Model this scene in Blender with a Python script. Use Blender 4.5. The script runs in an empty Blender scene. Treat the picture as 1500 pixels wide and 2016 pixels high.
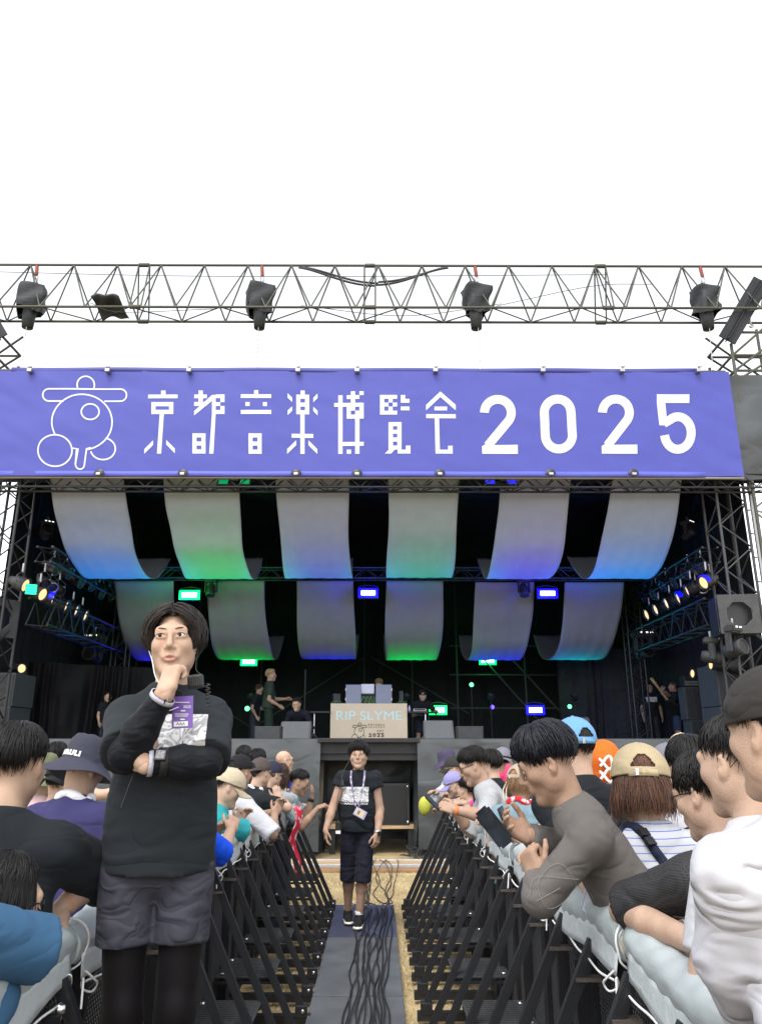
import bpy, bmesh, math, random
import numpy as np
from mathutils import Vector, Matrix
from mathutils.bvhtree import BVHTree
R = math.radians
random.seed(7); RNG = np.random.default_rng(7)
SC = bpy.context.scene
COL = SC.collection

# ------------------------------------------------------------------ camera, sky, sun, exposure
CAM_Z, PITCH, YAW, FPX = 1.715, R(17.05), R(-0.23), 1500.0
cam_d = bpy.data.cameras.new('camera'); cam = bpy.data.objects.new('camera', cam_d); COL.objects.link(cam)
cam.location = (0, 0, CAM_Z); cam.rotation_euler = (R(90) + PITCH, 0, YAW)
cam_d.sensor_fit = 'VERTICAL'; cam_d.sensor_height = 24.0; cam_d.lens = FPX / 2016 * 24.0
cam_d.clip_start = 0.05; cam_d.clip_end = 3000
SC.camera = cam
w = bpy.data.worlds.new('World'); SC.world = w; w.use_nodes = True
wn = w.node_tree; bg = wn.nodes['Background']
sky = wn.nodes.new('ShaderNodeTexSky'); sky.sky_type = 'NISHITA'; sky.sun_disc = False
SUN_EL, SUN_AZ = R(58), R(200)
sky.sun_elevation = SUN_EL; sky.sun_rotation = SUN_AZ; sky.air_density = 1.0; sky.dust_density = 1.5; sky.ozone_density = 1.0
hs = wn.nodes.new('ShaderNodeHueSaturation'); hs.inputs['Saturation'].default_value = 0.13
wn.links.new(sky.outputs[0], hs.inputs['Color']); wn.links.new(hs.outputs[0], bg.inputs['Color'])
bg.inputs['Strength'].default_value = 0.15
sun_d = bpy.data.lights.new('sun', 'SUN'); sun_d.energy = 0.6; sun_d.angle = R(25); sun_d.color = (1, .98, .95)
sun = bpy.data.objects.new('sun', sun_d); COL.objects.link(sun)
_sd = Vector((math.sin(SUN_AZ) * math.cos(SUN_EL), math.cos(SUN_AZ) * math.cos(SUN_EL), math.sin(SUN_EL)))
sun.rotation_euler = _sd.to_track_quat('Z', 'Y').to_euler()
SC.view_settings.view_transform = 'Standard'; SC.view_settings.look = 'None'
SC.view_settings.exposure = 1.58; SC.view_settings.gamma = 1.0; SC.view_settings.use_curve_mapping = False
SC.cycles.max_bounces = 5; SC.cycles.diffuse_bounces = 3; SC.cycles.glossy_bounces = 2
SC.cycles.transparent_max_bounces = 6; SC.cycles.sample_clamp_indirect = 4.0
SC.cycles.use_denoising = True

# ------------------------------------------------------------------ measuring helpers: a photo pixel and a distance give a place
_CR = cam.rotation_euler.to_matrix()
def ray(px, py): return _CR @ Vector(((px - 750) / FPX, (1008 - py) / FPX, -1.0))
def at(px, py, Y):
    d = ray(px, py); t = Y / d.y
    return Vector((d.x * t, Y, CAM_Z + d.z * t))
def gz(px, py, z):
    d = ray(px, py); t = (z - CAM_Z) / d.z
    return Vector((d.x * t, d.y * t, z))
def atx(px, py, X):
    d = ray(px, py); t = X / d.x
    return Vector((X, d.y * t, CAM_Z + d.z * t))

# ------------------------------------------------------------------ materials
_M = {}
def mat(name, col, rough=.75, metal=0.0, var=.12, vs=6.0, bump=.15, bs=60.0, spec=.35, emit=None, es=0.0, sheen=0.0, stretch=None, sss=0.0, dirt=None):
    if name in _M: return _M[name]
    m = bpy.data.materials.new(name); m.use_nodes = True; nt = m.node_tree; N, L = nt.nodes, nt.links
    b = N['Principled BSDF']; _M[name] = m
    b.inputs['Roughness'].default_value = rough; b.inputs['Metallic'].default_value = metal
    b.inputs['Specular IOR Level'].default_value = spec
    if sheen: b.inputs['Sheen Weight'].default_value = sheen
    if sss: b.inputs['Subsurface Weight'].default_value = sss; b.inputs['Subsurface Radius'].default_value = (.012, .005, .003)
    if emit is not None:
        b.inputs['Emission Color'].default_value = (*emit, 1); b.inputs['Emission Strength'].default_value = es
    tc = N.new('ShaderNodeTexCoord'); vec = tc.outputs['Object']
    if stretch:
        mp = N.new('ShaderNodeMapping'); mp.inputs['Scale'].default_value = stretch; L.new(vec, mp.inputs[0]); vec = mp.outputs[0]
    nz = N.new('ShaderNodeTexNoise'); nz.inputs['Scale'].default_value = vs; nz.inputs['Detail'].default_value = 5; L.new(vec, nz.inputs['Vector'])
    cr = N.new('ShaderNodeValToRGB'); e = cr.color_ramp.elements
    e[0].position, e[1].position = .3, .72
    e[0].color = (*[c * (1 - var) for c in col], 1); e[1].color = (*[min(1, c * (1 + var)) for c in col], 1)
    L.new(nz.outputs[0], cr.inputs[0]); out = cr.outputs[0]
    if dirt:
        dz = N.new('ShaderNodeTexNoise'); dz.inputs['Scale'].default_value = dirt[1]; dz.inputs['Detail'].default_value = 8; L.new(vec, dz.inputs['Vector'])
        dr = N.new('ShaderNodeValToRGB'); dr.color_ramp.elements[0].position = dirt[2]; dr.color_ramp.elements[1].position = dirt[2] + .12
        L.new(dz.outputs[0], dr.inputs[0])
        mx = N.new('ShaderNodeMixRGB'); L.new(dr.outputs[0], mx.inputs[0]); L.new(out, mx.inputs[1]); mx.inputs[2].default_value = (*dirt[0], 1); out = mx.outputs[0]
    L.new(out, b.inputs['Base Color'])
    if bump:
        bn = N.new('ShaderNodeTexNoise'); bn.inputs['Scale'].default_value = bs; bn.inputs['Detail'].default_value = 4; L.new(vec, bn.inputs['Vector'])
        bp = N.new('ShaderNodeBump'); bp.inputs['Strength'].default_value = bump; bp.inputs['Distance'].default_value = .02
        L.new(bn.outputs[0], bp.inputs['Height']); L.new(bp.outputs[0], b.inputs['Normal'])
    return m
def cloth(name, col, rough=.85, var=.10, folds=.45, fs=5.0, spec=.12, sheen=.02):
    """woven cloth: soft folds as relief plus a fine weave"""
    if name in _M: return _M[name]
    m = mat(name, col, rough, 0, var, 5, 0, 0, spec, sheen=sheen); nt = m.node_tree; N, L = nt.nodes, nt.links
    b = N['Principled BSDF']; tc = N['Texture Coordinate']
    mp = N.new('ShaderNodeMapping'); mp.inputs['Rotation'].default_value = (.3, .5, .35); mp.inputs['Scale'].default_value = (1.0, 1.0, 2.1); L.new(tc.outputs['Object'], mp.inputs[0])
    n1 = N.new('ShaderNodeTexNoise'); n1.inputs['Scale'].default_value = fs; n1.inputs['Detail'].default_value = 1.2; n1.inputs['Distortion'].default_value = .6; L.new(mp.outputs[0], n1.inputs['Vector'])
    n2 = N.new('ShaderNodeTexNoise'); n2.inputs['Scale'].default_value = 420; n2.inputs['Detail'].default_value = 2; L.new(tc.outputs['Object'], n2.inputs['Vector'])
    b1 = N.new('ShaderNodeBump'); b1.inputs['Strength'].default_value = folds; b1.inputs['Distance'].default_value = .05
    s1 = N.new('ShaderNodeMath'); s1.operation = 'SUBTRACT'; s1.inputs[1].default_value = .5; L.new(n1.outputs[0], s1.inputs[0]); s2 = N.new('ShaderNodeMath'); s2.operation = 'ABSOLUTE'; L.new(s1.outputs[0], s2.inputs[0])
    s3 = N.new('ShaderNodeMath'); s3.operation = 'SMOOTH_MIN'; s3.inputs[1].default_value = .075; s3.inputs[2].default_value = .06; L.new(s2.outputs[0], s3.inputs[0]); s4 = N.new('ShaderNodeMath'); s4.operation = 'MULTIPLY_ADD'; s4.inputs[1].default_value = 1.1; L.new(s3.outputs[0], s4.inputs[0]); L.new(n1.outputs[0], s4.inputs[2]); L.new(s4.outputs[0], b1.inputs['Height'])
    b2 = N.new('ShaderNodeBump'); b2.inputs['Strength'].default_value = .12; b2.inputs['Distance'].default_value = .004; L.new(n2.outputs[0], b2.inputs['Height']); L.new(b1.outputs[0], b2.inputs['Normal'])
    L.new(b2.outputs[0], b.inputs['Normal'])
    return m
def emis(name, col, s):
    if name in _M: return _M[name]
    m = bpy.data.materials.new(name); m.use_nodes = True; N = m.node_tree.nodes
    b = N['Principled BSDF']; b.inputs['Base Color'].default_value = (*[c * .5 for c in col], 1); b.inputs['Emission Color'].default_value = (*col, 1); b.inputs['Emission Strength'].default_value = s
    _M[name] = m; return m

STEEL_G = mat('green_grey_paint', (.075, .078, .062), .55, .3, .25, 3, .1, 40, dirt=((.2, .17, .1), 9, .62))
GALV = mat('galvanised_steel', (.33, .33, .33), .4, .8, .2, 8, .1, 50)
BLACKM = mat('black_painted_steel', (.012, .013, .016), .42, .0, .3, 6, .08, 60, .5, dirt=((.06, .055, .05), 7, .66))
BLACKP = mat('black_plastic', (.012, .012, .013), .45, 0, .15, 10, .05, 200, .4)
DARKGREY = mat('dark_grey_shell', (.035, .038, .042), .6, 0, .15, 8, .1, 150)
DRAPE = cloth('black_drape', (.010, .0105, .013), .8, .2, .8, 1.6, .25)
TARP = cloth('grey_black_tarpaulin', (.038, .044, .048), .38, .12, .45, 1.5, .55, 0)
WHITE = mat('white_plastic', (.75, .75, .75), .5, 0, .05, 5, .05, 60)
CHROME = mat('bright_metal', (.6, .6, .62), .2, 1.0, .05, 6, .02, 60)
WOOD = mat('plywood', (.42, .29, .16), .7, 0, .25, 3, .2, 30, stretch=(1, 12, 12), dirt=((.2, .12, .06), 6, .65))
ALU = mat('aluminium_edge', (.62, .62, .62), .35, .7, .1, 5, .05, 60)

# ------------------------------------------------------------------ object helpers
_W = {}          # world matrix at build time, by object name
def _name(n): return n
def tag(o, label=None, cat=None, group=None, kind=None):
    if label: o['label'] = label
    if cat: o['category'] = cat
    if group: o['group'] = group
    if kind: o['kind'] = kind
    return o
def thing(name, label, cat, loc=(0, 0, 0), rz=0.0, group=None):
    o = bpy.data.objects.new(name, None); COL.objects.link(o); o.empty_display_size = .1
    o.location = loc; o.rotation_euler = (0, 0, rz)
    _W[o.name] = Matrix.Translation(loc) @ Matrix.Rotation(rz, 4, 'Z')
    return tag(o, label, cat, group)
def link(name, me, parent=None, M=None, local=False):
    """link mesh data as an object; M is its world matrix (or parent-local when local=True)"""
    o = bpy.data.objects.new(name, me); COL.objects.link(o); M = M or Matrix.Identity(4)
    if parent is not None:
        o.parent = parent
        W = _W.get(parent.name, Matrix.Identity(4))
        if local: o.matrix_local = M; _W[o.name] = W @ M
        else: o.matrix_local = W.inverted() @ M; _W[o.name] = M
    else:
        o.matrix_world = M; _W[o.name] = M
    return o
def setmats(me, ms):
    for m in (ms if isinstance(ms, (list, tuple)) else [ms]): me.materials.append(m)
def npmesh(name, V, Fq, mats, mi=None, smooth=True):
    """mesh from numpy arrays: V (n,3), Fq (m,3|4)"""
    me = bpy.data.meshes.new(name); V = np.asarray(V, np.float32); Fq = np.asarray(Fq, np.int32); k = Fq.shape[1]
    me.vertices.add(len(V)); me.vertices.foreach_set('co', V.ravel())
    me.loops.add(Fq.size); me.loops.foreach_set('vertex_index', Fq.ravel())
    me.polygons.add(len(Fq)); me.polygons.foreach_set('loop_start', np.arange(0, Fq.size, k, dtype=np.int32))
    try: me.polygons.foreach_set('loop_total', np.full(len(Fq), k, np.int32))
    except Exception: pass
    setmats(me, mats)
    if mi is not None: me.polygons.foreach_set('material_index', np.asarray(mi, np.int32))
    if smooth: me.polygons.foreach_set('use_smooth', np.ones(len(Fq), bool))
    me.update(calc_edges=True); return me
def bmmesh(name, bm, mats, smooth=False):
    me = bpy.data.meshes.new(name); bmesh.ops.recalc_face_normals(bm, faces=bm.faces[:])
    if smooth:
        for f in bm.faces: f.smooth = True
    bm.to_mesh(me); bm.free(); setmats(me, mats); return me
_UC = {}
def rodmesh(m, n=10):
    if (m.name, n) not in _UC:
        a = np.arange(n) * 2 * math.pi / n; c = np.stack([np.cos(a), np.sin(a)], 1)
        V = np.concatenate([np.c_[c, np.zeros(n)], np.c_[c, np.ones(n)]]); i = np.arange(n)
        me = bpy.data.meshes.new('rod'); me.from_pydata(V.tolist(), [], [[k, (k + 1) % n, n + (k + 1) % n, n + k] for k in range(n)] + [list(range(n))[::-1], list(range(n, 2 * n))])
        for p in me.polygons: p.use_smooth = len(p.vertices) == 4
        setmats(me, m); _UC[(m.name, n)] = me
    return _UC[(m.name, n)]
def rodM(a, b, r):
    a, b = Vector(a), Vector(b); d = b - a
    return Matrix.Translation(a) @ d.to_track_quat('Z', 'Y').to_matrix().to_4x4() @ Matrix.Diagonal((r, r, d.length, 1))
def rod(name, a, b, r, m, parent=None, n=10): return link(name, rodmesh(m, n), parent, rodM(a, b, r))
def boxM(a, b, w_, h_, roll=0):
    """matrix for a unit cube stretched as a bar of section w_ x h_ from a to b"""
    a, b = Vector(a), Vector(b); d = b - a
    return Matrix.Translation((a + b) / 2) @ d.to_track_quat('Z', 'Y').to_matrix().to_4x4() @ Matrix.Rotation(roll, 4, 'Z') @ Matrix.Diagonal((w_, h_, d.length, 1))
def cubemesh(m, bev=.0):
    if ('c', m.name, bev) not in _UC:
        bm = bmesh.new(); bmesh.ops.create_cube(bm, size=1)
        _UC[('c', m.name, bev)] = bmmesh('bar', bm, m)
    return _UC[('c', m.name, bev)]
def bar(name, a, b, w_, h_, m, parent=None, roll=0): return link(name, cubemesh(m), parent, boxM(a, b, w_, h_, roll))
def box(name, c, size, m, parent=None, bev=.008, rot=None):
    bm = bmesh.new(); bmesh.ops.create_cube(bm, size=1); bmesh.ops.scale(bm, vec=size, verts=bm.verts)
    if bev: bmesh.ops.bevel(bm, geom=bm.edges[:], offset=min(bev, min(size) * .3), segments=2, affect='EDGES', profile=.6)
    M = Matrix.Translation(c)
    if rot is not None: M = M @ rot
    return link(name, bmmesh(name, bm, m), parent, M)
def lathe(name, prof, m, parent=None, M=None, n=20, smooth=True, arc=2 * math.pi):
    """prof: (r, z) points about local z"""
    k = len(prof); full = abs(arc - 2 * math.pi) < 1e-6; nn = n if full else n + 1
    a = np.arange(nn) * arc / n; p = np.array(prof)
    V = np.stack([np.outer(np.cos(a), p[:, 0]), np.outer(np.sin(a), p[:, 0]), np.tile(p[:, 1], (nn, 1))], -1).reshape(-1, 3)
    F = [[i * k + j, ((i + 1) % nn) * k + j, ((i + 1) % nn) * k + j + 1, i * k + j + 1] for i in range(n) for j in range(k - 1)]
    return link(name, npmesh(name, V, F, m, smooth=smooth), parent, M)
def tubearr(pts, rad, n=6):
    """arrays of one tube along pts"""
    P = np.asarray(pts, float); k = len(P); rad = np.broadcast_to(np.asarray(rad, float), (k,))
    T = np.gradient(P, axis=0); T /= np.linalg.norm(T, axis=1, keepdims=True) + 1e-9
    ref = np.array([0, 0, 1.]) if abs(T[0, 2]) < .9 else np.array([1., 0, 0]); V = []; nrm = np.cross(T[0], ref); nrm /= np.linalg.norm(nrm) + 1e-9
    a = np.arange(n) * 2 * math.pi / n
    for i in range(k):
        nrm = nrm - T[i] * nrm.dot(T[i]); nrm /= np.linalg.norm(nrm) + 1e-9; bn = np.cross(T[i], nrm)
        V.append(P[i] + rad[i] * (np.outer(np.cos(a), nrm) + np.outer(np.sin(a), bn)))
    V = np.concatenate(V); F = [[i * n + j, i * n + (j + 1) % n, (i + 1) * n + (j + 1) % n, (i + 1) * n + j] for i in range(k - 1) for j in range(n)]
    return V, np.array(F)
def tube(name, pts, rad, m, parent=None, n=6, M=None):
    V, F = tubearr(pts, rad, n); return link(name, npmesh(name, V, F, m), parent, M)
def merge(parts):
    Vs, Fs, o = [], [], 0
    for V, F in parts: Vs.append(V); Fs.append(np.asarray(F) + o); o += len(V)
    return np.concatenate(Vs), np.concatenate(Fs)
def spline(pts, n=24):
    """Catmull-Rom through pts"""
    P = [np.array(p, float) for p in pts]; P = [2 * P[0] - P[1]] + P + [2 * P[-1] - P[-2]]; out = []; seg = len(P) - 3; m_ = max(2, n // seg)
    for i in range(seg):
        for t in np.linspace(0, 1, m_, endpoint=False):
            a, b, c, d = P[i:i + 4]; out.append(.5 * (2 * b + (c - a) * t + (2 * a - 5 * b + 4 * c - d) * t * t + (3 * b - a - 3 * c + d) * t ** 3))
    out.append(P[-2]); return np.array(out)
def grid(name, fn, nu, nv, m, parent=None, thick=0.0, smooth=True, M=None):
    """sheet: fn(u, v) arrays -> xyz arrays"""
    u, v = np.meshgrid(np.linspace(0, 1, nu), np.linspace(0, 1, nv), indexing='ij'); X, Y, Z = fn(u, v)
    V = np.stack([X + 0 * u, Y + 0 * u, Z + 0 * u], -1).reshape(-1, 3)
    F = [[i * nv + j, (i + 1) * nv + j, (i + 1) * nv + j + 1, i * nv + j + 1] for i in range(nu - 1) for j in range(nv - 1)]
    o = link(name, npmesh(name, V, F, m, smooth=smooth), parent, M)
    if thick:
        s = o.modifiers.new('thickness', 'SOLIDIFY'); s.thickness = thick; s.offset = 0
    return o
def copytree(o, M):
    """copy of a thing with its parts and their sub-parts; M its new world matrix"""
    c = o.copy(); COL.objects.link(c); c.matrix_world = M; _W[c.name] = M
    for ch in o.children:
        d = ch.copy(); COL.objects.link(d); d.parent = c
        for g in ch.children:
            e = g.copy(); COL.objects.link(e); e.parent = d
    return c
def textmesh(s, size, off=0.0, shear=0.0, spacing=1.0):
    cu = bpy.data.curves.new('lettering', 'FONT'); cu.body = s; cu.size = size; cu.align_x = 'CENTER'; cu.align_y = 'CENTER'
    cu.offset = off; cu.shear = shear; cu.space_character = spacing; cu.resolution_u = 4
    o = bpy.data.objects.new('lettering', cu); COL.objects.link(o); dg = bpy.context.evaluated_depsgraph_get()
    me = bpy.data.meshes.new_from_object(o.evaluated_get(dg)); bpy.data.objects.remove(o); bpy.data.curves.remove(cu); return me
def noise1(seed, n, sm):
    a = np.random.default_rng(seed).standard_normal(n + 8 * sm); k = np.hanning(2 * sm + 1); k /= k.sum(); return np.convolve(a, k, 'same')[4 * sm:4 * sm + n] * math.sqrt(sm)
def wav(x, y, seed, k0, n=7, aniso=1.0):
    """smooth pseudo-noise from a few waves"""
    r = np.random.default_rng(seed); o = 0
    for i in range(n):
        a = r.uniform(0, 2 * math.pi); k = k0 * r.uniform(.6, 2.0); o = o + np.sin((x * math.cos(a) + y * math.sin(a) * aniso) * k + r.uniform(0, 6.28) + .8 * np.sin(x * k0 * .7 * r.uniform(.5, 1.5) + y * k0 * .5 + i)) / n
    return o
# ================================================================== SETTING: ground
def straw_material():
    m = mat('dry_lawn', (.40, .305, .165), .95, 0, .35, 1.3, .9, 55, .1, dirt=((.27, .195, .095), 14, .58))
    return m
LAWN = straw_material()
g = grid('ground', lambda u, v: ((u - .5) * 900, -60 + v * 900, 0 * u), 2, 2, LAWN, smooth=False); tag(g, kind='structure')
# dry grass blades on the part of the lawn that shows between the barriers
nb = 42000; r_ = RNG
bx_, by_ = r_.uniform(-2.2, 2.0, nb), r_.uniform(4.4, 13.0, nb); keep = (np.abs(bx_ + .1) > .30) | (by_ > 9.05); bx_, by_ = bx_[keep], by_[keep]; nb = len(bx_)
an, ln, tl = r_.uniform(0, 6.28, nb), r_.uniform(.02, .05, nb), r_.uniform(.5, 1.45, nb)
dx, dy, up_ = np.cos(an) * np.sin(tl) * ln, np.sin(an) * np.sin(tl) * ln, np.cos(tl) * ln + .004
wx, wy = -np.sin(an) * .0022, np.cos(an) * .0022
V = np.stack([np.stack([bx_ - wx, by_ - wy, 0 * bx_], -1), np.stack([bx_ + wx, by_ + wy, 0 * bx_], -1), np.stack([bx_ + dx, by_ + dy, up_], -1)], 1).reshape(-1, 3)
BL1, BL2, BL3 = mat('straw_blade', (.54, .43, .235), .9, bump=0), mat('pale_straw_blade', (.66, .555, .35), .9, bump=0), mat('olive_blade', (.26, .25, .09), .9, bump=0)
o = link('dry_grass', npmesh('dry_grass', V, np.arange(nb * 3).reshape(-1, 3), [BL1, BL2, BL3], r_.choice(3, nb, p=[.55, .33, .12]), False)); tag(o, 'straw coloured dry grass blades on the lawn between barriers', None, None, 'stuff')

# ================================================================== walkway boards and planks
BOARD = mat('dark_painted_board', (.092, .100, .108), .62, 0, .25, 4, .12, 40, .35, dirt=((.17, .165, .15), 11, .66))
BOARDB = mat('dark_blue_painted_board', (.050, .056, .090), .6, 0, .22, 4, .12, 40, .35, dirt=((.13, .12, .11), 10, .69))
WX0, WX1 = -.445, .175
walk = thing('walkway', 'dark painted board walkway running between the two barrier rows', 'walkway', (-.135, 5, 0))
edges_ = [1.2, 3.42, 5.24, 7.06, 7.08 + .03, 9.05]
def plank(y0, y1, m, zz=.08): box('board', ((WX0 + WX1) / 2, (y0 + y1) / 2, zz - .012), (WX1 - WX0, y1 - y0 - .008, .024), m, walk, .004)
plank(.6, 2.42, BOARD); plank(2.42, 4.24, BOARD); plank(4.24, 5.95, BOARD, .078); plank(5.95, 7.62, BOARD, .081); plank(7.62, 9.05, BOARDB, .084)
for y in np.arange(.8, 9, .9): box('bearer', ((WX0 + WX1) / 2, y, .033), (.5, .09, .064), WOOD, walk, .004)
trk = thing('plank_track', 'pale plywood plank with bright metal edges lying before the stage', 'plank', (0, 12.3, 0))
box('board', (-.1, 12.27, .045), (6.4, .42, .03), WOOD, trk, .004); box('edge_rail', (-.1, 12.51, .055), (6.4, .05, .05), ALU, trk, .006); box('edge_rail', (-.1, 12.04, .052), (6.4, .05, .05), ALU, trk, .006)
t2 = thing('timber_strip', 'brown timber strip lying on the lawn before the metal edge', 'timber', (0, 11.88, 0)); box('board', (-.1, 11.87, .02), (6.2, .18, .03), mat('brown_timber', (.30, .17, .085), .8, 0, .25, 2, .2, 30, stretch=(1, 10, 10)), t2, .004)
# cables running down the walkway
CABLE = mat('black_rubber_cable', (.022, .023, .026), .5, 0, .1, 10, .05, 90, .45)
for i in range(13):
    rr = random.Random(i * 7 + 1); x0 = -.10 + .018 * i + rr.uniform(-.02, .02); pts = []
    for j, y in enumerate(np.arange(1.05, 9.1, .45)):
        f = max(0, (y - 4.4) / 4.6); x = (-.27 + .027 * i) * (1 - f) + (-.13 + .023 * i) * f + rr.uniform(-.028, .028) + .03 * math.sin(y * 1.3 + i * .25)
        pts.append((min(.155, max(-.36, x)), y, .094 + .006 * (i % 3)))
    x = pts[-1][0]
    for y in (9.25, 9.6, 10.1, 10.7, 11.3, 11.8, 12.3, 12.9): x += rr.uniform(-.10, .09) - .012; pts.append((x, y, (.05 if y < 9.4 else .014) if y < 11.7 else .09 if y < 12.6 else .03))
    c = tube('cable', spline(pts, 150), rr.choice([.0055, .0065, .0048]), CABLE, n=6); tag(c, 'black cable snaking down the dark walkway in the bundle', 'cable', 'black cables along the walkway')
# ================================================================== crowd barriers
XL, XR, UW, Y_END, NU = -.985, .815, .86, 9.26, 10
def expanded_mesh(w_, h_, sx, sz, t):
    """flat lattice of diagonal bars in the YZ plane"""
    P = []
    def seg(y0, z0, y1, z1):
        d = np.array([0, y1 - y0, z1 - z0]); L_ = np.linalg.norm(d)
        if L_ < 1e-4: return
        n_ = np.array([0, -d[2], d[1]]) / L_ * t; x_ = np.array([t * .8, 0, 0]); a, b = np.array([0, y0, z0]), np.array([0, y1, z1])
        P.append((np.array([a + n_ + x_, a - n_ + x_, a - n_ - x_, a + n_ - x_, b + n_ + x_, b - n_ + x_, b - n_ - x_, b + n_ - x_]), np.array([[0, 1, 5, 4], [1, 2, 6, 5], [2, 3, 7, 6], [3, 0, 4, 7]])))
    k = sz / sx
    for s in (1, -1):
        c = -h_ / k if s > 0 else 0
        cmax = w_ if s > 0 else w_ + h_ / k
        while c < cmax:
            # line y = c + s*z/k
            z0, z1 = 0, h_
            ya, yb = c, c + s * h_ / k
            pts = []
            for z, y in ((0, ya), (h_, yb)):
                if y < 0: z = (0 - c) * k * s; y = 0
                if y > w_: z = (w_ - c) * k * s; y = w_
                pts.append((y, z))
            seg(pts[0][0], pts[0][1], pts[1][0], pts[1][1]); c += sx
    return merge(P)
bar0 = thing('crowd_barrier', 'x', 'barrier', (0, 0, 0))
# local frame: crowd on -x, aisle on +x, unit spans y 0..UW
Vm, Fm = expanded_mesh(UW - .10, .93, .021, .030, .0026)
o = link('mesh_panel', npmesh('mesh_panel', Vm, Fm, BLACKM, smooth=False), bar0, Matrix.Translation((0, .05, .13))); o['kind'] = 'stuff'
for y in (.022, UW - .022): bar('post', (0, y, .03), (0, y, 1.08), .045, .04, BLACKM, bar0)
bar('top_rail', (0, 0, 1.07), (0, UW, 1.07), .05, .05, BLACKM, bar0); bar('bottom_rail', (0, .04, .10), (0, UW - .04, .10), .04, .04, BLACKM, bar0);
bar('upright', (.027, UW / 2, .1), (.027, UW / 2, 1.1), .045, .03, BLACKM, bar0)
for y in (.19, .62):
    bar('strut', (.50, y, .115), (.045, y, 1.05), .026, .040, BLACKM, bar0)
    bar('base_beam', (-.02, y, .055), (.56, y, .055), .05, .05, BLACKM, bar0)
    b_ = box('strut_bracket', (.50, y, .10), (.075, .062, .07), BLACKM, bar0, .006); lathe('bolt', [(0, .012), (.009, .012), (.012, .006), (.012, 0)], CHROME, b_, Matrix.Translation((.512, y - .032, .105)) @ Matrix.Rotation(R(90), 4, 'X'), 10)
    bar('tie_plate', (.03, y, .93), (.12, y, .93), .05, .012, mat('worn_bare_steel', (.13, .11, .095), .5, .5, .3, 9, .1, 60), bar0)
stp = box('step_plate', (.187, UW / 2, .385), (.345, .40, .012), DARKGREY, bar0, .003)
GROOVE = mat('worn_dark_tread', (.055, .056, .058), .5, .1, .25, 20, .1, 60)
for k in range(12): box('tread_rib', (.187, UW / 2 - .18 + k * .0327, .394), (.325, .011, .008), GROOVE, stp, 0)
for y in (UW / 2 - .195, UW / 2 + .195): bar('step_beam', (.0, y, .36), (.355, y, .36), .04, .014, BLACKM, bar0)
for y in (UW / 2 - .15, UW / 2 + .15): lathe('bolt', [(0, .01), (.012, .008), (.013, 0)], CHROME, stp, Matrix.Translation((.05, y, .392)), 8)
ordn = ['nearest', 'second', 'third', 'fourth', 'fifth', 'sixth', 'seventh', 'eighth', 'ninth', 'farthest']
first = True
for side, X in (('left', XL), ('right', XR)):
    for k in range(NU):
        y0 = Y_END - UW * (NU - k)
        M = Matrix.Translation((X, y0, 0)) if side == 'left' else Matrix.Translation((X, y0 + UW, 0)) @ Matrix.Rotation(math.pi, 4, 'Z')
        if first: bb = bar0; bb.matrix_world = M; _W[bb.name] = M; first = False
        else: bb = copytree(bar0, M)
        bb['label'] = f'black steel mesh crowd barrier, {ordn[k]} in the row on the {side} of the walkway'; bb['group'] = 'crowd barriers along the walkway'
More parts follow.
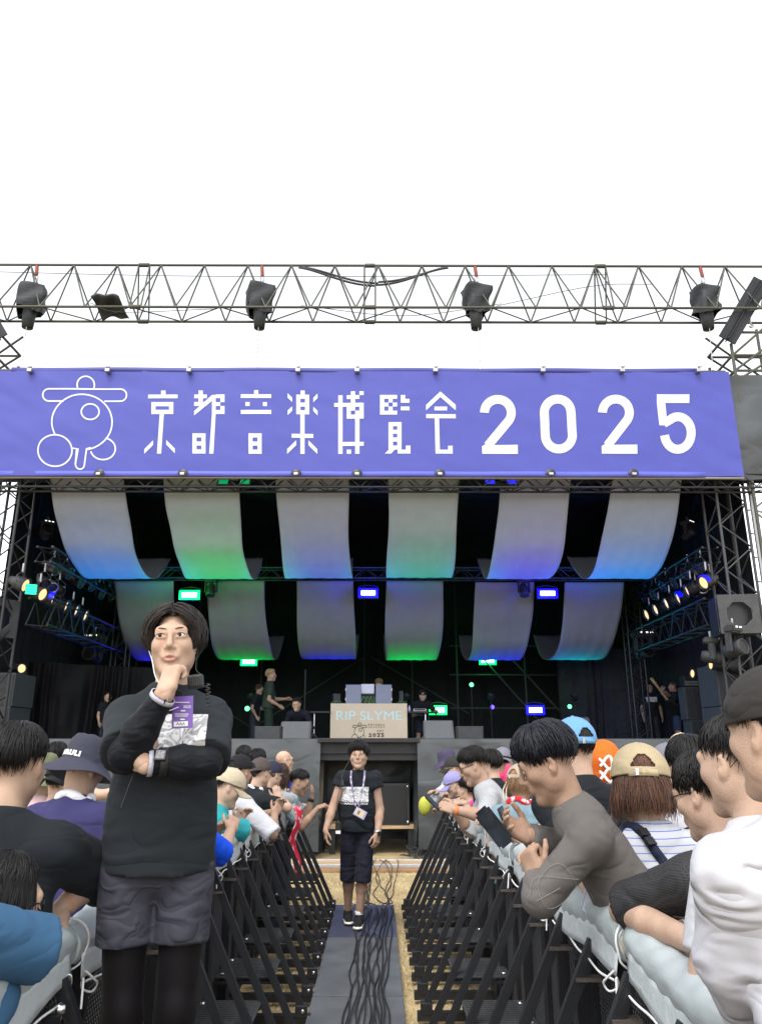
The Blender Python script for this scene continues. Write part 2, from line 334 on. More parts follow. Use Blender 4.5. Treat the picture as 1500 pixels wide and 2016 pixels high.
# grey foam rolls on the top rail
PADM = mat('grey_vinyl_padding', (.36, .40, .41), .42, 0, .10, 7, .16, 22, .45, dirt=((.29, .31, .31), 5, .6), stretch=(1, .4, 1))
PADB = mat('grey_padding_with_blue_tape', (.34, .385, .395), .42, 0, .10, 7, .16, 22, .45, dirt=((.10, .22, .50), 6, .66), stretch=(3, .25, 3))
CORDW = mat('white_cord', (.72, .72, .72), .7, 0, .06, 9, .1, 90); CUTF = mat('yellowed_foam_end', (.5, .45, .33), .9, 0, .1, 20, .3, 90)
def pad(X, y0, y1, lab, m=PADM, sg=1, seed=0):
    n = 34; ang = 20; t = thing('padding_roll', lab, 'padding', (X, (y0 + y1) / 2, 1.1), 0, 'grey padding rolls on the barrier rails'); rs = np.random.default_rng(seed)
    f1, f2 = rs.uniform(0, 6, 2)
    def fn(u, v):
        y = y0 + (y1 - y0) * u; a = v * 2 * math.pi; e = np.minimum(u, 1 - u); rr = .060 + .003 * np.sin(3 * math.pi * u + f1) + .002 * np.sin(5 * a + 18 * u + f2) * (.4 + np.sin(9 * u + f1) ** 2) - .009 * np.exp(-(e / .035) ** 2) + .002 * np.sin(60 * u + 3 * np.sin(a))
        sag = .012 * np.sin(math.pi * 2 * u + f2)
        lip = np.where(np.sin(a) < -.2, .018 * (-np.sin(a) - .2), 0) * (1 + .4 * np.sin(11 * u + f2))
        return X + np.cos(a) * rr, y, 1.122 + sag + np.sin(a) * rr - lip
    grid('foam', fn, n * 2, ang + 1, m, t)
    for ye, s in ((y0 + .004, -1), (y1 - .004, 1)):
        lathe('cut_end', [(.02, 0), (.052, .001), (.056, -.003)], CUTF if seed == 25 else m, t, Matrix.Translation((X, ye, 1.122 + .012 * math.sin(f2) )) @ Matrix.Rotation(R(-90 * s), 4, 'X'), 18)
    for ye in (y0 + .03,):
        a = np.linspace(0, 2 * math.pi, 30); P = np.stack([X + np.cos(a) * .065, ye + .02 * np.cos(a), 1.123 + np.sin(a) * .065 - .02 * (np.sin(a) < -.5)], -1); tube('binding_cord', P, .0036, CORDW, t, 6)
        lp = [(X + sg * .07, ye, 1.04), (X + sg * .09, ye + .03, 1.01), (X + sg * .095, ye + .05, .99), (X + sg * .08, ye + .045, .97), (X + sg * .06, ye + .01, .99), (X + sg * .07, ye - .01, 1.02), (X + sg * .085, ye - .05, .95)]; tube('cord_knot', spline(lp, 30), .0036, CORDW, t, 6)
    fz = lambda u: .012 * np.sin(math.pi * 2 * u + f2)
    grid('flap', lambda u, v: (X + sg * (.050 + .010 * v + .005 * v * np.sin(9 * u + f1)), y0 + .04 + (y1 - y0 - .08) * u, 1.10 + fz(u) - v * (.080 + .014 * np.sin(math.pi * u) + .006 * np.sin(9 * u + f2))), 40, 5, mat('pale_vinyl_flap', (.46, .50, .51), .4, 0, .08, 9, .25, 30, .45), t, .003)
    # white piping along the hanging edge
    ys = np.linspace(y0 + .05, y1 - .05, 30); tube('piping', np.stack([X + sg * (.064 + .006 * np.sin(ys * 7)), ys, 1.002 - .014 * np.sin((ys - y0) / (y1 - y0) * math.pi) + .005 * np.sin(ys * 19)], -1), .004, CORDW, t, 5)
stg_ = ['first', 'second', 'third', 'fourth', 'fifth', 'sixth', 'seventh', 'eighth']
for k in range(8):
    y0 = 8.8 - 1.02 * (k + 1); pad(XL, y0, y0 + 1.0, f'grey vinyl padding roll, {stg_[k]} from the stage on left barrier rail' if k else 'grey vinyl padding roll at the stage end of left rail', PADM, 1, k)
    pad(XR, y0, y0 + 1.0, f'grey vinyl padding roll, {stg_[k]} from the stage on right barrier rail' if k else 'grey vinyl padding roll at the stage end of right rail', PADB if k in (2, 3) else PADM, -1, k + 20)
# chain and latch of the nearest left joint
ch = thing('latch_chain', 'bright steel chain hanging with a latch on the near left barrier', 'chain', (XL + .05, 2.46, .5))
for i in range(16):
    z = 1.04 - i * .028; M = Matrix.Translation((XL + .06, 2.60 - .004 * i, z)) @ Matrix.Rotation(R(90 if i % 2 else 25), 4, 'Z') @ Matrix.Rotation(R(90), 4, 'X')
    a = np.linspace(0, 2 * math.pi, 13); tube('chain_link', np.stack([.009 * np.cos(a), .018 * np.sin(a), 0 * a], -1), .0034, CHROME, ch, 5, M)
lt = thing('clamp_latch', 'black steel clamp latch with curved arms on the near left barrier', 'latch', (XL + .06, 2.5, .45))
bar('plate', (XL + .05, 2.5, .35), (XL + .05, 2.5, .98), .06, .02, BLACKM, lt); tube('handle', spline([(XL + .07, 2.46, .62), (XL + .09, 2.54, .58), (XL + .09, 2.60, .50), (XL + .08, 2.62, .38)], 16), .013, BLACKM, lt, 8); tube('handle', spline([(XL + .07, 2.46, .62), (XL + .09, 2.42, .56), (XL + .09, 2.40, .48), (XL + .08, 2.40, .36)], 16), .013, CHROME, lt, 8)
box('hinge_block', (XL + .07, 2.49, .64), (.05, .12, .05), BLACKM, lt, .01); lathe('bolt', [(0, .02), (.014, .018), (.016, 0)], CHROME, lt, Matrix.Translation((XL + .07, 2.52, .99)) @ Matrix.Rotation(R(90), 4, 'Y'), 10)
lt2 = thing('clamp_latch', 'black steel clamp latch on the near right barrier beneath the padding', 'latch', (XR - .06, 2.9, .45))
bar('plate', (XR - .05, 3.22, .3), (XR - .05, 3.22, .95), .06, .02, BLACKM, lt2); box('hinge_block', (XR - .07, 3.2, .62), (.05, .12, .05), BLACKM, lt2, .01); tube('handle', spline([(XR - .07, 3.17, .62), (XR - .09, 3.12, .56), (XR - .09, 3.10, .46), (XR - .08, 3.1, .34)], 16), .014, CHROME, lt2, 8)
# red and white towel over the far left barrier
tw = grid('towel', lambda u, v: (-.80 + .03 * np.sin(9 * v) + .05 * u, 7.72 + .14 * u, 1.16 - .62 * v + .01 * np.sin(14 * u)), 8, 26, mat('red_white_towel', (.62, .02, .05), .9, 0, .1, 8, .3, 90, dirt=((.75, .72, .72), 16, .52)), thick=.008); tag(tw, 'red and white patterned towel hanging down the far left barrier', 'towel')
# ================================================================== STAGE
YF, ZD, ZL = 13.2, 1.60, 1.84      # stage front, deck height, top of the board along the front edge
DECK = mat('black_stage_deck', (.02, .021, .024), .6, 0, .2, 3, .1, 30)
stg = thing('stage', 'black festival stage deck with a cloth skirt and opening', 'stage', (0, 13.2, 0))
box('deck', (-.1, 18.9, ZD - .06), (17.0, 11.3, .12), DECK, stg, .01); box('front_board', (-.1, YF + .02, ZL - .13), (17.0, .03, .24), DECK, stg, .004)
OPX0, OPX1 = -.92, .62
def skirt(x0, x1, seed, nm='skirt', y=YF, zt=ZL - .02, zb=.12, amp=1.0):
    def fn(u, v):
        x = x0 + (x1 - x0) * u; z = zt + (zb - zt) * v
        q = .8 * wav(x * 1.2 + z * .5, z * .6, seed, 2.4, 8) + .5 * wav(x * 1.5 + .5 * z, z * .5, seed + 3, 7, 7) + .35 * np.abs(np.sin(x * 2.4 + 1.2 * z + seed + .8 * np.sin(x * 1.1)))
        return x, y - .07 - .075 * amp * q * (.25 + .75 * np.sin(math.pi * np.clip(v * 1.05, 0, 1)) ** .6) - .10 * v * (1 - v), z + .02 * np.sin(x * 2.3) * v
    return grid(nm, fn, max(16, int((x1 - x0) * 16)), 30, TARP, stg)
skirt(-8.6, OPX0 - .02, 3); skirt(OPX1 + .03, 8.4, 9)
box('lintel', (-.15, YF - .06, ZL - .04), (OPX1 - OPX0 + .14, .12, .07), BLACKP, stg, .008)
grid('rear_drape', lambda u, v: (OPX0 - .5 + 2.6 * u, 14.9 + .06 * wav(u * 5 + 1.5 * v, v * 3, 21, 3.2, 8), 1.7 - 1.6 * v), 70, 40, TARP, stg)
for x in (OPX0 - .02, OPX1 + .02): grid('side_drape', lambda u, v, x=x: (x + .05 * np.sin(9 * u + 4 * v), YF + .08 + 1.6 * u, 1.7 - 1.66 * v), 24, 16, TARP, stg)
bar('crossbar', (-1.6, 14.0, .42), (1.4, 14.0, .42), .05, .05, GALV, stg); bar('crossbar', (-1.6, 14.55, 1.42), (1.4, 14.55, 1.42), .03, .03, BLACKM, stg)
sb = thing('subwoofer', 'dark grey speaker cabinet standing in the stage opening', 'speaker', (.27, 13.9, .3)); box('cabinet', (.22, 13.9, .78), (.62, .6, .66), DARKGREY, sb, .015); box('grille', (.22, 13.595, .78), (.55, .012, .59), BLACKP, sb, .004)
for z in (.5, 1.06): lathe('corner_cap', [(0, .012), (.025, .01), (.028, 0)], CHROME, sb, Matrix.Translation((.50, 13.6, z)) @ Matrix.Rotation(R(90), 4, 'X'), 10)
pl = thing('pallet', 'timber pallet holding the speaker in the stage opening', 'pallet', (-.1, 13.9, 0))
for z in (.43,): box('board', (-.1, 13.62, z), (1.42, .02, .07), WOOD, pl, .004)
for k in range(5): box('board', (-.1, 13.7 + k * .14, .452), (1.42, .11, .018), WOOD, pl, .003)
for x in (-.75, -.1, .55): box('bearer', (x, 13.95, .2), (.09, .6, .39), BLACKM, pl, .004)
# loose cable tangle at the foot of the skirt
for i in range(9):
    rr = random.Random(40 + i); x = .45 + .08 * i; pts = [(x + rr.uniform(-.2, .2), 13.3 - .1 * j, .03 + abs(rr.gauss(0, .10)) * (j < 5)) for j in range(7)]
    o = tube('cable', spline(pts, 40), .006, CABLE, n=5); tag(o, 'thin black cable tangled at the foot of the stage skirt', 'cable', 'cables tangled at the stage foot')

# side, rear and roof cloth of the stage house
hs_ = thing('stage_house', 'black cloth walls and roof closing the stage at sides and rear', 'stage cover', (0, 18, ZD))
def drape(nm, p0, p1, zt, zb, nf, amp, m=DRAPE, seed=0, bunch=0, par=None):
    p0, p1 = np.array(p0, float), np.array(p1, float); d = p1 - p0; L_ = np.linalg.norm(d); nrm = np.array([-d[1], d[0]]) / L_
    def fn(u, v):
        s = amp * ((np.abs(np.sin(math.pi * nf * u + 2.2 * np.sin(5 * u + seed) + 1.1 * np.sin(17 * u + seed * 2) + .5 * np.sin(3 * v + 9 * u))) - .5) * (.35 + .65 * v) * (.6 + .6 * np.sin(11 * u + seed)) * 1.6 + .8 * wav(u * L_ * 2, v * 1.4, seed, 4, 6))
        return p0[0] + d[0] * u + nrm[0] * s, p0[1] + d[1] * u + nrm[1] * s, zt + (zb - zt) * v
    return grid(nm, fn, int(max(20, nf * 9)), 8, m, par if par is not None else hs_)
drape('rear_wall', (-8.2, 23.4), (8.2, 23.4), 7.4, ZD, 34, .05, seed=2)
drape('side_wall', (-7.3, 14.6), (-7.3, 23.4), 8.0, ZD - 1.6, 20, .05, seed=5); drape('side_wall', (7.12, 14.2), (7.12, 23.4), 8.0, ZD - 1.6, 20, .05, seed=6)
grid('roof', lambda u, v: (-8.3 + 16.6 * u, 13.45 + 10.3 * v, 8.25 - 1.05 * v + .1 * np.sin(u * 40) * np.sin(v * 9)), 60, 12, DRAPE, hs_)
BLK = cloth('black_masking_cloth', (.014, .015, .018), .7, .2, .9, 3, .3)
drape('left_masking', (-7.1, 15.8), (-4.6, 17.2), 3.35, ZD, 15, .17, cloth('black_satin_cloth', (.0045, .0045, .0055), .6, .15, .3, 2, .12), 8)
drape('right_masking', (4.9, 21.2), (7.0, 20.4), 4.2, ZD, 7, .09, BLK, 9)
drape('header_cloth', (-7.9, 13.72), (7.5, 13.72), 8.35, 6.5, 22, .03, BLK, 12)

# ------------------------------------------------------------------ hanging white cloth strips
STRIP = cloth('off_white_strip_cloth', (.27, .305, .36), .9, .04, .25, 1.1, .15)
def strip(x0, x1, prof, lab, seed, grp):
    P = spline([(0, y, z) for y, z in prof], 60); k = len(P)
    def fn(u, v):
        i = np.clip((v * (k - 1)).round().astype(int), 0, k - 1); x = x0 + (x1 - x0) * u
        rip = .012 * wav(x * 2, v * 2, seed, 3, 6) + .006 * np.sin(x * 22 + seed) * np.sin(v * 3) ** 2
        ex = .02 * np.sin(v * 9 + seed) * np.where(u < .5, -1, 1) * (np.abs(u - .5) * 2) ** 4
        return x + ex, P[i, 1] + rip, P[i, 2] + rip
    o = grid('cloth_strip', fn, 22, k, STRIP, thick=.006); tag(o, lab, 'cloth strip', grp); return o
prof1 = [(13.38, 6.52), (13.72, 6.05), (14.07, 5.70), (14.45, 5.40), (14.95, 5.16), (15.5, 5.06), (16.05, 5.18), (16.55, 5.46), (17.0, 5.84)]
prof2 = [(17.36, 5.36), (17.7, 4.80), (18.1, 4.36), (18.55, 4.04), (19.15, 3.84), (19.8, 3.82), (20.4, 3.96), (20.95, 4.25), (21.5, 4.70)]
posn = ['far left', 'second from left', 'left of the middle', 'right of the middle', 'second from right', 'far right']
SX = [(at(a, 947, 13.38).x, at(b, 947, 13.38).x) for a, b in ((98, 242), (322, 467), (543, 686), (764, 905), (984, 1126), (1204, 1345))]
for i, (a, b) in enumerate(SX):
    strip(a, b, [(y, z + random.uniform(-.03, .03)) for y, z in prof1], f'white cloth strip sagging under the roof in the front row, {posn[i]}', i, 'front row of hanging cloth strips')
    strip(a, b, [(y, z + random.uniform(-.03, .03)) for y, z in prof2], f'white cloth strip sagging under the roof in the rear row, {posn[i]}', i + 9, 'rear row of hanging cloth strips')

# ------------------------------------------------------------------ trusses
def truss(name, lab, a, b, hw, hh, step, m, r1=.024, r2=.012, grp=None, tri=False, up=(0, 0, 1), cat='truss', splice=None, phase=0):
    """lattice beam from a to b; tri: one top chord, two lower chords"""
    a, b = Vector(a), Vector(b); t = thing(name, lab, cat, a, 0, grp); d = (b - a); L_ = d.length; d = d / L_; up = Vector(up); s = d.cross(up).normalized(); up = s.cross(d).normalized()
    ch = [up * hh, s * hw - up * hh, -s * hw - up * hh] if tri else [s * hw + up * hh, -s * hw + up * hh, s * hw - up * hh, -s * hw - up * hh]
    for c in ch: rod('chord', a + c, b + c, r1, m, t)
    n = max(1, round(L_ / step)); st = L_ / n
    faces = [(0, 1), (0, 2), (1, 2)] if tri else [(0, 2), (1, 3), (0, 1), (2, 3)]
    for fi, (i, j) in enumerate(faces):
        for k in range(n):
            p, q, e = a + d * (st * k), a + d * (st * (k + .5)), a + d * (st * (k + 1)); I, J = (ch[j], ch[i]) if not (tri and fi == 2) else (ch[i], ch[j])
            if tri and fi == 2: rod('brace', (p if k % 2 else e) + I, (e if k % 2 else p) + J, r2 * .8, m, t, 6)
            else: rod('brace', p + I, q + J, r2, m, t, 6); rod('brace', q + J, e + I, r2, m, t, 6)
    if splice:
        for x in splice:
            for w_ in (-.11, .11):
                p = a + d * (x + w_)
                rod('splice_bar', p + ch[0], p + ch[1], r2, m, t, 6); rod('splice_bar', p + ch[0], p + ch[2], r2, m, t, 6)
            for c in ch: rod('splice_collar', a + d * (x - .10) + c, a + d * (x + .10) + c, r1 * 1.7, m, t)
    return t
TR = truss('roof_truss', 'long greenish grey triangular truss against the white sky', (-9.2, 13.27, 10.43), (9.2, 13.27, 10.43), .27, .565, .885, STEEL_G, .026, .0165, tri=True, splice=[9.2 - 4.72, 9.2 - .17, 9.2 + 4.48, .1])
truss('front_truss', 'black lattice truss under the purple banner holding the front cloths', (-7.6, 13.3, 6.36), (7.5, 13.3, 6.36), .14, .13, .55, BLACKM, .022, .012)
truss('middle_truss', 'black lattice truss between the two rows of hanging cloths', (-6.6, 17.2, 5.50), (6.6, 17.2, 5.50), .14, .12, .55, BLACKM, .022, .012)
for s, nm in ((-1, 'left'), (1, 'right')):
    truss('side_truss', f'black box truss running back along the {nm} side of the stage', (s * 6.35, 14.2, 4.12), (s * 6.35, 18.6, 4.12), .2, .25, .6, BLACKM, .026, .014)
    truss('side_truss', f'upper black lighting truss above the {nm} side of the stage', (s * 6.25, 13.9, 5.15), (s * 6.25, 18.4, 5.15), .14, .14, .5, BLACKM, .024, .012)
    truss('rear_leg', f'black lattice post standing at the rear {nm} of the stage', (s * 6.2, 18.6, ZD), (s * 6.2, 18.6, 7.2), .17, .17, .5, BLACKM, .022, .012, up=(0, 1, 0))
    truss('tower', f'black lattice tower at the front {nm} corner of the stage', (s * 6.55 + (.0 if s > 0 else -.35), 13.75, 0), (s * 6.55 + (.0 if s > 0 else -.35), 13.75, 6.9), .26, .30, .85, mat('tower_grey_paint', (.06, .062, .066), .5, .3, .2, 6, .1, 50) if s > 0 else BLACKM, .026, .014, up=(0, 1, 0))
# rear scaffold bracing on the right half of the stage
sc_ = thing('scaffold', 'dark scaffold frame with diagonal braces at the rear right', 'scaffold', (4, 21.5, ZD))
for x in (2.2, 4.1, 5.6): rod('pole', (x, 21.6, ZD), (x, 21.6, 7), .024, DARKGREY, sc_)
for z in (2.7, 3.6, 4.4): rod('ledger', (2.0, 21.6, z), (6.0, 21.6, z), .022, DARKGREY, sc_)
for x in (2.7, 3.5): rod('brace', (x, 21.5, 4.3), (x + 2.0, 21.5, 2.0), .024, DARKGREY, sc_)
for i, x in enumerate((-6.5, -5.3, -3.4, -.4, 1.0)):
    p = rod('scaffold_pole', (x, 22.7, ZD), (x, 22.7, 7.2), .024, DARKGREY); tag(p, 'dark upright scaffold pole before the black rear drape', 'pole', 'upright poles before the rear drape')
for (x0, x1, z0, z1) in ((-3.4, -.4, 2.3, 4.2), (-.2, 2.6, 4.2, 2.6), (-6.4, -3.6, 3.9, 2.2)):
    p = rod('brace_pole', (x0, 22.6, z0), (x1, 22.6, z1), .02, DARKGREY); tag(p, 'dark slanting brace pole before the black rear drape', 'pole', 'slanting braces before the rear drape')
# scaffold pole and open frame outside the right edge
sp = thing('scaffold', 'galvanised scaffold pole with rungs beyond the right stage tower', 'scaffold', (7.0, 13.6, 0))
rod('pole', (6.95, 13.5, 0), (6.95, 13.5, 8.7), .034, GALV, sp); rod('pole', (8.2, 13.9, 0), (8.2, 13.9, 9.0), .03, GALV, sp)
for k in range(15): rod('rung', (6.87, 13.5, .5 + k * .45), (7.03, 13.5, .5 + k * .45), .016, GALV, sp, 6)
for z in (4.8, 5.9): rod('brace', (6.95, 13.5, z), (8.2, 13.9, z + .9), .02, GALV, sp, 6); rod('brace', (6.95, 13.5, z), (8.2, 13.9, z - .1), .02, GALV, sp, 6); rod('brace', (6.95, 13.5, z), (8.2, 13.9, z - .8), .02, GALV, sp, 6)
# scaffold head rising over the banner at both ends
def scaff_head(s, lab):
    t = thing('scaffold', lab, 'scaffold', (s * 7.2, 13.3, 8.5)); x = s * (6.86 if s > 0 else 7.42)
    for dx_, dy_ in ((0, 0), (s * 1.1, 0), (0, 1.0), (s * 1.1, 1.0)): rod('pole', (x + dx_, 13.2 + dy_, 0), (x + dx_, 13.2 + dy_, 9.2 + (0 if not dx_ else .9)), .03, STEEL_G, t)
    for z in (8.62, 8.95, 9.45): rod('ledger', (x, 13.2, z), (x + s * 1.2, 13.2, z), .026, STEEL_G, t); rod('ledger', (x, 14.2, z), (x + s * 1.2, 14.2, z), .026, STEEL_G, t); rod('ledger', (x, 13.2, z), (x, 14.2, z), .026, STEEL_G, t)
    for z0, z1 in ((8.62, 9.45), (8.95, 9.9), (8.4, 9.1)): rod('brace', (x, 13.2, z0), (x + s * 1.1, 13.2, z1), .024, STEEL_G, t); rod('brace', (x, 14.2, z1), (x + s * 1.1, 14.2, z0), .024, STEEL_G, t)
    a, b = Vector((x - s * .12, 13.1, 9.22)), Vector((x + s * .75, 13.1, 10.55)); IB = mat('black_steel_beam', (.02, .021, .024), .5, .3, .3, 5, .1, 40)
    for off in (-.075, .075):
        n_ = Vector((-(b - a).z, 0, (b - a).x)).normalized() * off; bar('flange', a + n_, b + n_, .025, .20, IB, t)
    bar('web', a, b, .15, .02, IB, t)
    tube('hook', spline([(x + s * .42, 13.15, 9.75), (x + s * .42, 13.15, 9.62), (x + s * .46, 13.15, 9.57), (x + s * .42, 13.15, 9.53), (x + s * .39, 13.15, 9.56)], 16), .018, GALV, t, 6)
    return t
scaff_head(1, 'grey scaffold with a slanting black beam above the right banner end'); scaff_head(-1, 'grey scaffold with a slanting black beam above the left banner end')
grid('tarpaulin', lambda u, v: (6.60 + 2.4 * u, 13.12 + .05 * wav(u * 4, v * 4, 33, 3, 8) + .05 * np.sin(v * 7 + u * 3), 8.46 - 2.1 * v + .05 * np.sin(4 * u)), 50, 44, TARP); tag(bpy.data.objects['tarpaulin'], 'wrinkled grey tarpaulin covering the scaffold beside the right banner end', 'tarpaulin')

# ------------------------------------------------------------------ banner with lettering
PURP = cloth('purple_banner_vinyl', (.060, .069, .325), .5, .03, .28, .55, .3, 0); INKW = mat('white_print', (.52, .55, .62), .5, 0, .03, 3, .06, 30)
YB = 13.0
BX0, BX1, BZ0, BZ1 = -7.25, 6.655, 6.40, 8.51
def bwave(x, z): return .022 * wav(x * .9, z * 1.2, 71, 1.6, 8) + .010 * wav(x + 1.2 * z, z, 72, 5.5, 8) * (1 + .8 * np.clip((x - 5.0), 0, 2) + .8 * np.clip(-5.6 - x, 0, 2))
ban = thing('banner', 'long purple banner with white lettering across the stage front', 'banner', (0, YB, BZ0))
grid('sheet', lambda u, v: (BX0 + (BX1 - BX0) * u, YB + .04 + bwave(BX0 + (BX1 - BX0) * u, BZ0 + (BZ1 - BZ0) * v), BZ0 + (BZ1 - BZ0) * v), 260, 60, PURP, ban)
HEMP = cloth('purple_hem', (.085, .095, .42), .5, .03, .2, .55, .3, 0)
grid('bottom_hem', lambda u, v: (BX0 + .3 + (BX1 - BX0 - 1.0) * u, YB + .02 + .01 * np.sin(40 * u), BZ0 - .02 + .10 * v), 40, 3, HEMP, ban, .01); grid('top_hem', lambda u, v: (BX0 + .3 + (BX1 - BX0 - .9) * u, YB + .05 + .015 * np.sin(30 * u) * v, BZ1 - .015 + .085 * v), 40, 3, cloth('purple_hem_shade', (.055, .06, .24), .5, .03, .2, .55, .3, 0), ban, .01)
rod('pole', (BX0, YB + .08, BZ1 + .02), (BX1 - .05, YB + .08, BZ1 + .02), .028, STEEL_G, ban); rod('pole', (BX0, YB + .08, BZ0 - .02), (BX1, YB + .08, BZ0 - .02), .028, GALV, ban)
for px in (60, 213, 373, 587, 703, 857, 1068, 1224, 1374):
    c = at(px, 730, YB - .02); k = box('clamp', c, (.09, .10, .07), GALV, ban, .01); rod('clamp_bolt', c + Vector((.01, -.02, .02)), c + Vector((.01, -.02, .10)), .014, GALV, k); rod('clamp_bolt', c + Vector((-.03, -.05, .06)), c + Vector((.05, -.05, .06)), .014, GALV, k)
for px in (195, 360, 583, 703, 866, 1084, 1247):
    c = at(px, 934, YB - .02); k = box('clamp', c, (.08, .10, .05), GALV, ban, .01); lathe('clamp_disc', [(0, .01), (.09, .008), (.10, 0)], BLACKM, k, Matrix.Translation(c + Vector((0, .01, .01))) @ Matrix.Rotation(R(90), 4, 'X') , 14, arc=math.pi)
def tri_fill(polys):
    """list of pixel polygons -> triangulated bmesh in pixel space"""
    bm = bmesh.new()
    for p in polys:
        vs = [bm.verts.new((x, y, 0)) for x, y in p]; bm.faces.new(vs)
    bmesh.ops.triangulate(bm, faces=bm.faces[:]); return bm
def printed(name, polys, parent, m, mapf, sub=0):
    bm = tri_fill(polys)
    if sub: bmesh.ops.subdivide_edges(bm, edges=[e for e in bm.edges if e.calc_length() > sub], cuts=3, use_grid_fill=True); bmesh.ops.triangulate(bm, faces=bm.faces[:])
    for v in bm.verts: v.co = mapf(v.co.x, v.co.y)
    me = bpy.data.meshes.new(name); bm.to_mesh(me); bm.free(); setmats(me, m); return link(name, me, parent)
def mapban(px, py):
    p = at(px, py, YB); p.y += .034 + float(bwave(p.x, p.z)); return p
def stroke(pts, wd, closed=False):
    """polyline -> quads"""
    P = [np.array(p, float) for p in pts]; n = len(P); out = []; L_, R_ = [], []
    for i in range(n):
        a = P[i - 1] if (i or closed) else P[i]; b = P[(i + 1) % n] if (i < n - 1 or closed) else P[i]
        d = b - a; d /= np.linalg.norm(d) + 1e-9; nn = np.array([-d[1], d[0]])
        k = 1.0
        if 0 < i < n - 1 or closed:
            d1 = P[i] - P[i - 1]; d1 /= np.linalg.norm(d1) + 1e-9; k = 1 / max(.5, abs(float(d1 @ d)))
        L_.append(P[i] + nn * wd / 2 * k); R_.append(P[i] - nn * wd / 2 * k)
    for i in range(n if closed else n - 1):
        j = (i + 1) % n; out.append([L_[i], L_[j], R_[j], R_[i]])
    return out
def arc(cx, cy, r, a0, a1, n=24, ry=None):
    """image-space arc, angles counter-clockwise from the right, y down"""
    return [(cx + r * math.cos(R(a0 + (a1 - a0) * i / n)), cy - (ry or r) * math.sin(R(a0 + (a1 - a0) * i / n))) for i in range(n + 1)]
def rc(*rs): return [[(a, b), (c, b), (c, d), (a, d)] for a, b, c, d in rs]
def frame(x0, y0, x1, y1, t, *bars): return rc((x0, y0, x1, y0 + t), (x0, y1 - t, x1, y1), (x0, y0 + t, x0 + t, y1 - t), (x1 - t, y0 + t, x1, y1 - t), *[(x0 + t, b, x1 - t, b + t) for b in bars])
sA = lambda ps: [[(x / 2, 500 + y / 2) for x, y in p] for p in ps]
sB = lambda ps: [[(750 + x / 2, 500 + y / 2) for x, y in p] for p in ps]
sC = lambda ps: [[(640 + x / 4.167, 740 + y / 4.167) for x, y in p] for p in ps]
GL = []
GL.append(sA(rc((633, 534, 651, 550), (582, 550, 699, 565)) + frame(595, 580, 682, 628, 17) + [[(628, 628), (645, 628), (634, 784), (617, 784)], [(602, 731), (602, 750), (567, 784), (567, 766)], [(654, 730), (688, 764), (688, 783), (654, 748)]]))
GL.append(sA(rc((781, 534, 798, 550), (764, 550, 814, 565), (781, 565, 798, 580), (764, 580, 812, 596)) + [[(834, 552), (849, 552), (849, 563), (764, 634), (764, 616)], [(834, 564), (849, 564), (849, 628), (840, 784), (823, 784), (834, 628)]] + rc((849, 550, 884, 565), (867, 565, 884, 581), (849, 581, 867, 596), (867, 596, 884, 612), (849, 612, 884, 628)) + frame(757, 704, 809, 784, 16.5, 736)))
GL.append(sA(rc((1000, 534, 1017, 550), (948, 550, 1068, 565), (966, 581, 983, 597), (1035, 581, 1051, 597), (948, 612, 1068, 628)) + frame(978, 704, 1030, 784, 16.5, 736)))
GL.append(sA(rc((1183, 534, 1200, 550)) + frame(1166, 550, 1217, 628, 16.5, 581) + rc((1182, 628, 1199, 784), (1148, 705, 1233, 721)) + [[(1132, 545), (1150, 562), (1150, 580), (1132, 563)], [(1150, 597), (1150, 614), (1132, 632), (1132, 613)], [(1250, 545), (1250, 563), (1233, 580), (1233, 562)], [(1233, 597), (1250, 613), (1250, 632), (1233, 614)], [(1166, 730), (1166, 750), (1130, 784), (1130, 765)], [(1214, 730), (1249, 765), (1249, 784), (1214, 750)]]))
GL.append(sC(rc((107, 150, 143, 633), (73, 213, 107, 245), (143, 213, 177, 245), (211, 118, 246, 150), (177, 150, 281, 182), (211, 182, 246, 213), (281, 118, 317, 150), (177, 213, 317, 246), (177, 246, 246, 277), (281, 246, 317, 277), (177, 277, 211, 309), (246, 277, 317, 309), (177, 309, 317, 343), (246, 343, 282, 535), (246, 568, 282, 633), (143, 535, 317, 568), (177, 598, 213, 633))))
GL.append(sC(rc((450, 150, 591, 182), (450, 182, 485, 280), (520, 182, 555, 213), (485, 213, 520, 246), (555, 213, 591, 246), (520, 246, 555, 280), (450, 280, 591, 312), (621, 150, 657, 215), (657, 182, 692, 215), (621, 246, 692, 278), (520, 374, 627, 408), (520, 408, 557, 600), (592, 408, 627, 600), (557, 437, 592, 470), (557, 501, 592, 535), (557, 567, 592, 600), (595, 600, 700, 633), (662, 567, 700, 600)) + [[(524, 600), (572, 600), (542, 633), (490, 633)]]))
GL.append(sC([[(946, 121), (946, 168), (828, 278), (828, 232)], [(946, 121), (1072, 232), (1072, 278), (946, 168)]] + rc((897, 246, 1001, 278), (829, 309, 1072, 343), (942, 600, 1047, 633), (1009, 567, 1047, 600)) + [[(899, 343), (935, 343), (942, 600), (942, 633), (906, 633)]]))
D2 = lambda ox, sl: sB(stroke(arc(460.5 + ox, 622, 53, 180, -36, 26, 53) + [(421 + ox + sl, 752)], 35) + [[(398 + ox + sl, 754), (425 + ox + sl, 738), (446 + ox + sl, 749), (539 + ox + sl, 748), (540 + ox + sl, 784), (399 + ox + sl, 784)]])
GL.append(D2(0, 0))
GL.append(sB(stroke(arc(696, 621, 52.5, 0, 180, 18) + [(644.5, 640), (646.5, 690)] + arc(701, 712, 53, 180, 360, 18) + [(752, 690), (750, 640)], 35, True)))
GL.append(D2(465, 6))
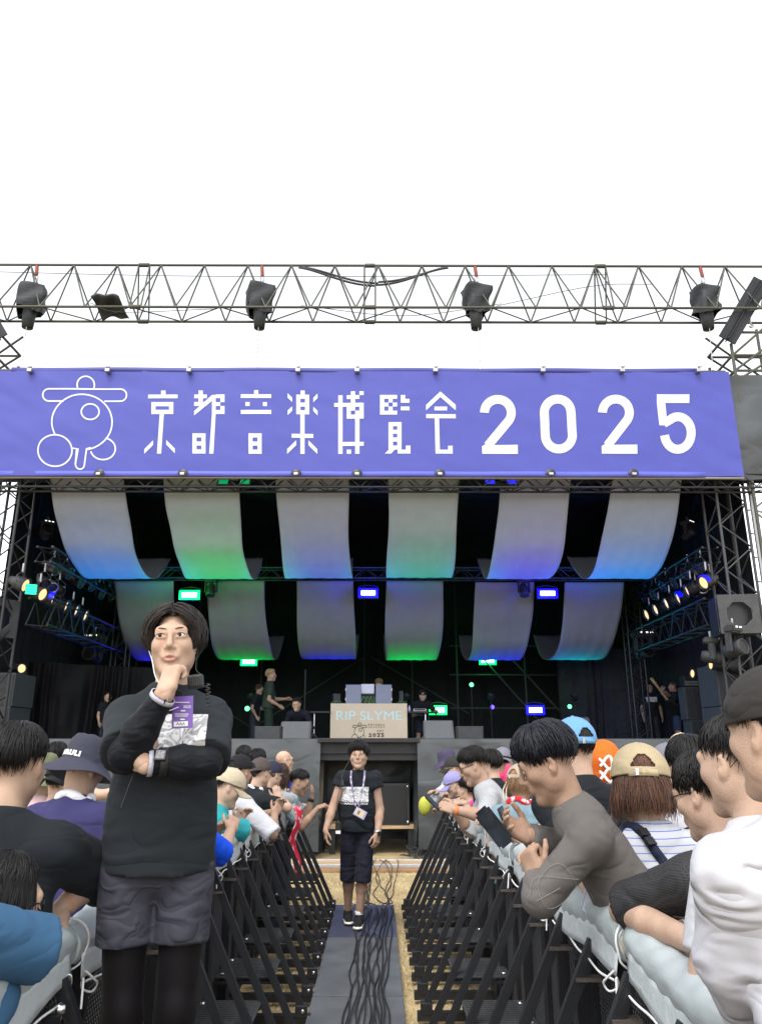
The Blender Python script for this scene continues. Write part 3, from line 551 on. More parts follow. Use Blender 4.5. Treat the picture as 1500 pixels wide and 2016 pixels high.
GL.append(sB(rc((1087, 549, 1216, 583)) + [[(1087, 583), (1121, 583), (1126, 640), (1134, 672), (1097, 672)]] + stroke([(1114, 664)] + arc(1170, 702, 53, 125, -172, 34, 64), 35)))
for gpoly in GL: printed('character', gpoly, ban, INKW, mapban, 14)
def emblem(wd, cut=None):
    q = lambda pts: [(x / 2, 500 + y / 2) for x, y in pts]
    E = [stroke(q(arc(336, 512, 34, -28, 208, 26)), wd), stroke(q([(249, 576)] + arc(191, 552, 24, 270, 90, 14) + arc(473, 552, 24, 90, -90, 14) + [(409, 576)]), wd), stroke(q(arc(322, 659, 118, 206, -80, 54, 110)), wd), stroke(q(arc(354, 618, 35, 0, 360, 30, 31)), wd), stroke(q(arc(216, 772, 67, 0, 360, 40, 62)), wd), stroke(q(arc(404, 764, 49, 78, -166, 36, 43)), wd),
         stroke(q([(286, 763), (304, 765), (296, 826)] + arc(314, 828, 17, 190, 350, 10) + [(340, 764), (356, 760)]), wd)]
    return E
for e in emblem(3.1): printed('emblem_stroke', e, ban, INKW, mapban, 20)

# ------------------------------------------------------------------ hoists on the roof truss
BAG = cloth('black_hoist_cover', (.030, .034, .038), .6, .15, .22, 7, .25); RUST = mat('red_shackle', (.25, .06, .04), .6, .3, .2, 9, .1, 60)
hp = ['far left', 'left middle', 'right middle', 'far right']
for i, px in enumerate((62, 512, 938, 1388)):
    T_ = at(px, 600, 13.27); x = T_.x; t = thing('chain_hoist', f'black covered chain hoist hanging in the roof truss, {hp[i]}', 'hoist', (x, 13.27, 9.9), 0, 'chain hoists in the roof truss')
    def fn(u, v, sd=i):
        a = u * 2 * math.pi; sq = 1 / np.maximum(np.abs(np.cos(a)), np.abs(np.sin(a))) ** .75; rr = (.235 + .035 * np.sin(v * 3 + sd) + .02 * np.sin(3 * a + v * 9 + sd)) * sq
        rr = np.where(v < .03, rr * .2, rr); return x + rr * np.cos(a + .35), 13.27 + rr * np.sin(a + .35) * .9, 10.50 - .62 * v + .05 * np.sin(2 * a + sd) * (v > .7)
    grid('cover', fn, 33, 14, BAG, t)
    lathe('chain_bag', [(.0, -.42), (.105, -.42), (.12, -.2), (.13, .0)], BAG, t, Matrix.Translation((x + (.02 if i < 2 else -.03), 13.22, 9.95)), 14)
    rod('hook_strap', (x, 13.27, 10.97), (x + .02, 13.27, 10.75), .035, RUST, t, 8); a = np.linspace(0, 2 * math.pi, 14); tube('hook', np.stack([x + .02 + .035 * np.cos(a), 13.27 + 0 * a, 10.68 + .07 * np.sin(a)], -1), .014, GALV, t, 6); rod('hook_shank', (x + .02, 13.27, 10.64), (x + .02, 13.27, 10.45), .02, GALV, t, 8)
    bx2 = at((40, 506, 946, 1405)[i], 728, 13.0); P = [(x + (bx2.x - x) * f, 13.2 - .15 * f, 9.95 + (8.55 - 9.95) * f) for f in np.linspace(0, 1, 30)]; tube('chain', P, np.where(np.arange(30) % 2, .012, .006), GALV, t, 5)
tp = at(218, 620, 13.2); o = grid('wrapped_bundle', lambda u, v: (tp.x - .30 + .52 * u + .12 * v, 13.1 + .35 * np.sin(math.pi * v) * .3 + .4 * v - .2, 10.02 - .26 * v + .03 * np.sin(9 * u + 5 * v) + .06 * np.sin(math.pi * u)), 14, 12, BAG, thick=.05); tag(o, 'black cloth wrapped bundle tied onto the roof truss', 'bundle')
# cables sagging along the truss
for i, (x0, x1, dz) in enumerate(((-1.6, -.05, .42), (-1.5, .0, .36), (-.05, 1.35, .40), (.0, 1.4, .33))):
    P = [(x0 + (x1 - x0) * f, 13.2, 10.90 - (dz * (1 - (2 * f - 1) ** 2) if i > 9 else dz * (math.sin(f * math.pi / 2) ** 1.4 if i < 2 else math.cos(f * math.pi / 2) ** 1.4))) for f in np.linspace(0, 1, 18)]
    o = tube('cable', P, .022, CABLE, n=6); tag(o, 'thick black cable sagging from the middle of the roof truss', 'cable', 'cables sagging from the roof truss')
for i, (a, b, c) in enumerate((((-9, 13.1, 10.75), (-3, 13.1, 10.62), (4.5, 13.1, 10.68)), ((-5.6, 13.0, 9.95), (-5.0, 13.0, 9.75), (-3.2, 13.0, 9.82)), ((-1.5, 13, 9.9), (.5, 13, 9.68), (2.4, 13, 9.95)), ((2.3, 13, 9.9), (4.2, 13.0, 10.35), (5.4, 13.0, 10.4)))):
    o = tube('cable', spline([a, b, c], 24), .007, CABLE, n=5); tag(o, 'thin cable looped along the roof truss', 'cable', 'thin cables along the roof truss')
# ================================================================== STAGE EQUIPMENT
def blamp(name, typ, loc, col, power, size=.1, aim=None, spot=60, blend=.6, parent=None):
    d = bpy.data.lights.new(name, typ); d.energy = power; d.color = col
    if typ == 'SPOT': d.spot_size = R(spot); d.spot_blend = blend; d.shadow_soft_size = size
    elif typ == 'POINT': d.shadow_soft_size = size
    o = bpy.data.objects.new(name, d); COL.objects.link(o); M = Matrix.Translation(loc)
    if aim is not None: M = M @ (Vector(aim) - Vector(loc)).to_track_quat('-Z', 'Y').to_matrix().to_4x4()
    if parent is not None: o.parent = parent; o.matrix_local = _W[parent.name].inverted() @ M
    else: o.matrix_world = M
    return o
GREEN, BLUE, CYAN, WARM = (.0, 1.0, .12), (.03, .02, 1.0), (.0, .35, 1.0), (1.0, .55, .22)
LEDG, LEDB = emis('green_led_core', (.55, 1.0, .62), 3.0), emis('blue_led_core', (.62, .60, 1.0), 3.0)
RIMG, RIMB = emis('green_led_edge', (0, 1.0, .12), 1.6), emis('blue_led_edge', (.0, .0, 1.0), 2.6)
EMW = emis('warm_lamp_glow', (1.0, .62, .30), 1.0)
def led_bar(px, py, Y, wpx, hpx, g, lab):
    c = at(px, py, Y); D = (at(px + 1, py, Y) - c).length; W_, H_ = wpx * D, hpx * D
    t = thing('led_wash_light', lab, 'stage light', c, 0, 'lit LED wash lights on the stage')
    box('housing', c + Vector((0, .09, 0)), (W_ + .14, .13, H_ + .13), BLACKP, t, .02); box('light_edge', c + Vector((0, .018, 0)), (W_ + .12, .02, H_ + .11), RIMG if g else RIMB, t, .006)
    n = 6
    for k in range(n): box('led_cell', c + Vector((-W_ / 2 + W_ * (k + .5) / n, .004, 0)), (W_ / n - .008, .012, H_), LEDG if g else LEDB, t, .004)
    tube('yoke', [c + Vector((-W_ / 2 - .07, .09, 0)), c + Vector((-W_ / 2 - .07, .10, .16)), c + Vector((0, .10, .2)), c + Vector((W_ / 2 + .07, .10, .16)), c + Vector((W_ / 2 + .07, .09, 0))], .012, BLACKP, t, 6)
    blamp('lamp', 'POINT', c + Vector((0, -.25, 0)), GREEN if g else BLUE, 7 if g else 12, .12, parent=t)
led_bar(373, 1171, 17.0, 30, 9, True, 'green lit LED bar left of the middle at truss height')
led_bar(725, 1167, 17.0, 28, 9, False, 'blue lit LED bar between the two middle cloth strips')
led_bar(1078, 1168, 17.0, 29, 9, False, 'blue lit LED bar high on the right between cloth strips')
led_bar(490, 1302, 21.6, 24, 9, True, 'green lit LED bar low behind the blond standing man')
led_bar(960, 1300, 21.6, 25, 9, True, 'green lit LED bar low on the right of the booth')
led_bar(862, 1398, 19.6, 26, 9, True, 'green lit LED bar at floor height beside the right table')
led_bar(1054, 1398, 19.6, 26, 9, False, 'blue lit LED bar at floor height right of the monitors')
for px, py, Y, g, lab in ((928, 1348, 20.5, True, 'small round green light on a thin stand'), (1121, 1391, 21, True, 'tiny round green light low at the rear right'), (969, 1392, 21, False, 'tiny round blue light low beside the green bar'), (3, 1437, 13.9, False, 'round blue light at the left end of the stage edge'), (487, 1395, 18.2, True, 'tiny green light held near the dark haired woman')):
    c = at(px, py, Y); t = thing('round_light', lab, 'stage light', c); rr = .055 if Y > 15 else .07
    lathe('lens', [(0, .02), (rr * .7, .015), (rr, 0)], emis('green_round_glow', (.1, 1, .3), 1.6) if g else emis('blue_round_glow', (.1, .05, 1), 1.6), t, Matrix.Translation(c) @ Matrix.Rotation(R(90), 4, 'X'), 14); lathe('can', [(rr, 0), (rr * 1.1, -.02), (rr, -.14), (0, -.16)], BLACKP, t, Matrix.Translation(c) @ Matrix.Rotation(R(90), 4, 'X'), 14)
    if py < 1360: rod('stand', c + Vector((0, .06, -.04)), (c.x, c.y + .06, ZD), .012, BLACKP, t, 6)
# coloured up-lights: floor washes behind the front board and small washes below the rear row
FCOL = ((0, .32, 1), (0, 1, .22), (.08, .22, 1), (0, .75, .5), (.10, .08, 1), (0, .35, 1)); RCOL = (BLUE, GREEN, BLUE, GREEN, BLUE, (0, .7, .6))
for i, (a, b) in enumerate(SX):
    xm = (a + b) / 2
    for row, c, col, pw, tgt, sp_ in (('front', Vector((xm, 15.5, ZD + .16)), FCOL[i], (230, 210, 180, 170, 260, 260)[i], (xm + .1, 15.65, 5.1), 64), ('rear', Vector((xm + .1 * ((i % 3) - 1), 20.4, 2.95)), RCOL[i], (45, 42, 50, 48, 50, 34)[i], (xm, 19.2, 3.9), 88)):
        t = thing('wash_light', f'dark wash light aimed up at the cloth strip, {posn[i]}, {row} row', 'stage light', c, 0, 'wash lights aimed at the cloth strips')
        lathe('can', [(0, -.14), (.08, -.14), (.10, 0), (.095, .0), (.07, -.03), (0, -.03)], BLACKP, t, Matrix.Translation(c) @ (Vector(tgt) - c).to_track_quat('Z', 'Y').to_matrix().to_4x4(), 12)
        rod('stand_foot' if row == 'front' else 'stand_pole', c - Vector((0, 0, .10)), (c.x, c.y + .02, ZD), .02 if row == 'front' else .012, BLACKP, t, 6)
        blamp('lamp', 'SPOT', c + (Vector(tgt) - c).normalized() * .03, col, pw, .05, tgt, sp_, .9, t)
# PAR cans on the side trusses
def par_can(c, aim, lit, lab, grp, sz=.105, m=BLACKM, gel=None):
    c = Vector(c); d = (Vector(aim) - c).normalized(); t = thing('par_can', lab, 'stage light', c, 0, grp); M = Matrix.Translation(c) @ d.to_track_quat('Z', 'Y').to_matrix().to_4x4()
    lathe('can', [(0, -.30), (sz * .55, -.30), (sz * .6, -.24), (sz * .92, -.18), (sz, -.1), (sz, .02), (sz * 1.12, .02), (sz * 1.12, .03), (sz * .92, .03), (sz * .9, -.03)], m, t, M, 18)
    lathe('lens', [(0, .012), (sz * .6, .008), (sz * .9, -.005)], EMW if lit else BLACKP, t, M, 16)
    if gel: lathe('gel_glow', [(sz * 1.02, -.06), (sz * 1.14, .025)], gel, t, M, 12, arc=math.pi)
    tube('yoke', [M @ Vector((-sz * 1.2, 0, -.08)), M @ Vector((-sz * 1.25, 0, -.08)) + Vector((0, 0, .12)), c + Vector((0, 0, .22)) - d * .08, M @ Vector((sz * 1.25, 0, -.08)) + Vector((0, 0, .12)), M @ Vector((sz * 1.2, 0, -.08))], .010, BLACKM, t, 6)
    rod('clamp', c + Vector((0, 0, .2)) - d * .08, c + Vector((0, 0, .36)) - d * .08, .02, GALV, t, 8); return t
kR = 6.05 / 5.2
RP = [(1385, 1147), (1353, 1163), (1335, 1178), (1312, 1188), (1291, 1200), (1273, 1210)]; LP = [(50, 1152), (84, 1170), (103, 1180), (130, 1193), (150, 1202), (168, 1212)]
EMW.node_tree.nodes['Principled BSDF'].inputs['Emission Strength'].default_value = .45
for i, (px, py) in enumerate(RP):
    par_can(atx(px, py, 6.0), (0, 15.5 + .2 * i, 2.6) if i else (1.5, 12.5, 2.6), True, f'lit warm lamp in the hanging row at stage right, {ordn[i]} of six', 'lit lamps in the right hanging row', .125, gel=(RIMB if i in (0, 2) else None))
for i, (px, py) in enumerate(LP):
    par_can(atx(px, py, -6.15), (-1.5, 12.6, 2.6) if i < 2 else (0, 15.5 + .2 * i, 2.6), True, f'lit warm lamp in the hanging row at stage left, {ordn[i]} of six', 'lit lamps in the left hanging row', .125, gel=(RIMB if i == 2 else None))
gl = atx(62, 1161, -6.0); t = thing('led_light', 'small square green LED panel in the left hanging row of lamps', 'stage light', gl); M = Matrix.Translation(gl) @ Matrix.Rotation(R(25), 4, 'Z')
link('panel', bmmesh('panel', (lambda bm: (bmesh.ops.create_cube(bm, size=1), bmesh.ops.scale(bm, vec=(.19, .06, .19), verts=bm.verts), bm)[-1])(bmesh.new()), BLACKP), t, M)
for k in range(4): link('led_row', cubemesh(emis('green_panel_rows', (0, 1, .25), 1.3)), t, M @ Matrix.Translation((0, -.035, -.066 + .044 * k)) @ Matrix.Diagonal((.17, .015, .030, 1)))
for s, nm in ((-1, 'left'), (1, 'right')):
    for k in range(6):
        par_can((s * 6.15, 14.3 + .62 * k, 4.95 + .06 * (k % 2)), (s * -2, 13.5 + .5 * k, 1.2), False, f'unlit black lamp on the upper {nm} side truss, {ordn[k]} of six', f'unlit lamps on the upper {nm} side truss', .12)
    for k in range(3):
        par_can((s * 6.25, 14.1 + .35 * k, 4.62), (s * 2, 10, 1.0), False, f'unlit black lamp clamped beneath the {nm} side truss, {ordn[k]} of three', f'unlit lamps beneath the {nm} side truss', .10, GALV if k == 1 else BLACKM)
# profile spots on stands and truss
def profile_spot(c, aim, lab, L_=.62):
    c = Vector(c); d = (Vector(aim) - c).normalized(); t = thing('profile_spot', lab, 'stage light', c); M = Matrix.Translation(c) @ d.to_track_quat('Z', 'Y').to_matrix().to_4x4()
    lathe('body', [(0, -L_), (.09, -L_), (.12, -L_ + .05), (.12, -L_ * .55), (.085, -L_ * .5), (.085, -.04), (.10, -.02), (.10, .01), (.085, .01), (.08, -.02)], DARKGREY, t, M, 16); lathe('lens', [(0, .0), (.08, -.012)], EMW, t, M, 14); rod('handle', M @ Vector((.0, 0, -L_)), M @ Vector((0, 0, -L_ - .12)), .015, DARKGREY, t, 8); return t
def tripod(x, y, z1, lab, z0=ZD, s=.42, m=BLACKM):
    t = thing('light_stand', lab, 'stand', (x, y, z0)); rod('pole', (x, y, z0 + .15), (x, y, z1), .018, m, t, 8); rod('sleeve', (x, y, z0 + .3), (x, y, z0 + (z1 - z0) * .55), .025, m, t, 8)
    for k in range(3):
        a = 2.1 * k + .5; e = (x + s * math.cos(a), y + s * math.sin(a), z0 + .01); rod('leg', (x, y, z0 + .62), e, .012, m, t, 6); rod('leg_brace', (x, y, z0 + .22), tuple(Vector((x, y, z0 + .62)).lerp(Vector(e), .55)), .008, m, t, 6)
    return t
a = at(44, 1316, 15.2); profile_spot(a, a + Vector((1.0, -.75, -.1)), 'grey profile spot aimed across at the far left stage edge', .75)
b = at(81, 1330, 16.0); profile_spot(b, b + Vector((1, -.15, -.05)), 'grey profile spot on a stand at stage left', .62); tripod(b.x - .38, 16.05, b.z - .1, 'black tripod stand under the left profile spot', m=GALV)
a = at(1398, 1309, 15.0); profile_spot(a, a + Vector((-1, -.12, .05)), 'grey profile spot at the far right stage edge', .75)
b = at(1362, 1326, 16.2); profile_spot(b, b + Vector((-1, -.2, .0)), 'grey profile spot on a stand at stage right', .6); tripod(b.x + .33, 16.2, b.z - .08, 'black tripod stand under the right profile spot')
# moving heads
def moving_head(c, yaw, lab, s=1.0, tilt=80):
    c = Vector(c); t = thing('moving_head', lab, 'stage light', c); M = Matrix.Translation(c) @ Matrix.Rotation(R(yaw), 4, 'Z') @ Matrix.Scale(s, 4)
    bm = bmesh.new(); bmesh.ops.create_cube(bm, size=1); bmesh.ops.scale(bm, vec=(.40, .30, .13), verts=bm.verts); bmesh.ops.bevel(bm, geom=bm.edges[:], offset=.03, segments=2, affect='EDGES'); link('base', bmmesh('base', bm, DARKGREY), t, M)
    for x in (-.16, .16):
        bm = bmesh.new(); bmesh.ops.create_cube(bm, size=1); bmesh.ops.scale(bm, vec=(.06, .13, .36), verts=bm.verts); bmesh.ops.bevel(bm, geom=bm.edges[:], offset=.025, segments=3, affect='EDGES'); link('arm', bmmesh('arm', bm, DARKGREY), t, M @ Matrix.Translation((x, 0, -.22)))
    H = M @ Matrix.Translation((0, 0, -.33)) @ Matrix.Rotation(R(tilt), 4, 'X'); lathe('head', [(0, -.22), (.09, -.22), (.13, -.14), (.125, .05), (.14, .10), (.14, .17), (.12, .18), (.11, .15), (0, .15)], DARKGREY, t, H, 16); lathe('lens', [(0, .165), (.11, .16)], BLACKP, t, H, 14)
    for k in range(3): link('indicator', cubemesh(emis('white_indicator', (1, 1, 1), .8)), t, M @ Matrix.Translation((-.1 + .1 * k, -.152, .03)) @ Matrix.Diagonal((.05, .006, .022, 1)))
    rod('clamp', M @ Vector((0, 0, .06)), M @ Vector((0, 0, .2)), .025, GALV, t, 8); return t
moving_head(at(1442, 1240, 13.3), 30, 'large grey moving head hanging before the right stage tower', 1.0); moving_head(at(1398, 1262, 14.2), 70, 'dark moving head beside the right stage tower', .9, 100)
moving_head(at(1265, 1250, 18.4), 10, 'dark moving head at the rear end of the right truss', 1.25); moving_head(at(187, 1256, 18.3), -10, 'dark moving head at the rear end of the left truss', 1.25)
for px in (417, 1030): moving_head(at(px, 1142, 17.1), 0, f'black moving head under the middle truss on the {"left" if px < 700 else "right"}', .75, 160)
for px, py in ((95, 1030), (1352, 1030)): moving_head(at(px, py, 15.5), 40, f'small black moving head high at the {"left" if px < 700 else "right"} side of the roof', .7, 60)
# side-hung speaker boxes and PA cabinets
def octo_speaker(c, rz, lab, s=1.0, m=None):
    t = thing('hung_speaker', lab, 'speaker', c, rz); W0 = _W[t.name]; m = m or mat('worn_grey_panel', (.05, .052, .054), .6, .0, .2, 6, .1, 40, dirt=((.028, .028, .028), 8, .6))
    bm = bmesh.new(); o_ = [bm.verts.new((sx * .36 * s, 0, sz * .36 * s)) for sx, sz in ((-1, -1), (1, -1), (1, 1), (-1, 1))]
    i_ = [bm.verts.new((.235 * s * math.cos(R(22.5 + 45 * k)), 0, .235 * s * math.sin(R(22.5 + 45 * k)))) for k in range(8)]
    for q in ((1, 0, 7, 'r'),): pass
    order = {0: (4, 5), 1: (6, 7), 2: (0, 1), 3: (2, 3)}
    for k in range(4):
        a0, a1 = order[k]; n0 = order[(k + 1) % 4][0]; bm.faces.new([o_[k], i_[a0], i_[a1]]); bm.faces.new([o_[k], i_[a1], i_[n0], o_[(k + 1) % 4]])
    r = bmesh.ops.extrude_face_region(bm, geom=bm.faces[:]); bmesh.ops.translate(bm, vec=(0, .03, 0), verts=[v for v in r['geom'] if isinstance(v, bmesh.types.BMVert)])
    link('front_panel', bmmesh('front_panel', bm, m), t, W0); box('cabinet', W0 @ Vector((0, .40, 0)), (.70 * s, .48, .70 * s), BLACKM, t, .01, W0.to_3x3().to_4x4()); return t
octo_speaker(at(1455, 1208, 13.2), R(-8), 'grey square box with octagonal opening at the right stage tower', .95)
octo_speaker(at(2, 1215, 13.6), R(60), 'dark square box with octagonal opening at the left stage tower', .95)
def pa(c, sz, lab): t = thing('speaker_cabinet', lab, 'speaker', (c[0], c[1], c[2])); box('cabinet', (c[0], c[1], c[2] + sz[2] / 2), sz, mat('charcoal_cabinet', (.06, .064, .068), .6, 0, .12, 9, .2, 120), t, .015); box('grille', (c[0], c[1] - sz[1] / 2 - .008, c[2] + sz[2] / 2), (sz[0] - .06, .012, sz[2] - .06), DARKGREY, t, .004); return t
a = at(8, 1440, 15.0); pa((a.x - .3, 15.2, ZD), (.95, .9, .82), 'charcoal speaker cabinet at the far left stage edge, lower of two'); pa((a.x - .26, 15.2, ZD + .82), (.92, .9, .62), 'charcoal speaker cabinet at the far left stage edge, upper of two')
a = at(1455, 1440, 15.4); pa((a.x + .05, 15.6, ZD), (.95, .9, .84), 'charcoal speaker cabinet at the far right stage edge, lower of two'); pa((a.x + .08, 15.6, ZD + .85), (1.0, .9, .80), 'charcoal speaker cabinet at the far right stage edge, upper of two')
# amplifier stack
a = at(1376, 1450, 17.4); ZA = ZD + .24; am = thing('amplifier', 'black guitar amplifier head standing on two speaker cabinets', 'amplifier', (a.x, 17.4, ZA + 1.12)); box('case', (a.x, 17.4, ZA + 1.25), (.52, .3, .24), BLACKP, am, .02); box('control_panel', (a.x, 17.243, ZA + 1.20), (.48, .012, .10), mat('grey_control_panel', (.16, .17, .18), .4, .3), am, .003)
for k in range(8): lathe('knob', [(0, .015), (.012, .014), (.014, 0)], BLACKP, am, Matrix.Translation((a.x - .2 + .057 * k, 17.236, ZA + 1.20)) @ Matrix.Rotation(R(90), 4, 'X'), 8)
pa((a.x, 17.42, ZA + .42), (.58, .36, .70), 'charcoal guitar speaker cabinet under the amplifier head'); pa((a.x + .05, 17.4, ZD), (.60, .42, .65), 'low black flight case at the bottom of the amplifier stack')
for i in range(7):
    px = 1380 + 9 * i; c = at(px, 1440, 16.6 + .1 * i); lean = .12 * (i % 3 - 1); o = rod('microphone_stand', (c.x, c.y, ZD), (c.x + lean, c.y, ZD + 1.39 + .08 * (i % 3)), .011, CHROME if i % 2 else BLACKM, None, 6); tag(o, 'thin upright microphone stand stored beside the right speaker cabinets', 'stand', 'microphone stands stored at stage right')
# DJ booth, laptops, table and monitors
YBO = 18.2
c0, c1 = at(650, 1452, YBO), at(802, 1452, YBO); ctop = at(744, 1385, YBO); bw = c1.x - c0.x; bxm = (c0.x + c1.x) / 2; bh = ctop.z - ZD
KRAFT = mat('beige_panel', (.72, .60, .44), .7, 0, .05, 2, .08, 20)
dj = thing('dj_booth', 'beige panelled booth with pale blue lettering at centre stage', 'booth', (bxm, YBO, ZD)); box('front_panel', (bxm, YBO, ZD + bh / 2), (bw, .03, bh), KRAFT, dj, .004); box('table_top', (bxm, YBO + .42, ZD + bh - .02), (bw - .04, .8, .03), BLACKP, dj, .004)
for x in (c0.x + .04, c1.x - .04): box('side_panel', (x, YBO + .42, ZD + bh / 2 - .02), (.03, .8, bh - .06), KRAFT, dj, .004)
PALE = mat('pale_cyan_print', (.60, .86, .86), .6, 0, .03, 4, .02, 30); INKB = mat('black_print', (.02, .02, .022), .6, 0, .05, 4, .02, 30)
me = textmesh('RIP SLYME', .30, 0, 0, .97); setmats(me, PALE); xs = [v.co.x for v in me.vertices]; sx = (at(790, 1410, YBO).x - at(661, 1410, YBO).x) / (max(xs) - min(xs)); ys = [v.co.y for v in me.vertices]; sy = (at(725, 1401, YBO).z - at(725, 1419, YBO).z) / (max(ys) - min(ys))
link('lettering', me, dj, Matrix.Translation((at(726, 1410, YBO).x, YBO - .019, at(726, 1410, YBO).z)) @ Matrix.Rotation(R(90), 4, 'X') @ Matrix.Diagonal((sx, sy, 1, 1)))
def mapbooth(px, py):  # banner emblem pixels -> booth panel
    qx = 694.5 + (px - 83) / 166 * 27; qy = 1423 + (py - 739) / 184 * 36; p = at(qx, qy, YBO); return Vector((p.x, YBO - .018, p.z))
zcut = ZD + .02
for e in emblem(6.5):
    e = [p for p in e if all(mapbooth(*q).z > zcut for q in p)]
    if e: printed('emblem_stroke', e, dj, INKB, mapbooth)
xg0, xg1 = 283, 893
def mapsmall(row, n0):
    return lambda px, py: Vector((at(724 + (px - n0[0]) / (n0[1] - n0[0]) * n0[2], 1400, YBO).x, YBO - .018, at(740, row + (py - 768) / 124 * 8, YBO).z))
for gi in range(7): printed('small_character', GL[gi], dj, INKB, mapsmall(1425, (283, 893, 33)))
for gi in range(3): printed('small_character', GL[gi], dj, INKB, (lambda f: (lambda px, py: f(px + 330, py)))(mapsmall(1437, (283, 893, 33))))
me = textmesh('2025', .105, .004, 0, 1.35); setmats(me, INKB); p = at(741, 1448, YBO); link('lettering', me, dj, Matrix.Translation((p.x, YBO - .019, p.z + .004)) @ Matrix.Rotation(R(90), 4, 'X') @ Matrix.Diagonal((1.35, 1.0, 1, 1)))
zt = ZD + bh
SILV = mat('silver_laptop_lid', (.50, .51, .52), .35, .5, .03, 4, .02, 40)
c = at(724, 1356, YBO + .55); lp = thing('laptop', 'silver laptop open on a stand at the middle of the booth', 'laptop', (c.x, YBO + .5, zt)); box('lid', (c.x, YBO + .55, c.z), (.31, .012, .23), SILV, lp, .006, Matrix.Rotation(R(-12), 4, 'X')); box('base', (c.x, YBO + .68, c.z - .12), (.31, .22, .015), SILV, lp, .005); lathe('lid_mark', [(0, .001), (.022, 0)], BLACKP, lp, Matrix.Translation((c.x, YBO + .54, c.z - .04)) @ Matrix.Rotation(R(90), 4, 'X'), 12)
lsx = thing('laptop_stand', 'black laptop stand in the middle of the booth', 'stand', (c.x, YBO + .6, zt))
for x in (-.13, .13): rod('leg', (c.x + x, YBO + .66, zt), (c.x + x, YBO + .66, c.z - .13), .009, BLACKP, lsx, 6)
mx = thing('mixer', 'black disc jockey mixer with green cables behind the booth', 'mixer', (c.x, YBO + .4, zt)); box('body', (c.x, YBO + .45, zt + .10), (.38, .3, .2), BLACKP, mx, .01)
for k in range(4): tube('cable', spline([(c.x - .16 + .1 * k, YBO + .26, zt + .02), (c.x - .1 + .09 * k, YBO + .24, zt + .16), (c.x - .02 + .06 * k, YBO + .26, zt + .08), (c.x + .06 + .04 * k, YBO + .28, zt + .0)], 20), .008, mat('green_cable', (.10, .30, .09), .5, bump=0), mx, 5)
GLS = mat('hazy_blue_acrylic', (.22, .25, .34), .25, 0, .05, 3, .02, 30)
for px0, px1, nm in ((681, 711, 'left'), (740, 771, 'right')):
    a, b = at(px0, 1348, YBO + .25), at(px1, 1348, YBO + .25); s_ = thing('acrylic_screen', f'grey blue clear screen standing on the booth at {nm}', 'screen', ((a.x + b.x) / 2, YBO + .25, zt)); box('sheet', ((a.x + b.x) / 2, YBO + .25, (zt + a.z) / 2), (b.x - a.x, .012, a.z - zt), GLS, s_, .002)
    for k in (.25, .75): box('clip', ((a.x if nm == 'left' else b.x), YBO + .24, zt + (a.z - zt) * k), (.02, .02, .06), WHITE, s_, .004)
for px, w_, h_, lab in ((663, .17, .20, 'small dark screen with a keyboard on the left of the booth'), (790, .10, .26, 'small dark camera arm on the right of the booth')):
    p = at(px, 1386, YBO + .3); t = thing('device', lab, 'device', (p.x, YBO + .3, zt)); box('screen', (p.x, YBO + .3, zt + h_ * .55 + .03), (w_, .03, h_), DARKGREY, t, .006, Matrix.Rotation(R(-10), 4, 'X')); box('keyboard', (p.x, YBO + .22, zt + .02), (w_ + .1, .2, .04), BLACKP, t, .006)
    for k in range(3): tube('cable', spline([(p.x - .1 + .07 * k, YBO + .12, zt + .01), (p.x - .05 + .07 * k, YBO + .09, zt + .06), (p.x + .05 * k, YBO + .12, zt + .02)], 10), .006, _M['green_cable'], t, 5)
def side_table(px0, px1, py, Y, lab):
    a, b = at(px0, py, Y), at(px1, py, Y); t = thing('folding_table', lab, 'table', ((a.x + b.x) / 2, Y, ZD)); box('table_top', ((a.x + b.x) / 2, Y, a.z - .02), (b.x - a.x, .5, .04), DARKGREY, t, .006)
    xm = (a.x + b.x) / 2 + (.05 if px0 > 700 else -.15); rod('pole', (xm, Y, ZD + .2), (xm, Y, a.z), .018, CHROME, t, 8)
    for k in range(3): an = 2.09 * k + .6; rod('leg', (xm, Y, ZD + .38), (xm + .34 * math.cos(an), Y + .34 * math.sin(an), ZD), .012, CHROME, t, 6)
    return a.z
side_table(612, 652, 1401, 18.3, 'dark side table on a tripod at the left of the booth'); zt2 = side_table(804, 862, 1401, 18.3, 'dark side table on a tripod at the right of the booth')
p = at(826, 1396, 18.2); t = thing('sampler', 'pale flat sampler on the right side table', 'device', (p.x, 18.2, zt2)); box('body', (p.x, 18.2, zt2 + .03), (.30, .22, .055), mat('pale_grey_case', (.45, .48, .5), .5), t, .008); box('pad_grid', (p.x, 18.085, zt2 + .035), (.24, .01, .03), BLACKP, t, .002)
p = at(806, 1394, 18.2); t = thing('bottle', 'small pale bottle on the right side table beside the booth', 'bottle', (p.x, 18.2, zt2)); lathe('body', [(0, 0), (.03, 0), (.03, .08), (.012, .11), (.012, .14), (0, .14)], mat('lilac_plastic', (.5, .42, .7), .3), t, Matrix.Translation((p.x, 18.2, zt2)), 12)
MONI = mat('charcoal_monitor', (.075, .08, .085), .65, 0, .1, 9, .2, 140)
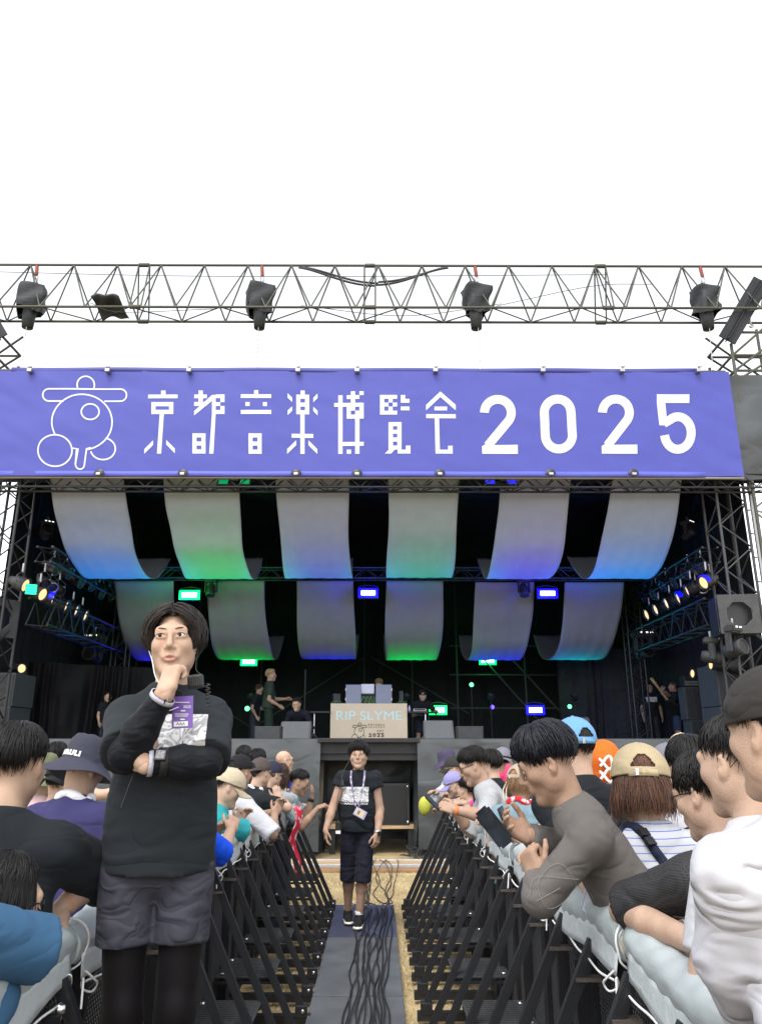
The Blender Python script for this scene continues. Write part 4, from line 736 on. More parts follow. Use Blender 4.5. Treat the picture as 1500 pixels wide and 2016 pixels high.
def wedge(px0, px1, pyt, Y, lab, gr=True):
    a, b = at(px0, 1452, Y), at(px1, 1452, Y); top = at(px0, pyt, Y + .25); w_ = b.x - a.x; h_ = top.z - ZD; t = thing('stage_monitor', lab, 'speaker', ((a.x + b.x) / 2, Y, ZD))
    bm = bmesh.new(); pr = [(0, 0), (.5, 0), (.5, h_ * .85), (.40, h_), (.02, .10 * 1)]
    L_ = [bm.verts.new((a.x, Y + y, ZD + z)) for y, z in pr]; R_ = [bm.verts.new((b.x, Y + y, ZD + z)) for y, z in pr]; bm.faces.new(L_); bm.faces.new(R_[::-1])
    for k in range(5): bm.faces.new([L_[k], L_[(k + 1) % 5], R_[(k + 1) % 5], R_[k]])
    bmesh.ops.bevel(bm, geom=bm.edges[:], offset=.012, segments=2, affect='EDGES'); link('cabinet', bmmesh('cabinet', bm, MONI), t)
    q = [Vector((a.x + .03, Y + .035, ZD + .13)), Vector((b.x - .03, Y + .035, ZD + .13)), Vector((b.x - .03, Y + .375, ZD + h_ - .02)), Vector((a.x + .03, Y + .375, ZD + h_ - .02))]; n_ = (q[1] - q[0]).cross(q[3] - q[0]).normalized(); n_ = n_ if n_.y < 0 else -n_
    me = bpy.data.meshes.new('grille'); me.from_pydata([p + n_ * .008 for p in q], [], [[0, 1, 2, 3]]); setmats(me, mat('monitor_grille', (.10, .105, .11), .6, 0, .1, 30, .5, 300)); link('grille', me, t)
    for k in range(3): box('rear_tag', ((a.x + b.x) / 2 - .06 + .05 * k, Y - .004, ZD + .05), (.03, .006, .05), WHITE, t, .002)
wedge(548, 609, 1419, 14.6, 'grey wedge stage monitor before the crouching man'); wedge(836, 896, 1417, 14.6, 'grey wedge stage monitor right of the booth table'); wedge(1128, 1172, 1411, 16.5, 'grey wedge stage monitor behind the light blue cap')
for px0, px1, lab in ((503, 555, 'low black box at the stage edge left of the wedge monitor'), (898, 950, 'low black box at the stage edge right of the wedge monitor')):
    a, b = at(px0, 1452, 13.9), at(px1, 1452, 13.9); t = thing('front_fill_speaker', lab, 'speaker', ((a.x + b.x) / 2, 13.9, ZD)); box('cabinet', ((a.x + b.x) / 2, 13.9, ZD + .22), (b.x - a.x, .3, .44), BLACKP, t, .012); box('grille', ((a.x + b.x) / 2, 13.742, ZD + .22), (b.x - a.x - .04, .01, .40), DARKGREY, t, .003)
for px, Y in ((383 + 0, 20.8), (1062, 20.6)):
    pass
t = tripod(at(598, 1452, 19.5).x, 19.5, at(598, 1318, 19.5).z, 'tall thin black stand at the left behind the crouching man')

for px, g, lab in ((462, True, 'green glowing panel fixed under the front truss at left'), (985, False, 'blue glowing panel fixed under the front truss at right')):
    c = at(px, 953, 13.45); t = thing('led_light', lab, 'stage light', c, 0, 'glowing panels under the front truss'); Mx = Matrix.Translation(c) @ Matrix.Rotation(R(-35), 4, 'X')
    link('housing', cubemesh(BLACKP), t, Mx @ Matrix.Diagonal((.62, .10, .16, 1)))
    for k in (-.2, .2): link('glow_plate', cubemesh(emis('dim_green_plate', (0, .22, .07), .5) if g else emis('dim_blue_plate', (.02, .02, .6), .5)), t, Mx @ Matrix.Translation((k, -.055, 0)) @ Matrix.Diagonal((.17, .012, .13, 1)))
# ================================================================== PEOPLE: a smooth-blended distance field turned into one surface
class Field:
    def __init__(s, lo, hi, h):
        s.h = h; s.lo = np.array(lo, np.float32) - 2 * h; n = np.ceil((np.array(hi) + 2 * h - s.lo) / h).astype(int) + 1; s.n = n
        s.ax = [(s.lo[i] + h * np.arange(n[i])).astype(np.float32) for i in range(3)]; s.d = np.full(n, .5, np.float32)
    def _sl(s, lo, hi):
        a = [max(0, int((lo[i] - s.lo[i]) / s.h)) for i in range(3)]; b = [min(s.n[i], int((hi[i] - s.lo[i]) / s.h) + 2) for i in range(3)]
        return tuple(slice(a[i], max(a[i], b[i])) for i in range(3))
    def put(s, lo, hi, fn, k=.02, sub=False):
        m = k + 3 * s.h; sl = s._sl([v - m for v in lo], [v + m for v in hi])
        if any(q.start >= q.stop for q in sl): return s
        X, Y, Z = s.ax[0][sl[0]][:, None, None], s.ax[1][sl[1]][None, :, None], s.ax[2][sl[2]][None, None, :]
        d = fn(X, Y, Z); c = s.d[sl]
        if sub:
            d = -d; t = np.clip(.5 - .5 * (c - d) / k, 0, 1); s.d[sl] = c * (1 - t) + d * t + k * t * (1 - t)
        else:
            t = np.clip(.5 + .5 * (c - d) / k, 0, 1); s.d[sl] = c * (1 - t) + d * t - k * t * (1 - t)
        return s
    def cone(s, a, b, ra, rb, k=.02, sub=False, flat=None, cut0=None, cut1=None):
        """tapered capsule; flat=(axis vector, factor) squeezes it along the axis; cut planes trim the ends"""
        a, b = np.array(a, np.float32), np.array(b, np.float32); r = max(ra, rb); ba = b - a; L2 = float(ba @ ba) + 1e-12; L_ = math.sqrt(L2)
        def fn(X, Y, Z):
            px, py, pz = X - a[0], Y - a[1], Z - a[2]
            t = (px * ba[0] + py * ba[1] + pz * ba[2]) / L2; tc = np.clip(t, 0, 1)
            qx, qy, qz = px - ba[0] * tc, py - ba[1] * tc, pz - ba[2] * tc; q = qx * qx + qy * qy + qz * qz
            f = 1.0
            if flat is not None:
                w_, f = flat; qa = qx * w_[0] + qy * w_[1] + qz * w_[2]; q = q + qa * qa * (1 / f ** 2 - 1)
            rr = ra + (rb - ra) * tc; l = np.sqrt(q)
            if flat is not None:
                d = (l - rr) * (f + (1 - f) * .35)
            else: d = l - rr
            if cut0 is not None: d = np.maximum(d, (cut0 - t) * L_)
            if cut1 is not None: d = np.maximum(d, (t - cut1) * L_)
            return d
        return s.put(np.minimum(a, b) - r, np.maximum(a, b) + r, fn, k, sub)
    def ell(s, c, r, k=.02, rot=None, sub=False):
        c = np.array(c, np.float32); r = np.array(r, np.float32); m = r.max()
        def fn(X, Y, Z):
            x, y, z = X - c[0], Y - c[1], Z - c[2]
            if rot is not None: x, y, z = [rot[0][i] * x + rot[1][i] * y + rot[2][i] * z for i in range(3)]
            k0 = np.sqrt((x / r[0]) ** 2 + (y / r[1]) ** 2 + (z / r[2]) ** 2); k1 = np.sqrt((x / r[0] ** 2) ** 2 + (y / r[1] ** 2) ** 2 + (z / r[2] ** 2) ** 2) + 1e-9
            return k0 * (k0 - 1) / k1
        return s.put(c - m, c + m, fn, k, sub)
    def rbox(s, c, hw, rd, k=.01, rot=None, sub=False):
        c = np.array(c, np.float32); m = max(hw) * 1.8
        def fn(X, Y, Z):
            x, y, z = X - c[0], Y - c[1], Z - c[2]
            if rot is not None: x, y, z = [rot[0][i] * x + rot[1][i] * y + rot[2][i] * z for i in range(3)]
            qx, qy, qz = np.abs(x) - hw[0] + rd, np.abs(y) - hw[1] + rd, np.abs(z) - hw[2] + rd
            return np.sqrt(np.maximum(qx, 0) ** 2 + np.maximum(qy, 0) ** 2 + np.maximum(qz, 0) ** 2) + np.minimum(np.maximum(qx, np.maximum(qy, qz)), 0) - rd
        return s.put(c - m, c + m, fn, k, sub)
    def mesh(s, it=1):
        d = s.d; S = d < 0; n = np.array(d.shape)
        C = [S[i:n[0] - 1 + i, j:n[1] - 1 + j, k:n[2] - 1 + k] for i in (0, 1) for j in (0, 1) for k in (0, 1)]
        al, an = C[0].copy(), C[0].copy()
        for c in C[1:]: al &= c; an |= c
        act = an & ~al; I = np.argwhere(act); N = len(I)
        if N == 0: return np.zeros((0, 3)), np.zeros((0, 4), int)
        off = np.array([[i, j, k] for i in (0, 1) for j in (0, 1) for k in (0, 1)]); v = np.stack([d[I[:, 0] + o[0], I[:, 1] + o[1], I[:, 2] + o[2]] for o in off], 1)
        acc = np.zeros((N, 3)); cnt = np.zeros(N)
        for a in range(8):
            for b in range(a + 1, 8):
                if np.abs(off[a] - off[b]).sum() != 1: continue
                x = (v[:, a] < 0) != (v[:, b] < 0); t = np.where(x, v[:, a] / np.where(x, v[:, a] - v[:, b], 1), 0)
                p = off[a] + t[:, None] * (off[b] - off[a]); acc += p * x[:, None]; cnt += x
        V = s.lo + s.h * (I + acc / cnt[:, None]); idx = np.full(act.shape, -1, np.int64); idx[act] = np.arange(N); Q = []
        for ax in range(3):
            o1, o2 = [(1, 2), (2, 0), (0, 1)][ax]; sl0 = [slice(1, -1)] * 3; sl1 = [slice(1, -1)] * 3; sl0[ax] = slice(0, n[ax] - 1); sl1[ax] = slice(1, n[ax])
            A, B = S[tuple(sl0)], S[tuple(sl1)]
            for flip, M_ in ((False, A & ~B), (True, ~A & B)):
                e = np.argwhere(M_)
                if not len(e): continue
                e = e + 1; e[:, ax] -= 1
                def cell(p, q):
                    c = e.copy(); c[:, o1] -= p; c[:, o2] -= q; return idx[c[:, 0], c[:, 1], c[:, 2]]
                q = np.stack([cell(1, 1), cell(0, 1), cell(0, 0), cell(1, 0)], 1); Q.append(q[:, ::-1] if flip else q)
        Q = np.concatenate(Q); Q = Q[(Q >= 0).all(1)]
        for _ in range(it):
            a = np.zeros_like(V); c = np.zeros(N)
            for i in range(4):
                for j in (1, 3): np.add.at(a, Q[:, i], V[Q[:, (i + j) % 4]]); np.add.at(c, Q[:, i], 1)
            V = .5 * V + .5 * a / np.maximum(c, 1)[:, None]
        return V, Q
def vnormals(V, Q):
    n = np.cross(V[Q[:, 2]] - V[Q[:, 0]], V[Q[:, 3]] - V[Q[:, 1]]); o = np.zeros_like(V)
    for i in range(4): np.add.at(o, Q[:, i], n)
    return o / (np.linalg.norm(o, axis=1, keepdims=True) + 1e-12)
def wav3(P, seed, k0, n=6, st=(1, 1, 1)):
    r = np.random.default_rng(seed); o = 0; P = P * np.array(st)
    for i in range(n):
        d = r.standard_normal(3); d /= np.linalg.norm(d); k = k0 * r.uniform(.6, 1.7); q = P @ d; e = r.standard_normal(3); o = o + np.sin(q * k + r.uniform(0, 6.28) + 1.1 * np.sin(P @ e * k0 * .5 + i))
    return o / n
def folds(V, Q, amp, seed, k=17.0, st=(1, 1, 1)):
    n = vnormals(V, Q); a = wav3(V, seed, k, 5, st); b = wav3(V, seed + 5, k * 1.8, 5, st); c = wav3(V, seed + 8, k * .5, 4)
    return V + n * (amp * (.9 * a - 1.1 * np.exp(-(a / .11) ** 2) * (.6 + c) - .6 * np.exp(-(b / .13) ** 2) * (.6 - c) + .25))[:, None]
def tf(V, M):
    A = np.array(M); return V @ A[:3, :3].T + A[:3, 3]
def nrm(v): v = np.array(v, float); return v / (np.linalg.norm(v) + 1e-9)

SKIN = {k: mat('skin_' + k, tuple(q * .78 for q in c), .56, 0, .13, 13, .16, 210, .22, sss=.06, dirt=(tuple(q * m_ for q, m_ in zip(c, (.76, .64, .60))), 16, .62)) for k, c in dict(light=(.55, .37, .27), tan=(.42, .265, .185), mid=(.48, .31, .22), pale=(.60, .39, .28), brown=(.34, .185, .115)).items()}
LIP = mat('lip_skin', (.38, .19, .145), .42, 0, .06, 9, .05, 120); EYEW = mat('eye_white', (.68, .66, .63), .25, 0, .02, 5, 0); IRIS = mat('dark_iris', (.015, .010, .008), .12, 0, .1, 9, 0)
def hairmat(nm, c): return mat('hair_' + nm, c, .5, 0, .3, 30, .2, 140, .3, stretch=(1, 1, .25))
HAIR = {k: hairmat(k, c) for k, c in dict(black=(.010, .009, .009), dark=(.020, .016, .014), brown=(.055, .028, .017), bluish=(.010, .011, .017), auburn=(.085, .040, .024), blond=(.34, .25, .13), light=(.22, .13, .065), grey=(.05, .047, .045)).items()}
HC, HRAD = np.array([0, -.010, .030]), np.array([.078, .098, .088])

BROW = mat('eyebrow_hair', (.06, .040, .030), .7, 0, .4, 60, 0)
def head_field(h, neck_end, nr=.056, face=True, wide=1.0, jaw=1.0, mouth=0.0):
    ne = np.array(neck_end); lo = np.minimum([-.10, -.13, -.16], ne - .08); hi = np.maximum([.10, .14, .14], ne + .08); F = Field(lo, hi, h); W_ = wide
    F.ell((0, -.012, .032), (.074 * W_, .094, .082), .02); F.ell((0, .030, -.035), (.060 * W_, .060, .080), .035)
    for s in (1, -1):
        F.cone((s * .048 * W_, .005, -.055), (s * .014, .068, -.106), .021 * jaw, .015, .035); F.ell((s * .047 * W_, .058, -.018), (.022, .022, .022), .03); F.ell((s * .058 * W_, .008, -.02), (.012, .033, .05), .03)
    F.ell((0, .073, -.103), (.020, .017, .017), .025); F.cone((-.040, .080, .030), (.040, .080, .030), .011, .011, .03)
    F.cone((0, -.022, -.06), ne, nr, nr * 1.12, .035)
    if face:
        for s in (1, -1): F.ell((s * .032, .100, .012), (.021, .013, .0115), .010, sub=True)
        F.cone((0, .093, .018), (0, .112, -.025), .0070, .0105, .010); F.ell((0, .104, -.029), (.010, .010, .008), .008)
        for s in (1, -1): F.ell((s * .0125, .098, -.031), (.0078, .009, .0072), .006)
        F.ell((0, .088, -.058), (.028, .012, .018), .02)
        g = .0035 + mouth
        F.cone((-.022, .094, -.064 + g * .3), (0, .0985, -.0625 + g * .6), .0028, .0046, .006); F.cone((.022, .094, -.064 + g * .3), (0, .0985, -.0625 + g * .6), .0028, .0046, .006)
        F.cone((-.020, .093, -.067 - g * .3), (0, .0975, -.0725 - g * .8), .0028, .0054, .006); F.cone((.020, .093, -.067 - g * .3), (0, .0975, -.0725 - g * .8), .0028, .0054, .006)
        F.ell((0, .106, -.0665), (.021 - mouth * .4, .012, .0016 + mouth * 1.1), .003, sub=True); F.ell((0, .101, -.087), (.018, .008, .006), .01, sub=True)
        for s in (1, -1):   # eyelids
            F.cone((s * .017, .0900, .0185), (s * .048, .083, .0178), .0064, .0048, .006); F.cone((s * .02, .0890, .0045), (s * .046, .083, .0065), .0050, .0040, .006)
    for s in (1, -1):
        a = s * .42; rot = [[math.cos(a), math.sin(a), 0], [-math.sin(a), math.cos(a), 0], [0, 0, 1]]
        F.ell((s * .081 * W_, -.012, -.002), (.0085, .0170, .030), .005, rot); F.ell((s * .077 * W_, -.004, -.028), (.008, .011, .011), .008); F.ell((s * .0905 * W_, -.004, .003), (.0085, .0100, .0185), .003, rot, True)
    return F
def hand_arrays(wrist, fdir, back, side, curl, h, sc=1.0, spread=.06, thumb=0.0):
    """hand mesh: fdir to the fingertips, back = direction the back of the hand faces, side 'L'/'R'"""
    y = nrm(fdir); z = np.array(back, float); z = nrm(z - y * z.dot(y)); x = np.cross(y, z); sg = -1 if side == 'R' else 1
    F = Field((-.10, -.05, -.13), (.10, .22, .06), h)
    F.rbox((0, .048, 0), (.040, .046, .0135), .013, .012); F.cone((0, -.008, 0), (0, .015, 0), .0275, .026, .02, flat=((0, 0, 1), .85)); F.ell((sg * .024, .03, -.008), (.018, .032, .015), .015)
    cs = curl if isinstance(curl, (list, tuple)) else [curl] * 4
    for i in range(4):
        bx = sg * (.029 - .0195 * i); p = np.array([bx, .086 - (.006 if i in (0,) else .012 if i == 3 else 0), 0.]); L_ = (.070, .078, .073, .057)[i]; ang = 0; sp = sg * spread * (1.5 - i)
        for j, (f, c) in enumerate(((.46, .75), (.30, 1.15), (.24, .75))):
            ang += c * cs[i]; d = np.array([math.sin(sp) * math.cos(ang), math.cos(ang) * math.cos(sp), -math.sin(ang)]); q = p + d * L_ * f
            F.cone(p, q, .0092 - .0007 * j, .0085 - .0008 * j, .005 if j else .009); p = q
    p = np.array([sg * .030, .018, -.006])
    for j, (d, l_) in enumerate((((sg * (.62 - .4 * thumb), .72, -.28 - .5 * thumb), .042), ((sg * (.25 - .5 * thumb), .9, -.35 - .4 * thumb), .034), ((sg * (.08 - .5 * thumb), .95, -.3 - .3 * thumb), .024))):
        q = p + nrm(d) * l_; F.cone(p, q, .0125 - .0015 * j, .0108 - .0013 * j, .008); p = q
    V, Q = F.mesh(1); M = np.eye(4); M[:3, 0], M[:3, 1], M[:3, 2], M[:3, 3] = x * sc, y * sc, z * sc, wrist; return tf(V, M), Q
def sm(x, a, b): t = np.clip((x - a) / (b - a), 0, 1); return t * t * (3 - 2 * t)
def thmax(phi, f, sd, b):
    """hair edge angle from the crown by azimuth (0 front, pi back)"""
    p = np.abs((phi + math.pi) % (2 * math.pi) - math.pi) * 180 / math.pi
    return np.radians(f + (sd - f) * sm(p, 38, 80) + (b - sd) * sm(p, 95, 150))
def edir(phi, th): return np.stack([np.sin(th) * np.sin(phi), np.sin(th) * np.cos(phi), np.cos(th) + 0 * phi], -1)
def hair_arrays(style, seed=0, n=420, vol=.012, f=62, sd=96, b=130, drop=0.0, thick=.0042, mess=.35, crown=-.35, fade=False):
    r = np.random.default_rng(seed); parts = []
    # under-layer
    nu, nv = 48, 16; ph = np.linspace(0, 2 * math.pi, nu, endpoint=False); tm = thmax(ph, f - 7, sd - 9, b - 13); V = []
    for j in range(nv):
        th = tm * (j + .15) / (nv - 1 + .15); d = edir(ph, th); k = 1.0 + (vol * .45 / .085) * np.clip((1.03 - (j / (nv - 1)) ** 4), 0, 1); V.append(HC + d * (HRAD + .003) * np.array([k, k, k]).T)
    V = np.concatenate(V); F = np.array([[j * nu + i, (j + 1) * nu + i, (j + 1) * nu + (i + 1) % nu, j * nu + (i + 1) % nu] for j in range(nv - 1) for i in range(nu)]); F = F[:, ::-1]
    V = V * 1.0; parts.append((V, F)); parts.append((np.array([V[:nu].mean(0) + [0, 0, .0]] * 1 + list(V[:nu])), np.array([[0, 1 + i, 1 + (i + 1) % nu, 1 + (i + 1) % nu] for i in range(0)] or [[0, 1, 2, 3]])))
    k = 8; T = np.linspace(0, 1, k)
    for i in range(n):
        phi = r.uniform(-math.pi, math.pi) if style != 'curtain' else 0
        if style == 'curtain':
            # locks sweep from a middle parting out and down over the temples
            s = 1 if i % 2 else -1; y0 = r.uniform(-.95, 1.0); ln = np.radians(r.uniform(95, 128) if y0 > -.2 else r.uniform(100, 135)); t0 = np.radians(r.uniform(2, 70) if i > 120 else r.uniform(2, 14)); th = t0 + (ln - t0) * T
            lat = np.sin(y0 * 1.25); cy = math.sqrt(max(.05, 1 - lat * lat)); fw = max(0, lat - .55)
            x = s * (.083 + r.uniform(0, vol)) * np.sin(th) ** .85 * (cy * (1 - fw) + fw * 1.18 * np.sin(th * .8)); y = HC[1] + lat * .104 - fw * .065 * (1 - np.cos(th)) ** 1.3 + .012 * fw * np.sin(th * 2)
            z = HC[2] + .004 + (.092 + r.uniform(0, vol)) * np.where(th < 1.57, np.cos(th) * (cy * .55 + .45), np.cos(th) * 1.25); P = np.stack([x, y + 0 * x, z], -1)
            w_ph = r.uniform(0, 6.28); P[:, 1] += .0035 * np.sin(T * 9 + w_ph) * T; P[:, 2] += .003 * np.sin(T * 7 + w_ph * 2) * T; P[:, 0] += s * .0045 * np.sin(T * 8 + w_ph) * T; P[:, 0] += s * .010 * np.sin(T * math.pi) - s * .022 * sm(T, .75, 1.0) * (z < 0.03); P += r.standard_normal(3) * .002
        else:
            te = thmax(np.array([phi]), f, sd, b)[0] * (r.uniform(.62, 1.08) if r.uniform() < .55 else r.uniform(.9, 1.03)); t0 = te * max(0, r.uniform(-.25, .72)); dr = r.normal(.12, mess * .42); te = te * (r.uniform(1.04, 1.13) if (r.uniform() < .10 and abs(phi) > 1.0) else 1.0); ph_ = phi + dr * T; th = t0 + (te - t0) * T; off = vol * (.35 + .75 * r.uniform()) * np.sin(np.clip(T * .9 + .12, 0, 1) * math.pi) ** .6
            d = edir(ph_, th); P = HC + d * (HRAD + .004 + off[:, None] * np.clip(1.15 - (th / te)[:, None] ** 5 * .8, .1, 2))
            # sweep of the crown
            P[:, 2] += 0
            if fade: P = P
            if drop and abs(phi) > .75:
                L_ = drop * r.uniform(.75, 1.05); m_ = 6; e = P[-1]; out = nrm([e[0], e[1] + .01, 0]); q = np.linspace(0, 1, m_ + 1)[1:, None]
                P = np.concatenate([P, e + np.array([0, 0, -1.]) * L_ * q + out * .012 * np.sin(q * 2.6) * L_ / .1 + np.array([r.normal(0, .010), r.normal(0, .008), 0]) * q ** 1.5])
        kk = len(P); fly = r.uniform(); P = P if fly > .07 else HC + (P - HC) * (1 + .05 * r.uniform(.3, 1) * np.linspace(0, 1, kk)[:, None]); rad = thick * .86 * (r.uniform(.7, 1.3) if fly > .10 else .45) * np.clip(1.15 - np.linspace(0, 1, kk) ** 2.2, .12, 1); parts.append(tubearr(P, rad, 3))
    V, F = merge([p for i, p in enumerate(parts) if i != 1]); return V, F
def head_shell(th_of_phi, rad, c, nu=44, nv=14, seam=0, seed=0, wob=.0):
    ph = np.linspace(0, 2 * math.pi, nu, endpoint=False); V = []
    for j in range(nv):
        th = th_of_phi(ph) * (j + .02) / (nv - 1); d = edir(ph, th); k = np.ones(nu)
        if seam: k = k - .014 * np.exp(-((ph * 6 / (2 * math.pi) + .5) % 1 - .5) ** 2 / .0012) * (j > 0)
        k = k + wob * np.sin(ph * 5 + j * .7 + seed) * (j / nv)
        V.append(np.array(c) + d * np.array(rad) * k[:, None])
    V = np.concatenate(V); F = np.array([[j * nu + i, j * nu + (i + 1) % nu, (j + 1) * nu + (i + 1) % nu, (j + 1) * nu + i] for j in range(nv - 1) for i in range(nu)]); return V, F, ph
CAPC, CAPR = (0, -.008, .032), (.0905, .111, .103)
def add_cap(par, Mh, m, back=False, tilt=0, seed=0, big=1.0, mbrim=None, opening=True):
    """peaked cap; the peak is at the front of the head, or at the back when back=True"""
    T = Mh @ Matrix.Rotation(R(-tilt), 4, 'X') @ (Matrix.Rotation(math.pi, 4, 'Z') @ Matrix.Translation((0, .016, 0)) if back else Matrix.Identity(4)) @ Matrix.Scale(big, 4)
    nu, nv = 120, 34; V, F, ph = head_shell(lambda p: np.radians(93 - 5 * np.cos(p)) + 0 * p, CAPR, CAPC, nu, nv, 1, seed, .008)
    fi = np.arange(len(F)); jj, ii = fi // nu, fi % nu; dphi = np.abs(((ii + .5) / nu * 360 + 180) % 360 - 180 - 0); db = 180 - dphi
    keep = np.ones(len(F), bool)
    if opening: keep = ~((db < 27) & (jj >= 20 + 10 * (db / 27) ** 2) & (jj < nv - 5))
    o = link('cap', npmesh('cap', V, F[keep], m), par, T); s_ = o.modifiers.new('thickness', 'SOLIDIFY'); s_.thickness = .0035; s_.offset = 1
    lathe('cap_button', [(0, .008), (.006, .007), (.009, .001)], m, o, T @ Matrix.Translation((CAPC[0], CAPC[1], CAPC[2] + CAPR[2])), 10)
    def fn(u, v):
        a = (u - .5) * 2; x = a * (.086 - .012 * v * np.abs(a)) ; y0 = CAPC[1] + CAPR[1] * np.sqrt(np.clip(1 - (x / CAPR[0]) ** 2, 0, 1)) * .985
        return x, y0 + v * (.078 * (1 - .55 * np.abs(a) ** 2.6)), .020 + 0 * x - .022 * v - .030 * a * a * (.3 + .7 * v)
    grid('cap_brim', fn, 22, 8, mbrim or m, o, .004, True, T)
    if opening:
        a = np.radians(np.linspace(150, 210, 14)); P = np.stack([np.sin(a) * .0935, CAPC[1] + np.cos(a) * .114, .022 + 0 * a], -1)
        Vb = np.concatenate([P + [0, 0, .011], P - [0, 0, .011]]); Fb = np.array([[i, i + 1, 15 + i, 14 + i] for i in range(13)]); b_ = link('cap_strap', npmesh('cap_strap', Vb, Fb, m), o, T); s_ = b_.modifiers.new('thickness', 'SOLIDIFY'); s_.thickness = .004
        box('cap_buckle', T @ Vector((-.02, -.1205, .022)), (.013, .006, .026), mat('cap_buckle_metal', (.4, .38, .33), .35, .8), o, .002, T.to_3x3().normalized().to_4x4())
    return o
def add_bucket(par, Mh, m, wide=.062, tilt=0, seed=0, high=1.0):
    T = Mh @ Matrix.Rotation(R(-tilt), 4, 'X'); nu = 56; ph = np.linspace(0, 2 * math.pi, nu, endpoint=False); V = []
    prof = [(.02, .150), (.5, .149), (.80, .140), (.93, .120), (.985, .09), (1.0, .055), (1.03, .030), (1.05, .022), (1.25, .005), (1.5, -.016), (1.5 + wide * 6, -.040), (1.5 + wide * 6.5, -.043)]
    for q, (k, z) in enumerate(prof):
        wv = .006 * np.sin(ph * 3 + seed) * max(0, k - 1) * 3 + .0025 * np.sin(ph * 5 + q + seed); V.append(np.stack([np.sin(ph) * .092 * k, CAPC[1] + np.cos(ph) * (.110 + .092 * (k - 1) if k > 1 else .110 * k), z * high + wv], -1))
    V = np.concatenate(V); F = np.array([[j * nu + i, j * nu + (i + 1) % nu, (j + 1) * nu + (i + 1) % nu, (j + 1) * nu + i] for j in range(len(prof) - 1) for i in range(nu)])
    o = link('bucket_hat', npmesh('bucket_hat', V, F, m), par, T); s_ = o.modifiers.new('thickness', 'SOLIDIFY'); s_.thickness = .004; return o, T

